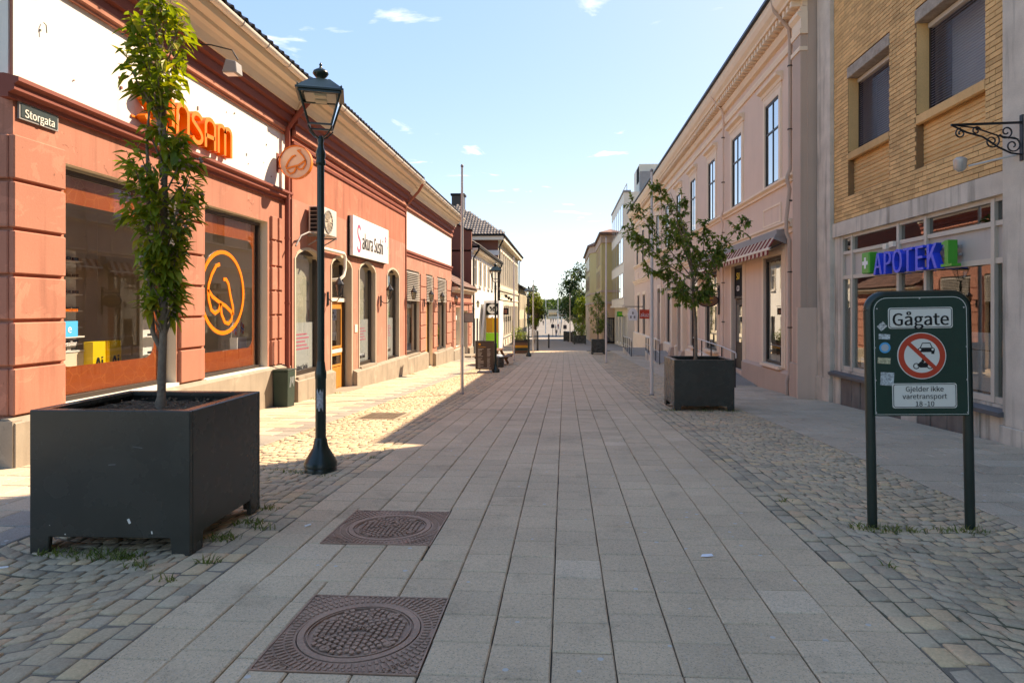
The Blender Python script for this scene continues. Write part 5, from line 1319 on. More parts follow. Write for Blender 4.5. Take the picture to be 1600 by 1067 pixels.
# end pilaster and downpipe
F.box('pilaster', M['pinkdark'], 15.92, 16.46, .35, 8.25, -.01, .16, bev=.01); F.box('pilaster_base', M['pinkdark'], 15.88, 16.52, -1.5, .35, -.01, .22, bev=.015)
F.prof('capital', M['pinktrim'], 15.88, 16.5, [(0, 8.25), (.18, 8.25), (.20, 8.36), (.16, 8.38), (.16, 8.62), (.24, 8.70), (.24, 8.78), (0, 8.78)])
F.box('band', M['pinktrim'], 15.90, 16.5, 7.85, 7.95, -.01, .19); F.box('pier_foot', M['pink'], 15.86, 15.91, -1, 1.7, -.3, .25)
for y in (16.78, 23.7, 38.6):
    dp = MB().tube([(F.x(.56), y, 9.5), (F.x(.5), y, 9.2), (F.x(.14), y, 8.75), (F.x(.11), y, 8.4), (F.x(.11), y, 5.2), (F.x(.18), y, 5.0), (F.x(.18), y, 4.9), (F.x(.12), y, 4.7), (F.x(.2), y, 3.95), (F.x(.2), y, 3.6), (F.x(.12), y, 3.4), (F.x(.12), y, .05 if y < 20 else -.5), (F.x(.2), y - .03, -.15 if y < 20 else -.7), (F.x(.2), y - .05, -.5 if y < 20 else -1.)], .05 if y < 20 else .035, 8).build('downpipe', M['pinkdark'] if y < 20 else M['pink'], BP, smooth=40)
    for z in (1.2, 2.6, 4.4, 6.2, 7.8): MB().lathe([(.062, -.015), (.062, .015)], 10, F.x(.115), y, z).build('clip', M['darkframe'], dp)
F.box('cable_box', M['signwhite'], 16.55, 16.62, 4.1, 4.2, 0, .10)
# upper windows
for (a, b, c, d) in UW:
    wo = F.win(a, b, c, d, .05, .055, M['darkframe'], M['glass_sky'], ny=2, zsplit=(c + 1.50,), fd=.05, bar=.05)
    F.box('curtain', M['curtain'], a + .05, b - .05, c, d, -.30, -.295, wo)
    for p, q in ((a - .20, a - .0), (b + .0, b + .20)):
        F.box('surround', M['pinktrim'], p, q, c, d + .20, 0, .02, wo)
        F.box('surround_fillet', M['pinktrim'], p + .05 if p < a else p, q if p < a else q - .05, c, d + .1, .02, .035, wo)
    F.box('surround', M['pinktrim'], a, b, d, d + .20, 0, .02, wo)
    F.prof('window_hood', M['pinktrim'], a - .28, b + .28, [(0, d + .28), (.05, d + .28), (.07, d + .38), (.18, d + .43), (.19, d + .50), (0, d + .53)], wo)
    F.box('frieze', M['pinktrim'], a - .18, b + .18, d + .20, d + .29, 0, .03, wo)
    # recessed panel under the window
    q = MB(); X = F.x(.0)
    F.box('panel', M['pink'], a - .1, b + .1, 4.05, 4.48, 0, .012, wo)
    for (p0, p1, r0, r1) in ((a - .16, b + .16, 4.48, 4.53), (a - .16, b + .16, 4.0, 4.05), (a - .16, a - .1, 4.05, 4.48), (b + .1, b + .16, 4.05, 4.48)): F.box('panel_moulding', M['pinktrim'], p0, p1, r0, r1, 0, .03, wo)
# street level openings
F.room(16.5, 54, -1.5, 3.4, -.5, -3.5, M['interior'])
for i, (a, b, c, d) in enumerate(GO):
    for k, (w, o) in enumerate(((.24, .018), (.15, .032), (.07, .045))):
        for p, q in ((a - w, a + .0), (b - .0, b + w)): F.box('surround', M['pinktrim'], p, q, c, d + w, 0 if not k else (.018, .032)[k - 1], o)
        F.box('surround', M['pinktrim'], a, b, d, d + w, 0 if not k else (.018, .032)[k - 1], o)
    if i in (1, 4, 6):
        wo = F.win(a + .03, b - .03, 2.02, d - .02, .12, .06, M['darkframe'], M['glass'], fd=.06, name='transom_window')
        dr = F.box('door', M['darkframe'], a + .06, b - .06, c, 1.98, -.14, -.10); F.box('door_glass', M['glass_mirror'], a + .2, b - .2, c + .9, 1.8, -.099, -.092, dr)
        F.box('door_panel', M['darkframe'], a + .2, b - .2, c + .12, c + .75, -.10, -.085, dr); MB().tube([(F.x(-.05), a + .15, c + .9), (F.x(-.05), a + .15, c + 1.25)], .014, 6).build('handle', M['alum'], dr)
        if i == 1:
            F.box('transom_panel', M['dark'], a + .1, b - .1, 2.1, d - .08, -.085, -.08, wo)
            F.text(M['yellow'], 'SU', .36, b - .42, 2.80, -.078, parent=wo, bold=.012); F.text(M['signwhite'], 'CO', .28, b - .42, 2.38, -.078, parent=wo, bold=.01)
    else:
        wo = F.win(a + .03, b - .03, c + .04, d - .02, .09, .085, M['darkframe'], M['glass_window'] if 'glass_window' in M else M.setdefault('glass_window', glass_mat('clean_shop_glass', (.7, .72, .7), 1.7, .10)), fd=.06)
        F.box('window_sill', M['pinktrim'], a - .04, b + .04, c - .05, c + .04, -.3, .14, wo)
        F.box('roller_shade', M['interior_l'], a, b, 1.9, d, -.46, -.455, wo)
F.box('column', M['pinktrim'], 31.2, 31.7, -1, 3.0, 0, .22); F.box('column', M['pinktrim'], 34.2, 34.7, -1, 3.0, 0, .22); F.box('column', M['pinktrim'], 38.0, 38.5, -1.2, 2.9, 0, .22)
for y in (31.2, 34.2, 38.0): F.prof('column_base', M['pinkdark'], y - .06, y + .56, [(0, -1.5), (.34, -1.5), (.34, -.6), (.26, -.35), (0, -.3)])
for y in (31.0,): F.box('porch_canopy', M['darkframe'], 32.2, 33.9, 2.6, 2.72, 0, .55); F.box('porch_trim', M['pinktrim'], 32.2, 33.9, 2.46, 2.6, 0, .5)
# awnings
def awning(label, a, b, xf, zf, arms=True):
    t = thing('awning', label, 'awning', (5.7, a, 3.4)); X = 5.62
    mb = MB(); n = int((b - a) / .25); th = .012
    mb.prism([(X, 3.70), (xf, zf + .02), (xf, zf + .035), (X, 3.715)], 'y', a, b); mb.build('canopy', M['awning'], t)
    MB().box(xf - .035, xf + .035, a - .02, b + .02, zf - .05, zf + .02).build('front_bar', M['cream'], t, bev=.01)
    # scalloped valance
    mb = MB(); k = int((b - a) / .192)
    for i in range(k):
        p = a + i * (b - a) / k; w = (b - a) / k
        P = [(p, zf - .05), (p + w, zf - .05)] + [(p + w * (1 - j / 4), zf - .15 - .035 * math.sin(math.pi * j / 4)) for j in range(5)]
        mb.poly([(xf - .03, *q) for q in P])
    mb.build('valance', M['awning'], t)
    MB().box(5.52, 5.79, a - .05, b + .05, 3.56, 3.74).build('cassette', M['grey'], t)
    for y in (a - .02, b + .02):
        MB().prism([(5.78, 3.36), (5.78, 3.62), (5.5, 3.62), (5.45, 3.5)], 'y', y - .02, y + .02).build('end_plate', M['grey'], t)
        MB().bar((5.74, y, 3.42), (xf, y, zf - .02), .03).build('arm', M['iron'], t)
awning('long red and cream striped awning over the shop door beside the yellow brick building', 17.35, 24.1, 5.36, 3.26)
awning('shorter red and cream striped awning farther along the pink building, behind the leafy tree', 24.6, 28.6, 5.36, 3.16)
# signs hanging off the pink building
t = thing('oval_sign', 'brown oval hanging sign on a scrolled iron bracket beside the tree trunk', 'sign', (5.7, 24.7, 1.9))
yb = 24.7
MB().box(5.74, 5.79, yb - .03, yb + .03, 1.45, 2.55).build('wall_bar', M['iron'], t); MB().bar((5.78, yb, 2.30), (4.98, yb, 2.30), .03).build('arm', M['iron'], t)
def sc2(cx, cz, r, a0, turns, s=1, n=18): return [(cx + r * (1 - .75 * i / n) * math.cos(R(a0) + s * turns * 2 * math.pi * i / n), yb, cz + r * (1 - .75 * i / n) * math.sin(R(a0) + s * turns * 2 * math.pi * i / n)) for i in range(n + 1)]
for P in (sc2(5.66, 2.42, .11, 180, 1.2), sc2(5.66, 2.14, .11, 90, 1.2, -1)): MB().tube(P, .012, 6).build('scroll', M['iron'], t)
q = MB().lathe([(.36, -.03), (.40, -.03), (.40, .03), (.36, .03)], 30); r_ = MB(); r_.mesh([(5.36 + x, yb + z, 1.98 + y * .62) for x, y, z in q.v], q.f); r_.build('rim', M['iron'], t)
q = MB().lathe([(.355, -.035), (.355, .035)], 30); r_ = MB(); r_.mesh([(5.36 + x, yb + z, 1.98 + y * .6) for x, y, z in q.v], q.f); r_.build('face', M['brownwood'], t)
for k in range(2): MB().box(5.16 + k * .04, 5.56 - k * .04, yb - .038, yb - .034, 2.04 - k * .14, 2.08 - k * .14).build('print_line', M['amber'], t)
for x in (5.18, 5.54): MB().bar((x, yb, 2.29), (x, yb, 2.17), .012).build('chain', M['iron'], t)
t = thing('red_sign', 'red rectangular projecting sign with white lettering behind the white pole', 'sign', (5.8, 45, .98))
MB().box(5.14, 5.80, 44.9, 45.05, .98, 1.60).build('panel', M['red'], t); MB().box(5.80, 6.34, 44.9, 45.05, .98, 1.60).build('panel', M['red'], t)
text('lettering', t, M['white'], 'akuz', .42, (5.48, 44.89, 1.27), ROT_F, sx=.75)
t = thing('house_sign', 'small white house-shaped hanging sign beyond the red sign', 'sign', (5.2, 48, .75))
MB().prism([(4.72, .80), (5.30, .80), (5.38, 1.3), (5.22, 1.62), (5.0, 1.72), (4.78, 1.62), (4.62, 1.3)], 'y', 47.96, 48.02).build('panel', M['signwhite'], t); MB().bar((5.75, 48, 1.82), (4.4, 48, 1.82), .05).build('arm', M['iron'], t)
for x, z in ((4.85, 1.05), (5.12, 1.05), (5.0, 1.35)): MB().box(x - .06, x + .06, 47.945, 47.96, z - .09, z + .09).build('mark', M['grey'], t)

# ramps with handrails along the pink building
def ramp(label, ya, yb_, xo, h0, h1):
    t = thing('ramp', label, 'ramp', (xo, ya, g(ya)))
    v = [(xo, ya, -3), (5.7, ya, -3), (5.7, yb_, -3), (xo, yb_, -3), (xo, ya, g(ya) + h0), (5.7, ya, g(ya) + h0), (5.7, yb_, g(yb_) + h1), (xo, yb_, g(yb_) + h1)]
    MB().mesh(v, [(0, 1, 2, 3), (4, 5, 6, 7), (0, 1, 5, 4), (1, 2, 6, 5), (2, 3, 7, 6), (3, 0, 4, 7)]).build('body', M['concrete'], t, weld=True)
    MB().mesh([(xo + .02, ya + .05, g(ya) + h0 + .006), (5.69, ya + .05, g(ya) + h0 + .006), (5.69, yb_ - .02, g(yb_) + h1 + .006), (xo + .02, yb_ - .02, g(yb_) + h1 + .006)], [(0, 1, 2, 3)]).build('surface', M['slab'], t)
    return t
ramp('sloping concrete ramp to the shop door behind the big planter', 19.6, 25.4, 4.86, .02, .62)
ramp('concrete ramp with railing beside the second planter, middle of the pink building', 32.6, 37.0, 4.55, .05, .50)
ramp('farthest concrete ramp with railing on the pink building', 41.2, 46.0, 4.1, .05, .40)
def handrail(label, x, pts, mid=True):
    t = thing('handrail', label, 'handrail', (x, pts[0][0], pts[0][1])); t['group'] = 'handrails along the pink building'
    top = [(x, y, zt) for y, zb, zt in pts]
    y_, zb_, zt_ = pts[0]
    MB().tube([(x, y_ - .10, zt_ - .16), (x, y_ - .09, zt_ - .03)] + top, .022, 8).build('top_rail', M['alum'], t, smooth=40)
    if mid: MB().tube([(x, y, zb + (zt - zb) * .5) for y, zb, zt in pts], .016, 6).build('mid_rail', M['alum'], t)
    for y, zb, zt in pts: MB().tube([(x, y, zb - .1), (x, y, zt)], .022, 8).build('post', M['iron'], t)
handrail('nearest black and steel handrail, behind the big planter', 4.95, [(19.2, -.62, .40), (20.8, -.55, .48), (22.3, -.45, .51), (23.8, -.32, .54), (25.3, -.22, .56)])
handrail('middle handrail, behind the nearer white flagpole', 4.62, [(31.9, -1.06, .12), (33.3, -.95, .12), (34.7, -.85, .10), (36.2, -.75, .06), (37.2, -.7, .03)])
handrail('farthest handrail, near the white house-shaped sign', 4.15, [(40.7, -1.32, -.22), (42.0, -1.25, -.22), (43.4, -1.2, -.24), (44.8, -1.2, -.26), (46.1, -1.2, -.28)])

# ---------------------------------------------------------------- white modern building
BW = thing('white_office_building', 'white panelled three-storey modern building with roof plant beyond the pink one', 'building', (5.8, 59, g(59)))
F = Fac(BW, 5.8, -1); y0, y1 = 60.2, 75.6
F.wall('wall', M['creamwall'], y0, y1, -4, 1.95, [(60.8, 61.4, -1.8, 1.0), (61.8, 62.8, -1.9, 1.0), (63.0, 66.0, -2, 1.0), (66.8, 70.0, -2, 1.0), (71, 74.4, -2.1, 1.0)], .25)
F.shell(M['panelwhite'], y0, y1, -4, 12.4, 12)
up = F.wall('upper_wall', M['panelwhite'], y0, y1, 1.95, 12.4, [])
F.box('upper_front', M['panelwhite'], y0, y1, 2.0, 12.35, 0.002, .35)
for (a, b, c, d) in [(60.8, 61.4, -1.8, 1.0), (61.8, 62.8, -1.9, 1.0), (63.0, 66.0, -2, 1.0), (66.8, 70.0, -2, 1.0), (71, 74.4, -2.1, 1.0)]:
    wo = F.win(a, b, c, d, .2, .10, M['whiteframe'], M['glass_mirror'], fd=.08); F.box('back', M['dark'], a, b, c, d, -.7, -.69, wo)
for j, (c, d) in enumerate(((2.6, 5.0), (5.9, 8.3), (9.2, 11.4))):
    for k in range(6):
        a = 60.7 + k * 2.45; wo = F.box('window', M['mullgrey'], a, a + 2.0, c, d, .352, .40)
        for q in range(2): F.box('pane', M['glass_mirror'], a + .06 + q * .95, a + .95 + q * .95, c + .08, d - .08, .40, .405, wo)
F.prof('ledge', M['panelwhite'], y0, y1, [(.0, 1.75), (.5, 1.75), (.5, 1.98), (0, 1.98)])
F.box('roof_edge', M['grey'], y0 - .1, y1, 12.38, 12.55, -.3, .42)
MB().box(7.0, 10.5, 61.41, 66, 12.5, 15.2).build('roof_plant', M['panelwhite'], BW); 
for k in range(5): MB().box(6.95, 7.0, 61.6 + k * .35, 61.85 + k * .35, 13.6, 15.0).build('vent', M['dark'], BW)
MB().box(7.0, 8.2, 60.8, 61.4, 12.5, 14.4).build('roof_plant', M['grey'], BW)
for y in (61.0, 66, 72): MB().tube([(5.8, y, 12.5), (5.8, y, 13.3)], .04, 6).build('rail_post', M['alum'], BW)
MB().tube([(5.8, 61, 13.3), (5.8, 72, 13.3)], .04, 6).build('roof_rail', M['alum'], BW)
t = thing('green_sign', 'small green projecting sign at the white modern building', 'sign', (5.5, 66, .8))
MB().box(5.28, 6.15, 65.9, 66.1, .86, 1.38).build('panel', M['green'], t); MB().box(5.45, 6.0, 65.89, 65.9, 1.02, 1.22).build('print_line', M['lime'], t)

# ---------------------------------------------------------------- pale yellow corner building
BC = thing('yellow_house', 'pale yellow old building with brown bands and tiled roof beyond the white one', 'building', (5, 77, g(77)))
y0, y1 = 77.0, 112.0; zt = 10.3
mb = MB(); P = [(4.35, 77.0), (14, 77.0), (14, 112), (3.6, 112), (3.6, 92), (4.35, 90)]
mb.prism(P, 'z', 2.4, zt); mb.build('wall', M['yellowwall'], BC)
mb = MB(); mb.prism(P, 'z', -5, 2.4); mb.build('ground_floor_wall', M['peach'], BC)
sc_ = lambda P, k: [(x + (x - 9) * k, y + (y - 94) * k) for x, y in P]
for z0, z1, k, m in ((2.2, 2.5, .022, M['pinkdark']), (3.6, 3.85, .014, M['pinkdark']), (9.4, 10.3, .02, M['pinkdark']), (10.3, 10.55, .07, M['tile_red'])): MB().prism(sc_(P, k), 'z', z0, z1).build('band', m, BC)
rf = MB(); Q = sc_(P, .07); cx, cy_ = 9, 94
n = len(Q)
for i in range(n): rf.poly([(*Q[i], 10.55), (*Q[(i + 1) % n], 10.55), (9.5, 104 if Q[(i + 1) % n][1] > 100 else 84, 12.8), (9.5, 104 if Q[i][1] > 100 else 84, 12.8)])
rf.build('roof', M['tile_red'], BC)
F = Fac(BC, 4.35, -1)
for a in (79.5, 83, 86.5):
    for c, d in ((4.2, 6.4), (7.0, 9.2)):
        wo = F.box('window', M['pinkdark'], a, a + 1.2, c, d, 0.0, .08); F.box('pane', M['glass_mirror'], a + .12, a + 1.08, c + .12, d - .12, .08, .09, wo)
F = Fac(BC, 3.6, -1)
for a in (94, 98, 102, 106):
    for c, d in ((4.2, 6.4), (7.0, 9.2)):
        wo = F.box('window', M['pinkdark'], a, a + 1.2, c, d, 0.0, .08); F.box('pane', M['glass_mirror'], a + .12, a + 1.08, c + .12, d - .12, .08, .09, wo)
for x in (5.9,):
    for c, d in ((4.2, 6.4), (7.0, 9.2)):
        wo = MB().box(x, x + 1.0, 76.9, 77.0, c, d).build('window', M['pinkdark'], BC); MB().box(x + .1, x + .9, 76.88, 76.9, c + .1, d - .1).build('pane', M['glass_mirror'], wo)
wo = MB().box(4.7, 6.3, 76.9, 77.0, -2.4, .6).build('shop_window', M['dark'], BC)
for k in range(3): MB().box(4.78 + k * .5, 5.2 + k * .5, 76.87, 76.9, -2.2, .45).build('pane', M['glass_mirror'], wo)
# ================================================================ STREET FURNITURE
# ---- planters
def planter(label, x, y, w, l, h, rz=0, legs=True):
    t = thing('planter', label, 'planter'); hw, hl = w / 2, l / 2; th = .035; m = M['planter']; lw, lh = .13, .12
    t['group'] = 'black steel planters'
    P = lambda W: [(-W, 0), (-W + lw, 0), (-W + lw + .01, lh), (W - lw - .01, lh), (W - lw, 0), (W, 0), (W, h), (-W, h)]
    for s_ in (-1, 1):
        MB().prism(P(hw), 'y', s_ * hl, s_ * (hl - th)).build('side_panel', m, t, bev=.006)
        MB().prism(P(hl - th - .001), 'x', s_ * hw, s_ * (hw - th)).build('side_panel', m, t, bev=.006)
    mb = MB()
    for a, b, c, d in ((-hw + th, hw - th, -hl + th, -hl + th + .05), (-hw + th, hw - th, hl - th - .05, hl - th), (-hw + th, -hw + th + .05, -hl + th + .05, hl - th - .05), (hw - th - .05, hw - th, -hl + th + .05, hl - th - .05)): mb.box(a, b, c, d, h - .03, h - .002)
    mb.build('rim', m, t)
    n = 14; mb = MB(); r_ = random.Random(5)
    v = [(-hw + th + (w - 2 * th) * i / n, -hl + th + (l - 2 * th) * j / n, h - .075 + r_.uniform(-.02, .02)) for j in range(n + 1) for i in range(n + 1)]
    mb.mesh(v, [(j * (n + 1) + i, j * (n + 1) + i + 1, (j + 1) * (n + 1) + i + 1, (j + 1) * (n + 1) + i) for j in range(n) for i in range(n)]); mb.build('soil', M['soil'], t, smooth=True)
    t.location = (x, y, g(y)); t.rotation_euler.z = rz
    return t
PL1 = planter('big black steel planter near the corner shop, holding the slim flowering tree', -3.12, 4.80, 1.13, 1.06, .99, R(1.0))
for i, (x, z, w_, h_, a) in enumerate(((.14, .235, .018, .034, 25), (-.31, .14, .008, .008, 0), (.30, .16, .01, .02, 10), (-.42, .20, .006, .006, 0), (.02, .62, .05, .004, 4), (.20, .74, .07, .003, -8))):
    c_, s_ = math.cos(R(a)), math.sin(R(a)); q = MB().poly([(x + p * c_ - r * s_, -.5315, z + p * s_ + r * c_) for p, r in ((-w_ / 2, -h_ / 2), (w_ / 2, -h_ / 2), (w_ / 2, h_ / 2), (-w_ / 2, h_ / 2))]).build('scuff', M['signplate'] if i < 4 else M['grey'], PL1)
PL2 = planter('black steel planter beside the pink building, holding the spreading leafy tree', 2.74, 13.55, 1.18, 1.10, 1.03, R(1.5))
PL3 = planter('smaller black planter with a slim column tree, farther down by the flagpole', 2.28, 44.2, .95, .95, 1.0)
PL4 = planter('far black planter with pale shrubs, in front of the yellow house', 1.75, 74.5, 1.4, 1.2, 1.0)
mb = MB(); r_ = random.Random(8)
for i in range(260):
    x, y = r_.uniform(-.5, .5), r_.uniform(-.48, .48); s_ = r_.uniform(.004, .012); z = .925 + r_.uniform(-.005, .015); a = r_.uniform(0, 3)
    mb.obox((x, y, z), s_, s_ * .7, s_ * .4, Matrix.Rotation(a, 3, 'Z') @ Matrix.Rotation(r_.uniform(-.5, .5), 3, 'X'))
o = mb.build('litter', M.setdefault('petals', PM('dry_petal_litter', (.20, .14, .09), .9, .3, 30, .1, 90, 0, 60, .1, isl=.4)), None); tag(o, 'dry petals and bark chips on the soil of the big planter', 'litter', kind='stuff'); o.location = PL1.location

# ---- trees
def leaf(mb, p, d, up, L_, W_, r_):
    d = d.normalized(); s_ = d.cross(up)
    if s_.length < 1e-3: s_ = d.cross(Vector((1, 0, 0)))
    s_.normalize(); n = s_.cross(d); f = r_.uniform(.1, .35) * W_; dr = r_.uniform(0.0, .25) * L_
    a, b, c = p, p + d * L_ * .45 - n * 0, p + d * L_ - Vector((0, 0, dr))
    l1, l2 = p + d * L_ * .35 + s_ * W_ / 2 + n * f, p + d * L_ * .72 + s_ * W_ * .32 + n * f * .5 - Vector((0, 0, dr * .4))
    r1, r2 = p + d * L_ * .35 - s_ * W_ / 2 + n * f, p + d * L_ * .72 - s_ * W_ * .32 + n * f * .5 - Vector((0, 0, dr * .4))
    m_ = p + d * L_ * .55 - Vector((0, 0, dr * .25))
    mb.mesh([a, l1, l2, c, r2, r1, m_], [(0, 6, 2, 1), (6, 3, 2), (0, 5, 4, 6), (6, 4, 3)])
def rnd_dir(r_):
    while True:
        v = Vector((r_.uniform(-1, 1), r_.uniform(-1, 1), r_.uniform(-1, 1)))
        if .05 < v.length < 1: return v.normalized()
def cherry(label, loc, prof, zlow, ztop, n, L_, seed, lm='leaf_cherry', stems=2, flowers=True, trunk_r=.030):
    """slim upright tree: prof maps height to crown radius"""
    t = thing('column_tree', label, 'tree'); r_ = random.Random(seed); tr = MB(); lf = MB(); fl = MB(); base = Vector((0, 0, 0))
    def R_(z):
        for (a, b), (c, d) in zip(prof, prof[1:]):
            if z <= c: return b + (d - b) * (z - a) / (c - a)
        return prof[-1][1]
    tr.tube([(0, 0, -.12), (.005, 0, 0), (0, .0, .05), (.004, .0, .10), (.01, 0, zlow * .5), (.02, .01, zlow), (.03, .01, (zlow + ztop) / 2), (.0, 0, ztop - .2), (-.02, 0, ztop)], [trunk_r * 1.5, trunk_r * 1.2, trunk_r * 1.45, trunk_r * 1.05, trunk_r, trunk_r * .85, trunk_r * .5, trunk_r * .22, .004], 10)
    if stems > 1: tr.tube([(0, 0, zlow * .62), (-.05, -.02, zlow * .8), (-.07, -.03, zlow * 1.25), (-.09, -.03, (zlow + ztop) * .52), (-.06, 0, ztop * .85)], [trunk_r * .6, trunk_r * .6, trunk_r * .5, trunk_r * .35, .004], 8)
    sites = []
    nb = max(30, n // 22)
    for i in range(nb):
        z = zlow + (ztop - zlow) * (i + r_.random()) / nb; rr = R_(z)
        a = r_.uniform(0, 6.283); o = Vector((.02 - .02 * (z > 2), 0, z - rr * 1.0 - .12)); e = Vector((rr * math.cos(a) * .9, rr * math.sin(a) * .9, z + .05))
        if o.z < zlow * .7: o.z = zlow * .7
        mid = (o + e) / 2 + Vector((math.cos(a), math.sin(a), .0)) * rr * .12
        tr.tube([o, mid, e], [.009, .006, .002], 5); sites.append((o, mid, e, rr))
    for i in range(n):
        o, mid, e, rr = r_.choice(sites); k = r_.random() ** .6
        p = (o * (1 - k) ** 2 + mid * 2 * k * (1 - k) + e * k * k) + rnd_dir(r_) * rr * .18
        if R_(p.z) < .1 and r_.random() < .8: continue
        if p.z < zlow * .92: continue
        out = Vector((p.x, p.y, 0)); out = out.normalized() if out.length > .01 else Vector((1, 0, 0))
        d = out * r_.uniform(.3, 1.0) + Vector((0, 0, r_.uniform(-.75, .35))) + rnd_dir(r_) * .5
        leaf(lf, p, d, Vector((0, 0, 1)), L_ * r_.uniform(.4, 1.3), L_ * r_.uniform(.32, .52), r_)
        if flowers and r_.random() < .045:
            for q in range(3): c = p + rnd_dir(r_) * .03; s_ = r_.uniform(.008, .016); fl.lathe([(.001, -s_), (s_, -s_ * .3), (s_ * .9, s_ * .5), (.001, s_)], 5, c.x, c.y, c.z)
    tr.build('trunk', M['bark'], t, smooth=50); lf.build('crown', M[lm], t)
    if flowers: fl.build('blossom', M['blossom'], t)
    t.location = loc; return t
cherry('slim upright flowering tree growing from the big planter by the corner shop', (-3.085, 4.80, g(4.8) + .91),
       [(.70, .08), (.90, .15), (1.15, .15), (1.45, .24), (1.75, .28), (1.95, .25), (2.10, .13), (2.22, .04), (2.36, .04), (2.46, .17), (2.60, .26), (2.80, .27), (2.95, .23), (3.12, .13), (3.26, .04)], .74, 3.2, 2100, .118, 31)
cherry('dark slim column tree in the smaller planter by the far flagpole', (2.25, 44.2, g(44.2) + .92), [(.6, .2), (1.0, .6), (1.7, .62), (2.3, .55), (2.8, .38), (3.25, .08)], .6, 3.25, 1300, .18, 32, 'leaf_dark', 2, False, .05)

def spread_tree(label, loc):
    t = thing('leafy_tree', label, 'tree'); r_ = random.Random(77); tr = MB(); lf = MB()
    tr.tube([(0, 0, -.1), (.01, 0, .3), (.0, 0, .8), (-.04, 0, 1.35), (-.05, 0, 1.7), (-.12, .03, 2.3), (-.30, .05, 3.0), (-.5, .05, 3.5)], [.042, .036, .032, .029, .027, .022, .013, .004], 9)
    def branch(P, r0):
        P = [Vector(p) for p in P]; tr.tube(P, [r0 * (1 - .85 * i / (len(P) - 1)) for i in range(len(P))], 6); return P
    main = [  # limbs, laid out as the crown's real silhouette: long arm to the right, wide lobe to the left
        [(-.05, 0, 1.55), (.25, .05, 1.95), (.55, .1, 2.35), (.85, .08, 2.72), (1.12, .0, 2.95)],
        [(-.05, 0, 1.45), (-.45, -.1, 1.8), (-.85, -.1, 2.25), (-1.25, -.15, 2.65)],
        [(-.05, 0, 1.7), (-.5, .1, 2.3), (-.95, .1, 2.9), (-1.30, .1, 3.35)],
        [(-.1, 0, 2.1), (-.35, -.2, 2.7), (-.65, -.3, 3.3), (-.85, -.3, 3.6)],
        [(-.05, 0, 1.4), (.15, -.3, 1.7), (.30, -.5, 2.1), (.38, -.6, 2.45)],
        [(-.05, 0, 1.5), (.1, .4, 1.9), (.1, .7, 2.4), (.0, .9, 2.8)],
        [(-.05, 0, 1.35), (-.3, -.2, 1.5), (-.65, -.25, 1.7), (-1.05, -.2, 2.0)],
        [(-.1, 0, 1.9), (-.2, .3, 2.5), (-.25, .4, 3.1), (-.2, .4, 3.45)],
        [(-.1, 0, 1.7), (-.6, .4, 2.1), (-1.0, .6, 2.5), (-1.3, .6, 2.9)],
        [(-.05, 0, 1.3), (-.25, -.35, 1.35), (-.45, -.6, 1.45)], [(-.05, 0, 1.3), (.08, -.25, 1.35), (.18, -.45, 1.55)],
        [(-.05, 0, 1.6), (.1, -.3, 2.2), (.05, -.5, 2.8)], [(-.1, 0, 2.0), (-.4, -.5, 2.4), (-.7, -.8, 2.8)]]
    sites = []
    for P in main:
        P = branch(P, .015)
        for i in range(34):
            k = r_.uniform(.22, 1.0); f = k * (len(P) - 1); a = min(int(f), len(P) - 2); p = P[a].lerp(P[a + 1], f - a)
            d = (P[-1] - P[0]).normalized() * .6 + rnd_dir(r_); d.normalize(); L_ = r_.uniform(.12, .36) * (1.15 - .5 * k)
            e = p + d * L_ - Vector((0, 0, .03)); tr.tube([p, (p + e) / 2 + Vector((0, 0, .015)), e], [.005, .004, .0015], 4); sites.append((p, e))
    for (p, e) in sites:
        for i in range(r_.randint(9, 14)):
            q = p.lerp(e, r_.uniform(.2, 1.05)); d = (e - p).normalized() * .7 + rnd_dir(r_) * .8 + Vector((0, 0, -.25))
            leaf(lf, q, d, Vector((0, 0, 1)), r_.uniform(.065, .11), r_.uniform(.038, .062), r_)
    tr.build('trunk', M['bark'], t, smooth=50); lf.build('crown', M['leaf_dark'], t); t.location = loc; return t
spread_tree('spreading dark-leaved young tree in the planter before the pink building', (2.70, 13.6, g(13.6) + .95))
def mass_tree(name, label, loc, rx, rz, zc, n, size, lm, seed, trunk_h):
    t = thing(name, label, 'tree'); r_ = random.Random(seed); lf = MB(); tr = MB()
    tr.tube([(0, 0, -.3), (0, 0, trunk_h * .5), (.1, 0, trunk_h)], [rx * .07, rx * .05, rx * .03], 8)
    cl = []
    for i in range(26):
        d = rnd_dir(r_); k = r_.random() ** .4; cl.append((Vector((d.x * rx * k, d.y * rx * k, zc + d.z * rz * k)), r_.uniform(.22, .42) * rx)); tr.tube([(0, 0, trunk_h * .7), cl[-1][0]], [rx * .02, rx * .004], 5)
    for i in range(n):
        c, s_ = r_.choice(cl); d = rnd_dir(r_); p = c + d * s_ * r_.uniform(.55, 1.08); z = d * .7 + rnd_dir(r_) * .8
        leaf(lf, p, z, Vector((0, 0, 1)), size * r_.uniform(.6, 1.3), size * r_.uniform(.5, .8), r_)
    tr.build('trunk', M['bark'], t); lf.build('crown', M[lm], t); t.location = loc; return t
mass_tree('broad_tree', 'tall dark green tree rising beyond the yellow house', (4.2, 150, g(150)), 5.2, 7.0, 9.6, 5200, .55, 'leaf_far', 3, 6)
mass_tree('broad_tree', 'lower dark green tree before the tall one, street side', (2.2, 140, g(140)), 2.8, 3.8, 6.0, 2600, .45, 'leaf_far', 4, 4)
mass_tree('broad_tree', 'bright lime green young tree at the foot of the yellow house', (2.9, 112, g(112)), 1.5, 3.4, 4.4, 1800, .34, 'leaf_lime', 5, 2)
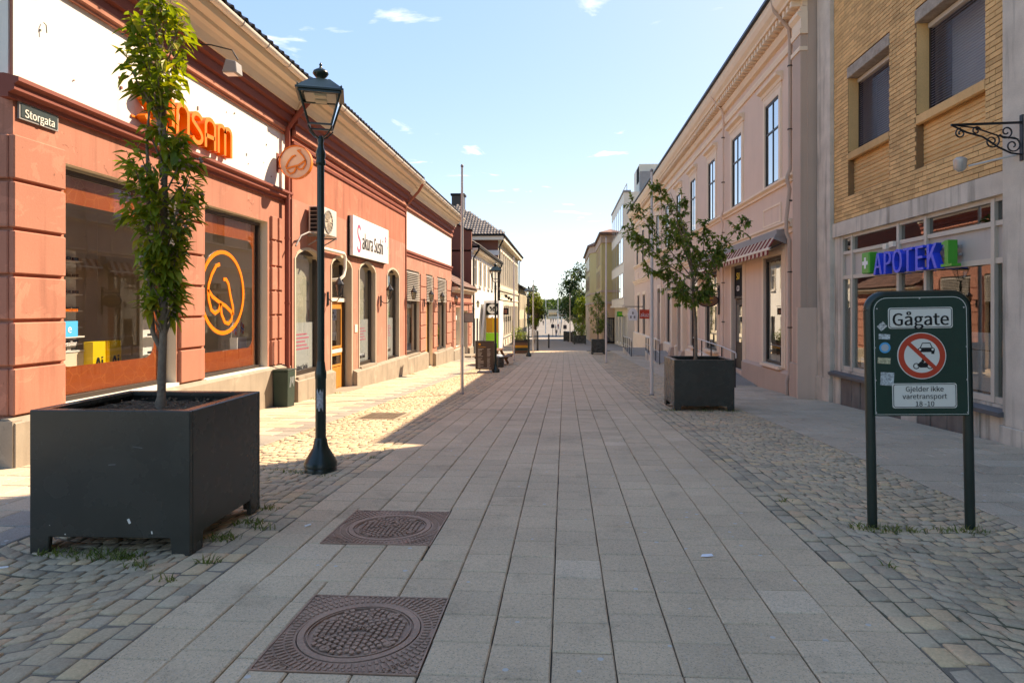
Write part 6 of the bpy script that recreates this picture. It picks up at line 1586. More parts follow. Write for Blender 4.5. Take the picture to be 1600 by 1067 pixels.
mass_tree('broad_tree', 'lime green street tree in front of the small beige house', (-3.6, 78, g(78)), .9, 2.6, 4.2, 1500, .26, 'leaf_lime', 6, 2.4)
mass_tree('broad_tree', 'dark green tree closing the row of houses beyond the beige one', (-6.2, 125, g(125)), 2.2, 3.6, 6.2, 2400, .42, 'leaf_far', 7, 3)
mass_tree('broad_tree', 'purple-leaved tree beyond the lime street tree', (-4.4, 100, g(100)), 1.4, 2.6, 4.6, 1500, .34, 'leaf_red', 8, 2)
def shrub(label, loc, r, h, n, size, lm, seed):
    t = thing('shrub', label, 'plant'); r_ = random.Random(seed); lf = MB(); st = MB()
    for i in range(9):
        a = r_.uniform(0, 6.28); st.tube([(0, 0, -.1), (r * .4 * math.cos(a), r * .4 * math.sin(a), h * .5), (r * .8 * math.cos(a), r * .8 * math.sin(a), h * r_.uniform(.6, 1))], [.02, .012, .004], 4)
    for i in range(n):
        a = r_.uniform(0, 6.28); k = r_.random() ** .5; z = h * r_.random(); p = Vector((r * k * math.cos(a), r * k * math.sin(a), z)); leaf(lf, p, rnd_dir(r_) + Vector((0, 0, .4)), Vector((0, 0, 1)), size * r_.uniform(.6, 1.2), size * .4, r_)
    st.build('stem', M['bark'], t); lf.build('foliage', M[lm], t); t.location = loc
shrub('pale green shrub growing in the far planter', (1.75, 74.5, g(74.5) + .9), .8, 1.3, 420, .22, 'leaf_lime', 1)

# ---- lamp posts
def lamp_post():
    t = thing('street_lamp', 'x', 'street lamp'); m = M['postgreen']
    MB().lathe([(.165, -.05), (.168, .03), (.160, .05), (.172, .055), (.172, .10), (.160, .115), (.155, .13), (.120, .19), (.085, .25), (.072, .30), (.066, .34), (.056, .36)], 28).build('base', m, t, smooth=50)
    MB().lathe([(.056, .36), (.056, .98), (.060, 1.0), (.060, 1.06), (.052, 1.09), (.047, 1.15), (.041, 1.18)], 20).build('lower_shaft', m, t, smooth=50)
    MB().lathe([(.041, 1.18), (.038, 3.28)], 18).build('shaft', m, t, smooth=50)
    MB().lathe([(.038, 3.28), (.050, 3.29), (.052, 3.32), (.044, 3.35), (.050, 3.38), (.052, 3.42), (.034, 3.47), (.028, 3.52), (.036, 3.55), (.02, 3.60)], 18).build('neck', m, t, smooth=50)
    L = bpy.data.objects.new('lantern', None); 
    zb, zt = 3.70, 4.02; a, b = .115, .205; Q = [(1, 1), (-1, 1), (-1, -1), (1, -1)]
    fr_ = MB()
    for sx, sy in Q:
        fr_.bar((sx * a, sy * a, zb), (sx * b, sy * b, zt), .016); fr_.tube([(0, 0, 3.56), (sx * a * .55, sy * a * .55, 3.60), (sx * a * .95, sy * a * .95, 3.66), (sx * a * 1.05, sy * a * 1.05, zb - .02)], .009, 5)
    for (p, q) in zip(Q, Q[1:] + Q[:1]):
        fr_.bar((p[0] * a, p[1] * a, zb), (q[0] * a, q[1] * a, zb), .018); fr_.bar((p[0] * b, p[1] * b, zt), (q[0] * b, q[1] * b, zt), .03)
    lan = fr_.build('lantern_frame', m, t)
    MB().prism([(-b - .035, 0), (b + .035, 0), (b + .01, .035), (.10, .155), (-.10, .155), (-b - .01, .035)], 'y', 0, 0) if 0 else None
    mb = MB(); e, e2, tp = b + .038, b + .02, .10
    V = [(sx * k, sy * k, z) for k, z in ((e, zt + .012), (e, zt + .03), (e2, zt + .045), (tp, zt + .165), (tp * .7, zt + .175)) for sx, sy in Q]
    mb.mesh(V, [(0, 1, 2, 3), (16, 17, 18, 19)] + [(4 * k + i, 4 * k + (i + 1) % 4, 4 * k + 4 + (i + 1) % 4, 4 * k + 4 + i) for k in range(4) for i in range(4)]); mb.build('hood', m, t)
    for sx, sy in Q: MB().lathe([(.008, 0), (.012, .012), (.001, .03)], 6, sx * e2 * .97, sy * e2 * .97, zt + .045).build('knob', m, t)
    MB().lathe([(.05, .165), (.045, .20), (.06, .215), (.075, .235), (.085, .25), (.075, .275), (.045, .295), (.018, .31), (.012, .33), (.018, .345), (.008, .36), (.001, .375)], 20, 0, 0, zt).build('finial', m, t, smooth=60)
    for p, q in zip(Q, Q[1:] + Q[:1]): MB().poly([(p[0] * a, p[1] * a, zb), (q[0] * a, q[1] * a, zb), (q[0] * b, q[1] * b, zt), (p[0] * b, p[1] * b, zt)]).build('pane', M.setdefault('clearglass', glass_mat('lantern_clear_glass', (.93, .94, .93), 1.25, .0)), lan)
    MB().box(-.16, .16, -.16, .16, zt - .012, zt - .004).build('reflector', M['acwhite'], t)
    for s_ in (-1, 1): MB().box(-.06, .06, s_ * .09 - .05, s_ * .09 + .05, zt - .03, zt - .012).build('lamp_module', M['cream'], t)
    return t
lp = lamp_post()
for i, (x, y, rz, lab) in enumerate(((-2.62, 6.85, 18, 'nearest dark green lamp post with lantern, standing between planter and restaurant'), (-2.74, 25.7, 10, 'second dark lamp post with lantern, right beside the brown menu board'), (-2.21, 40.1, 25, 'third dark lamp post with lantern, by the wooden flower crate'))):
    t = lp if i == 0 else copy_tree(lp); t.location = (x, y, g(y)); t.rotation_euler.z = R(rz); t['label'] = lab; t['group'] = 'lantern lamp posts'
t = thing('sticker', 'torn white sticker on the shaft of the nearest lamp post', 'sticker', (-2.6, 6.79, .75))
mb = MB(); n = 6
for i in range(n):
    a0, a1 = R(-115 + i * 12), R(-115 + (i + 1) * 12); mb.poly([(-2.62 + .0575 * math.cos(a0), 6.85 + .0575 * math.sin(a0), .60 + .03 * math.sin(i * 1.9)), (-2.62 + .0575 * math.cos(a1), 6.85 + .0575 * math.sin(a1), .60 + .03 * math.sin(i * 1.9 + 1.9)), (-2.62 + .0575 * math.cos(a1), 6.85 + .0575 * math.sin(a1), .80 + .03 * math.sin(i * 2.3 + 2)), (-2.62 + .0575 * math.cos(a0), 6.85 + .0575 * math.sin(a0), .80 + .03 * math.sin(i * 2.3))])
mb.build('paper', M.setdefault('sticker', PM('torn_sticker', (.42, .42, .42), .7, .5, 40, .2, 90, 0, 60, .2)), t)

# ---- flagpoles
def flagpole(label, x, y, h, m, r=.04):
    t = thing('flagpole', label, 'flagpole', (x, y, g(y))); t['group'] = 'bare flagpoles'; z = g(y)
    MB().lathe([(r, -.1), (r, h * .5), (r * .8, h * .8), (r * .62, h)], 14, x, y, z).build('pole', m, t, smooth=50)
    MB().lathe([(r * .62, h), (r * .9, h + .02), (r * .95, h + .05), (r * .5, h + .08), (.001, h + .09)], 12, x, y, z).build('finial', M['grey'], t, smooth=50)
    MB().lathe([(r * 1.5, -.02), (r * 1.5, .025), (r * 1.05, .03)], 14, x, y, z).build('collar', M['grey'], t)
    MB().box(x - .015, x + .015, y - r - .03, y - r + .005, z + 1.25, z + 1.42).build('cleat', m, t)
flagpole('grey bare flagpole in front of the louvred shop, nearest on the sunny side', -2.60, 16.4, 5.75, M['alum'], .042)
flagpole('white bare flagpole beside the big planter with the leafy tree', 2.19, 16.5, 5.6, M['polepaint'], .045)
flagpole('white bare flagpole beside the smaller planter with the column tree', 2.11, 33.2, 6.35, M['polepaint'], .05)
flagpole('thin pale flagpole before the cream house, between the second and third lamps', -2.75, 35.3, 5.6, M['polepaint'], .045)
flagpole('thin pale flagpole beside the wooden flower crate', -2.3, 47.7, 5.2, M['alum'], .05)
flagpole('far thin flagpole beside the far planter', .70, 82.5, 6.2, M['alum'], .06)

# ---- litter bin
t = thing('litter_bin', 'dark green steel litter bin against the plinth between shop and restaurant', 'bin', (-5.7, 13.2, g(13.2)))
z = g(13.3) - .02
v = lambda k, h: [(-5.80 - .14 * k, 13.15 - .17 * k, z + h), (-5.80 + .14 * k, 13.15 - .17 * k, z + h), (-5.80 + .14 * k, 13.15 + .17 * k, z + h), (-5.80 - .14 * k, 13.15 + .17 * k, z + h)]
bm_ = M['bingreen'] = PM('dark_green_bin_paint', (.018, .040, .030), .5, .2, 5, .08, 50, .03, 60, .4, streak=.2)
MB().mesh(v(1, 0) + v(1.12, .76), [(0, 1, 2, 3), (4, 5, 6, 7)] + [(i, (i + 1) % 4, 4 + (i + 1) % 4, 4 + i) for i in range(4)]).build('body', bm_, t, bev=.008)
MB().mesh(v(1.18, .765) + v(1.18, .80), [(0, 1, 2, 3), (4, 5, 6, 7)] + [(i, (i + 1) % 4, 4 + (i + 1) % 4, 4 + i) for i in range(4)]).build('lid', bm_, t, bev=.006)
mb = MB(); r_ = random.Random(4)
for i in range(5): mb.ribbon([(13.07 + .05 * i + r_.uniform(-.03, .03), .48 + z + r_.uniform(-.06, .06)), (13.10 + .04 * i, .58 + z), (13.09 + .05 * i + r_.uniform(-.03, .03), .64 + z)], .012, .002, (-5.645, 0, 0), (0, 1, 0), (0, 0, 1))
mb.build('scribble', M['film'], t)

# ---- menu board
t = thing('menu_board', 'brown freestanding menu board with pale lines on a metal foot', 'menu board'); m = M['menu']
MB().box(-.37, .37, -.03, .03, .13, 1.24).build('board', m, t, bev=.008); MB().box(-.38, .38, -.035, .035, 1.225, 1.26).build('frame', M['darkframe'], t)
fr_ = MB(); [fr_.box(*q, -.034, -.028, *w) for q, w in (((-.37, -.345), (.13, 1.225)), ((.345, .37), (.13, 1.225)))]; fr_.build('frame', M['darkframe'], t)
r_ = random.Random(6)
for i in range(15):
    zz_ = .93 - i * .048 - (.04 if i > 6 else 0); MB().box(-.27, -.27 + r_.uniform(.08, .26), -.0335, -.031, zz_, zz_ + .016).build('print_line', M['chalk'], t); MB().box(.10, .10 + r_.uniform(.08, .14), -.0335, -.031, zz_, zz_ + .016).build('print_line', M['chalk'], t)
MB().box(-.28, .26, -.0335, -.031, .19, .205).build('print_line', M['chalk'], t); MB().box(-.26, .05, -.0335, -.031, 1.0, 1.015).build('print_line', M['amber'], t)
mb = MB(); mb.poly([(-.20 + .06 * math.cos(R(k * 45)) * (1 if k % 2 else .8), -.033, 1.12 + .05 * math.sin(R(k * 45))) for k in range(8)]); mb.build('emblem', M['amber'], t)
MB().box(-.27, .30, -.22, .22, .0, .07).build('foot', M['grey'], t, bev=.01)
for x in (-.2, .2): MB().box(x - .02, x + .02, -.02, .02, .06, .14).build('spring', M['alum'], t)
t.location = (-3.14, 25.5, g(25.5)); t.rotation_euler.z = R(-3)

# ---- picnic table
t = thing('picnic_table', 'brown wooden picnic table with splayed legs behind the second lamp post', 'picnic table'); m = M['brownwood']
for i in range(5): MB().box(-.95, .95, -.36 + i * .146, -.36 + i * .146 + .135, .70, .745).build('top_plank', m, t)
for s_ in (-1, 1):
    for k in range(2): MB().box(-.95, .95, s_ * .72 - .14 + k * .146, s_ * .72 - .14 + k * .146 + .135, .42, .46).build('bench_plank', m, t)
    q = MB(); q.bar((s_ * .70, -.62, 0), (s_ * .70, -.22, .70), .05, .12); q.build('leg', m, t); q = MB(); q.bar((s_ * .70, .62, 0), (s_ * .70, .22, .70), .05, .12); q.build('leg', m, t)
    MB().box(s_ * .70 - .025 + .05, s_ * .70 + .025 + .05, -.80, .80, .33, .42).build('crossbeam', m, t); MB().box(s_ * .70 - .075, s_ * .70 - .028, -.34, .34, .62, .70).build('crossbeam', m, t)
t.location = (-3.42, 31.2, g(31.2)); t.rotation_euler.z = R(87)
t = thing('drum_bin', 'short black drum-shaped bin with pale lid beside the picnic table', 'bin', (-3.0, 29.0, g(29)))
MB().lathe([(.24, 0), (.26, .02), (.26, .46), (.25, .48)], 20, -2.98, 29.2, g(29.2)).build('body', M['planter'], t, smooth=40); MB().lathe([(.25, .48), (.22, .53), (.12, .57), (.001, .58)], 20, -2.98, 29.2, g(29.2)).build('lid', M['film'], t, smooth=40)
t = thing('bollard', 'thin black bollard behind the drum bin', 'bollard', (-3.25, 30, g(30))); MB().lathe([(.07, 0), (.07, .95), (.085, .97), (.085, 1.05), (.05, 1.09), (.001, 1.1)], 14, -3.2, 29.9, g(29.9)).build('post', M['iron'], t, smooth=40)

# ---- wooden flower crate
t = thing('flower_crate', 'square wooden flower crate with dark slats and yellow bands by the third lamp', 'planter', (-3.0, 45, g(45))); z = g(45)
for k in range(5):
    mm = (M['brownwood'], M['bingreen'], M['amber'], M['brownwood'], M['darkframe'])[k]
    for a, b, c, d in ((-3.55, -2.5, 44.5, 44.55), (-3.55, -2.5, 45.45, 45.5), (-3.55, -3.5, 44.55, 45.45), (-2.55, -2.5, 44.55, 45.45)): MB().box(a, b, c, d, z + .06 + k * .18, z + .22 + k * .18).build('slat', mm, t)
MB().box(-3.5, -2.55, 44.55, 45.45, z + .7, z + .85).build('soil', M['soil'], t)
for sx in (-3.5, -2.55):
    for sy in (44.55, 45.45): MB().box(sx - .04, sx + .04, sy - .04, sy + .04, z, z + .9).build('corner_post', M['darkframe'], t)
shrub('yellow-green flowers spilling from the wooden crate', (-3.0, 45.0, z + .85), .6, .6, 420, .13, 'leaf_lime', 9)
shrub('dark green plant at the back of the wooden crate', (-3.3, 45.3, z + .85), .45, .95, 260, .14, 'leaf_dark', 10)
for i, (x, y, h) in enumerate(((-2.09, 50.5, 1.5), (-1.4, 58, 1.2))):
    t = thing('bollard', ['dark slim post beside the wooden flower crate', 'dark slim post farther into the cross street sun'][i], 'bollard', (x, y, g(y))); MB().lathe([(.07, 0), (.07, h), (.05, h + .05), (.001, h + .06)], 12, x, y, g(y)).build('post', M['iron'], t, smooth=40)
for i, (x, y, w, h) in enumerate(((.35, 92, 1.0, 1.3), (.85, 88, .9, 1.25), (1.2, 80, .5, 1.4))):
    t = thing('street_cabinet', ['far dark box by the street edge, leftmost of three', 'far dark box by the street edge, middle of three', 'far narrow dark box beside the far planter'][i], 'cabinet', (x, y, g(y)))
    MB().box(x - w / 2, x + w / 2, y - .4, y + .4, g(y), g(y) + h).build('body', M['planter'], t, bev=.03); MB().box(x - w / 2 - .03, x + w / 2 + .03, y - .43, y + .43, g(y) + h, g(y) + h + .06).build('lid', M['iron'], t)

# ---- pedestrian street sign
def gagate():
    t = thing('pedestrian_street_sign', 'dark green pedestrian street sign on two posts with red prohibition circle', 'sign')
    m = M['signgreen'] = PM('dark_green_sign_paint', (.010, .042, .028), .22, .15, 3, .04, 40, .25, 26, .5, dist=.003)
    w, zb, zt, r, pr = .72, .875, 1.80, .11, .036; h = w / 2
    arc = [(-h + r + r * math.cos(R(a)), zt - r + r * math.sin(R(a))) for a in range(180, 89, -15)] + [(h - r + r * math.cos(R(a)), zt - r + r * math.sin(R(a))) for a in range(90, -1, -15)]
    for s_ in (-1, 1): MB().tube([(s_ * h, 0, -.15), (s_ * h, 0, zt - r)], pr, 14).build('post', M['postgreen'], t, smooth=50)
    MB().tube([(x, 0, z) for x, z in arc], pr, 14).build('top_arch', M['postgreen'], t, smooth=50)
    k = h - .012; P = [(-k, zb), (k, zb)] + [(k - r * .9 + r * .9 * math.cos(R(a)), zt - .008 - r * .9 + r * .9 * math.sin(R(a))) for a in range(0, 91, 15)] + [(-k + r * .9 + r * .9 * math.cos(R(a)), zt - .008 - r * .9 + r * .9 * math.sin(R(a))) for a in range(90, 181, 15)]
    MB().prism(P, 'y', -.046, -.030).build('board', m, t)
    # thin pale edge line
    Q = [(x * .972, zb + .012 + (z - zb) * .975) for x, z in P]; MB().ribbon(Q, .004, .001, (0, -.0465, 0), (1, 0, 0), (0, 0, 1), closed=True).build('edge_line', M['signplate'], t)
    def plate(x0, x1, z0, z1, rr=.018):
        A = [(cx + rr * math.cos(R(a)), cz + rr * math.sin(R(a))) for cx, cz, a0 in ((x1 - rr, z1 - rr, 0), (x0 + rr, z1 - rr, 90), (x0 + rr, z0 + rr, 180), (x1 - rr, z0 + rr, 270)) for a in range(a0, a0 + 91, 30)]
        p = MB().prism(A, 'y', -.052, -.0462).build('plate', M['signplate'], t)
        cx, cz = (x0 + x1) / 2, (z0 + z1) / 2; B = [(cx + (x - cx) * (1 - .016 / (x1 - x0)), cz + (z - cz) * (1 - .016 / (z1 - z0))) for x, z in A]
        MB().ribbon(B, .0045, .001, (0, -.0525, 0), (1, 0, 0), (0, 0, 1), closed=True).build('border', M['black'], p); return p
    p1 = plate(-.235, .235, 1.545, 1.705); text('lettering', p1, M['black'], 'Gågate', .150, (0, -.0535, 1.624), ROT_F, .001, bold=.0022)
    p2 = plate(-.215, .255, .935, 1.125)
    for s_, z in (('Gjelder ikke', 1.085), ('varetransport', 1.029), ('18 -10', .972)): text('lettering', p2, M['black'], s_, .060, (.02, -.0535, z), ROT_F, .001, sx=1.0)
    cx, cz, rr = .005, 1.335, .178
    def disc(r0, y, mm, name, par): return MB().poly([(cx + r0 * math.cos(2 * math.pi * i / 48), y, cz + r0 * math.sin(2 * math.pi * i / 48)) for i in range(48)]).build(name, mm, par)
    d0 = MB().prism([(cx + rr * math.cos(2 * math.pi * i / 48), cz + rr * math.sin(2 * math.pi * i / 48)) for i in range(48)], 'y', -.052, -.0462).build('prohibition_disc', M['signplate'], t)
    disc(rr - .006, -.0525, M['red'], 'red_ring', d0); disc(rr - .048, -.0530, M['signplate'], 'white_field', d0)
    # car, seen from the front
    y = -.0536; K = lambda pts: [(cx + .033 + a, y, cz + .058 + b) for a, b in pts]; mb = MB()
    mb.ribbon([(-.045, .0), (-.028, .038), (.028, .038), (.045, .0)], .007, .0004, (cx + .033, y, cz + .058), (1, 0, 0), (0, 0, 1))
    mb.poly(K([(-.062, -.03), (.062, -.03), (.062, -.006), (.05, .004), (-.05, .004), (-.062, -.006)]))
    for s_ in (-1, 1): mb.poly(K([(s_ * .058, -.045), (s_ * .036, -.045), (s_ * .036, -.030), (s_ * .058, -.030)]))
    mb.build('car_symbol', M['black'], d0)
    mb = MB()
    for s_ in (-1, 1): mb.poly([(cx + .033 + s_ * .046 + .009 * math.cos(R(k * 45)), y - .0004, cz + .048 + .009 * math.sin(R(k * 45))) for k in range(8)])
    mb.build('headlight_mark', M['signplate'], d0)
    # motorcycle
    mb = MB()
    for s_ in (-1, 1): mb.ribbon([(cx + .008 + s_ * .05 + .020 * math.cos(R(k * 24)), cz - .078 + .020 * math.sin(R(k * 24))) for k in range(15)], .007, .0004, (0, y, 0), (1, 0, 0), (0, 0, 1), closed=True)
    Q = lambda pts: [(cx + .008 + a, y, cz - .078 + b) for a, b in pts]
    mb.poly(Q([(-.045, .005), (-.02, -.012), (.025, -.012), (.04, .01), (.03, .030), (.005, .024), (-.02, .034)])); mb.poly(Q([(-.018, .028), (-.004, .058), (.012, .066), (.020, .056), (.010, .044), (.008, .026)]))
    mb.poly(Q([(.006 + .011 * math.cos(R(k * 45)), .076 + .011 * math.sin(R(k * 45))) for k in range(8)])); mb.ribbon([(.024, .05), (.038, .036), (.05, .0)], .006, .0004, (cx + .008, y, cz - .078), (1, 0, 0), (0, 0, 1))
    mb.build('motorcycle_symbol', M['black'], d0)
    MB().ribbon([(cx - .093, cz + .093), (cx + .093, cz - .093)], .030, .0006, (0, -.0542, 0), (1, 0, 0), (0, 0, 1)).build('red_bar', M['red'], d0)
    for x, z in ((-.315, 1.70), (.0, 1.775), (.32, 1.70), (-.335, 1.40), (.335, 1.40), (-.335, 1.15), (.335, 1.15), (-.335, .90), (.335, .90)): MB().lathe([(.0065, 0), (.006, .003), (.001, .004)], 10, 0, 0, 0).build('rivet', M['alum'], t) if 0 else MB().mesh([(x + .0065 * math.cos(R(k * 45)), -.0475, z + .0065 * math.sin(R(k * 45))) for k in range(8)] + [(x, -.050, z)], [(k, (k + 1) % 8, 8) for k in range(8)]).build('rivet', M['alum'], t)
    # stickers
    for x, z, w_, h_, rz, mm in ((-.28, 1.565, .06, .05, 40, 'signwhite'), (-.265, 1.485, .085, .04, -5, 'film'), (-.27, 1.30, .095, .045, -4, 'cream'), (-.25, 1.16, .10, .10, -4, 'film')):
        c_, s_ = math.cos(R(rz)), math.sin(R(rz)); q = MB().poly([(x + a * c_ - b * s_, -.0478, z + a * s_ + b * c_) for a, b in ((-w_ / 2, -h_ / 2), (w_ / 2, -h_ / 2), (w_ / 2, h_ / 2), (-w_ / 2, h_ / 2))]); q.build('sticker', M.setdefault('st_' + mm, PM('scuffed_sticker_' + mm, {'signwhite': (.5, .5, .46), 'film': (.42, .45, .44), 'cream': (.45, .40, .25)}[mm], .6, .6, 45, .3, 90, 0, 60, .2)), t)
    MB().poly([(-.262 + .042 * math.cos(R(k * 20)), -.0478, 1.40 + .042 * math.sin(R(k * 20))) for k in range(18)]).build('round_sticker', M['cyan'], t); MB().poly([(-.262 + .028 * math.cos(R(k * 20)), -.0482, 1.40 + .028 * math.sin(R(k * 20))) for k in range(18)]).build('round_sticker_centre', M['film'], t)
    t.location = (2.75, 5.19, g(5.19)); t.rotation_euler = (R(0), R(-1.1), R(-1.5)); return t
gagate()

# ---- weeds, litter
def weeds(label, spots, seed, n=44, h=.10):
    mb = MB(); r_ = random.Random(seed)
    for (x, y, s_, k) in spots:
        for i in range(int(n * k)):
            a, q = r_.uniform(0, 6.28), r_.random() ** .7 * s_; px_, py_ = x + q * math.cos(a) * 1.5, y + q * math.sin(a) * .7; p = Vector((px_, py_, g(py_) - .01)); hh = h * r_.uniform(.3, 1.1) * (1.1 - q / s_ * .5)
            d = Vector((r_.uniform(-.7, .7), r_.uniform(-.7, .7), 1)).normalized(); s2 = d.cross(rnd_dir(r_)).normalized() * r_.uniform(.0025, .005)
            b = p + d * hh * .6; c = p + d * hh + Vector((d.x, d.y, -.25)) * hh * .45
            mb.mesh([p - s2, p + s2, b + s2 * .8, b - s2 * .8, c], [(0, 1, 2, 3), (3, 2, 4)])
    o = mb.build('grass', M['grass']); tag(o, label, 'grass', kind='stuff')
weeds('grass and weeds growing along the foot of the big planter', [(-3.45, 4.24, .10, 2), (-3.15, 4.22, .14, 3.5), (-2.95, 4.20, .10, 2.5), (-2.48, 4.6, .09, 2.2), (-2.46, 4.95, .10, 2.2), (-2.5, 5.35, .08, 1.2), (-2.75, 4.05, .08, .9), (-2.35, 4.15, .06, .6), (-2.3, 4.85, .07, .7), (-2.45, 3.85, .06, .5)], 1)
weeds('grass tufts round the posts of the pedestrian street sign', [(2.45, 5.12, .13, 3), (2.30, 5.16, .09, 1.6), (2.62, 5.10, .10, 1.6), (3.05, 5.12, .12, 2.6), (2.85, 5.14, .07, .8), (1.95, 5.9, .05, .6), (2.1, 4.35, .05, .6)], 2, 30, .09)
weeds('weeds at the foot of the nearest lamp post', [(-2.85, 6.75, .12, 2), (-3.1, 6.85, .14, 1.6), (-2.3, 7.6, .06, .8), (-2.28, 8.2, .06, .8), (-2.45, 6.6, .08, 1)], 3, 26, .06)
weeds('weeds round the foot of the planter with the leafy tree', [(2.1, 12.95, .14, 2.2), (2.75, 12.92, .16, 2.4), (3.25, 12.95, .16, 2.2)], 5, 30, .09)
weeds('weeds along the foot of the sunny shop plinths', [(-5.75, 24.2, .15, 2), (-5.75, 14.6, .1, 1.2), (-5.7, 28.5, .12, 1.2), (-5.75, 16.2, .08, .8)], 4, 26, .12)
o = MB().mesh([(.92, 4.46, g(4.45) + .004), (.96, 4.45, g(4.45) + .006), (1.01, 4.47, g(4.45) + .005), (1.0, 4.495, g(4.45) + .012), (.96, 4.50, g(4.45) + .006), (.935, 4.485, g(4.45) + .010)], [(0, 1, 2, 3, 4, 5)]).build('paper_scrap', M['white']); tag(o, 'scrap of white paper lying on the pavers', 'paper')
for i, (x, y, a) in enumerate(((-3.62, 3.95, .5), (-2.0, 4.9, 1.0))):
    o = MB().tube([(x, y, g(y) + .012), (x + .055 * math.cos(a), y + .055 * math.sin(a), g(y) + .012)], .007, 7).build('cigarette_butt', M['signwhite']); tag(o, ['cigarette butt on the setts at the outer corner of the planter', 'cigarette butt on the pavers beside the black planter'][i], 'cigarette butt')

# ================================================================ FAR END OF THE STREET
def person(label, x, y, top, legs, seed, stride=.25, rz=0, h=1.74):
    me = bpy.data.meshes.new('person'); s = h / 1.74; a = stride
    V = [(0, 0, .95), (0, 0, 1.2), (0, 0, 1.42), (0, 0, 1.52), (0, .01, 1.62), (0, .01, 1.72),
         (.10, 0, .90), (.11, a * .45, .50), (.11, a * .8, .08), (.11, a * .8 - .14, .03), (-.10, 0, .90), (-.11, -a * .35, .50), (-.11, -a, .10), (-.11, -a - .13, .04),
         (.19, 0, 1.40), (.24, -a * .4, 1.13), (.24, -a * .75, .90), (-.19, 0, 1.40), (-.24, a * .4, 1.13), (-.24, a * .6, .90)]
    E_ = [(0, 1), (1, 2), (2, 3), (3, 4), (4, 5), (0, 6), (6, 7), (7, 8), (8, 9), (0, 10), (10, 11), (11, 12), (12, 13), (2, 14), (14, 15), (15, 16), (2, 17), (17, 18), (18, 19)]
    Rr = [(.15, .11), (.14, .10), (.16, .10), (.055, .055), (.09, .10), (.07, .08), (.095, .10), (.065, .065), (.045, .05), (.035, .04), (.095, .10), (.065, .065), (.045, .05), (.035, .04), (.06, .06), (.042, .042), (.032, .035), (.06, .06), (.042, .042), (.032, .035)]
    me.from_pydata([(p * s, q * s, z * s) for p, q, z in V], E_, []); o = bpy.data.objects.new('skin_source', me); C.objects.link(o)
    md = o.modifiers.new('skin', 'SKIN'); md.use_smooth_shade = True
    for v_, rr in zip(me.skin_vertices[0].data, Rr): v_.radius = (rr[0] * s, rr[1] * s)
    me.skin_vertices[0].data[0].use_root = True
    o.modifiers.new('sub', 'SUBSURF').levels = 1
    bpy.context.view_layer.update(); m2 = bpy.data.meshes.new_from_object(o.evaluated_get(bpy.context.evaluated_depsgraph_get())); bpy.data.objects.remove(o)
    m2.materials.clear()
    for mm in (M['skin'], M[top], M[legs], M['hair']): m2.materials.append(mm)
    for p in m2.polygons:
        z = p.center.z / s; p.material_index = 3 if z > 1.66 or (z > 1.56 and p.center.y > .05) else 0 if z > 1.49 else 1 if z > .93 else 2
    ob = bpy.data.objects.new('person', m2); C.objects.link(ob); ob.location = (x, y, g(y) + .01); ob.rotation_euler.z = rz
    return tag(ob, label, 'person', 'people far down the street')
person('person in dark clothes walking up the street toward the viewer, nearest of the group', -1.75, 138, 'cloth_dark', 'cloth_blue', 1, .3)
person('person in dark top standing apart at the bridge end, on the houses side', -6.9, 212, 'cloth_dark', 'cloth_dark', 2, .1)
person('person in pale top walking near the bridge railing', -2.4, 178, 'cloth_light', 'cloth_dark', 3, .25)
person('person in dull red top beside the one in pale top', -1.75, 182, 'cloth_red', 'cloth_blue', 4, .2)
person('distant person in dark coat on the bridge, one of a pair', -4.9, 235, 'cloth_dark', 'cloth_dark', 5, .2)
person('distant person in denim on the bridge, one of a pair', -4.1, 238, 'cloth_blue', 'cloth_dark', 6, .2)
person('farthest person in pale top on the bridge beside the mast', -3.4, 255, 'cloth_light', 'cloth_blue', 7, .2)
t = thing('sign_post', 'dark square traffic sign seen from behind on a post, end of street', 'sign', (-2.5, 138, g(138))); z = g(138)
MB().tube([(-2.5, 138, z - .2), (-2.5, 138, z + 3.1)], .05, 8).build('post', M['iron'], t); MB().box(-2.85, -2.15, 137.9, 137.96, z + 1.9, z + 2.7).build('plate', M['cloth_dark'], t)
t = thing('sign_post', 'dark traffic sign on a post at the street edge beside the trees', 'sign', (0.1, 130, g(130))); z = g(130)
MB().tube([(.1, 130, z - .2), (.1, 130, z + 2.9)], .05, 8).build('post', M['iron'], t); MB().lathe([(.3, -.03), (.3, .03)], 16, 0, 0, 0).build('plate_blank', M['cloth_dark'], t) if 0 else MB().box(-.25, .45, 129.9, 129.96, z + 1.7, z + 2.5).build('plate', M['cloth_dark'], t)
t = thing('bridge_railing', 'thin dark railing running along the far bridge', 'railing', (-1.2, 145, g(145)))
for k in range(18):
    y = 145 + k * 6; MB().tube([(-1.0 + .002 * k, y, g(y)), (-1.0 + .002 * k, y, g(y) + 1.1)], .05, 6).build('post', M['iron'], t)
MB().tube([(-1.0, 145 + 6 * k, g(145 + 6 * k) + 1.1) for k in range(18)], .05, 6).build('top_rail', M['iron'], t); MB().tube([(-1.0, 145 + 6 * k, g(145 + 6 * k) + .55) for k in range(18)], .04, 6).build('mid_rail', M['iron'], t)
for i, (x, y, h) in enumerate(((-4.6, 160, 8.5), (-2.0, 200, 11.5), (-1.2, 235, 9.5))):
    t = thing('mast', ['pale mast at the near end of the bridge, most to the side of the houses', 'tall pale mast in the middle of the bridge', 'pale mast behind the tall one, toward the trees'][i], 'mast', (x, y, g(y))); MB().lathe([(.16, -.2), (.14, h * .6), (.07, h)], 12, x, y, g(y)).build('pole', M['polepaint'], t, smooth=50)
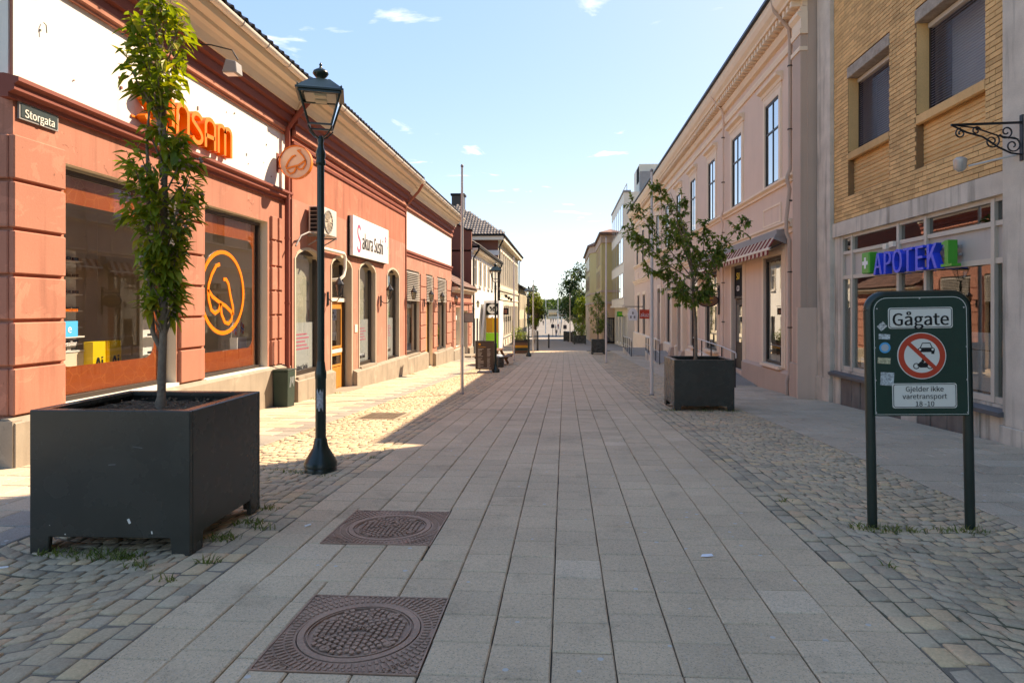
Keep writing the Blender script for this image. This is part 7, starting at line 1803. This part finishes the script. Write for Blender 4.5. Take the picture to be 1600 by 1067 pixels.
for i, (x, y, w, h, d) in enumerate(((-17.5, 300, 9, 8, 10),)):
    t = thing('far_house', 'pale far house with grey roof across the river', 'building', (x, y, g(y))); z = g(y)
    MB().box(x - w / 2, x + w / 2, y, y + d, z - 3, z + h).build('wall', M['panelwhite'], t); MB().prism([(x - w / 2 - .4, z + h), (x + w / 2 + .4, z + h), (x, z + h + 3.2)], 'y', y - .4, y + d).build('roof', M['grey'], t)
    for k in range(3):
        for j in range(2): MB().box(x - 3.4 + k * 2.6, x - 2.2 + k * 2.6, y - .06, y, z + 1.2 + j * 3.4, z + 3.0 + j * 3.4).build('window', M['dark'], t)
t = thing('far_kiosk', 'low pale building at the far end of the bridge', 'building', (-4, 320, g(320))); MB().box(-8, 1, 320, 328, g(320) - 1, g(320) + 4).build('wall', M['panelwhite'], t); MB().box(-8.4, 1.4, 319.6, 328, g(320) + 4, g(320) + 4.4).build('roof', M['grey'], t)
for k in range(8): MB().box(-7.6 + k * 1.05, -6.7 + k * 1.05, 319.9, 320, g(320) + 1.2, g(320) + 3).build('window', M['glass_mirror'], t)
# wooded hill on the horizon
M['wood'] = PM('distant_wood', (.035, .06, .03), .95, .3, .05, .2, .4, 0, 10, .1)
mb = MB(); r_ = random.Random(12); nx, ny = 150, 12
v = []
for j in range(ny + 1):
    for i in range(nx + 1):
        x = -260 + 520 * i / nx; y = 480 + 240 * j / ny; hgt = (4 + 9 * math.sin(math.pi * min(1, j / 5) / 2)) * (.75 + .25 * math.sin(x * .011 + 1) + .18 * math.sin(x * .037)) + r_.uniform(-1.1, 1.1)
        v.append((x, y, -3 + (hgt if j else -1)))
mb.mesh(v, [(j * (nx + 1) + i, j * (nx + 1) + i + 1, (j + 1) * (nx + 1) + i + 1, (j + 1) * (nx + 1) + i) for j in range(ny) for i in range(nx)]); mb.build('hill', M['wood'], kind='structure')
lf = MB()
for k in range(5200):
    x = r_.uniform(-120, 110); y = 480 + r_.random() * 90; j = (y - 480) / 20; hgt = (4 + 9 * math.sin(math.pi * min(1, j / 5) / 2)) * (.75 + .25 * math.sin(x * .011 + 1) + .18 * math.sin(x * .037)); p = Vector((x, y, -3.5 + hgt * r_.uniform(.8, 1.02) + r_.uniform(0, 1.5)))
    leaf(lf, p, rnd_dir(r_) + Vector((0, 0, .5)), Vector((0, 0, 1)), r_.uniform(2, 4.5), r_.uniform(1.5, 3), r_)
o = lf.build('forest', M['leaf_far']); tag(o, 'distant wood covering the hill at the end of the street', 'forest', kind='stuff')
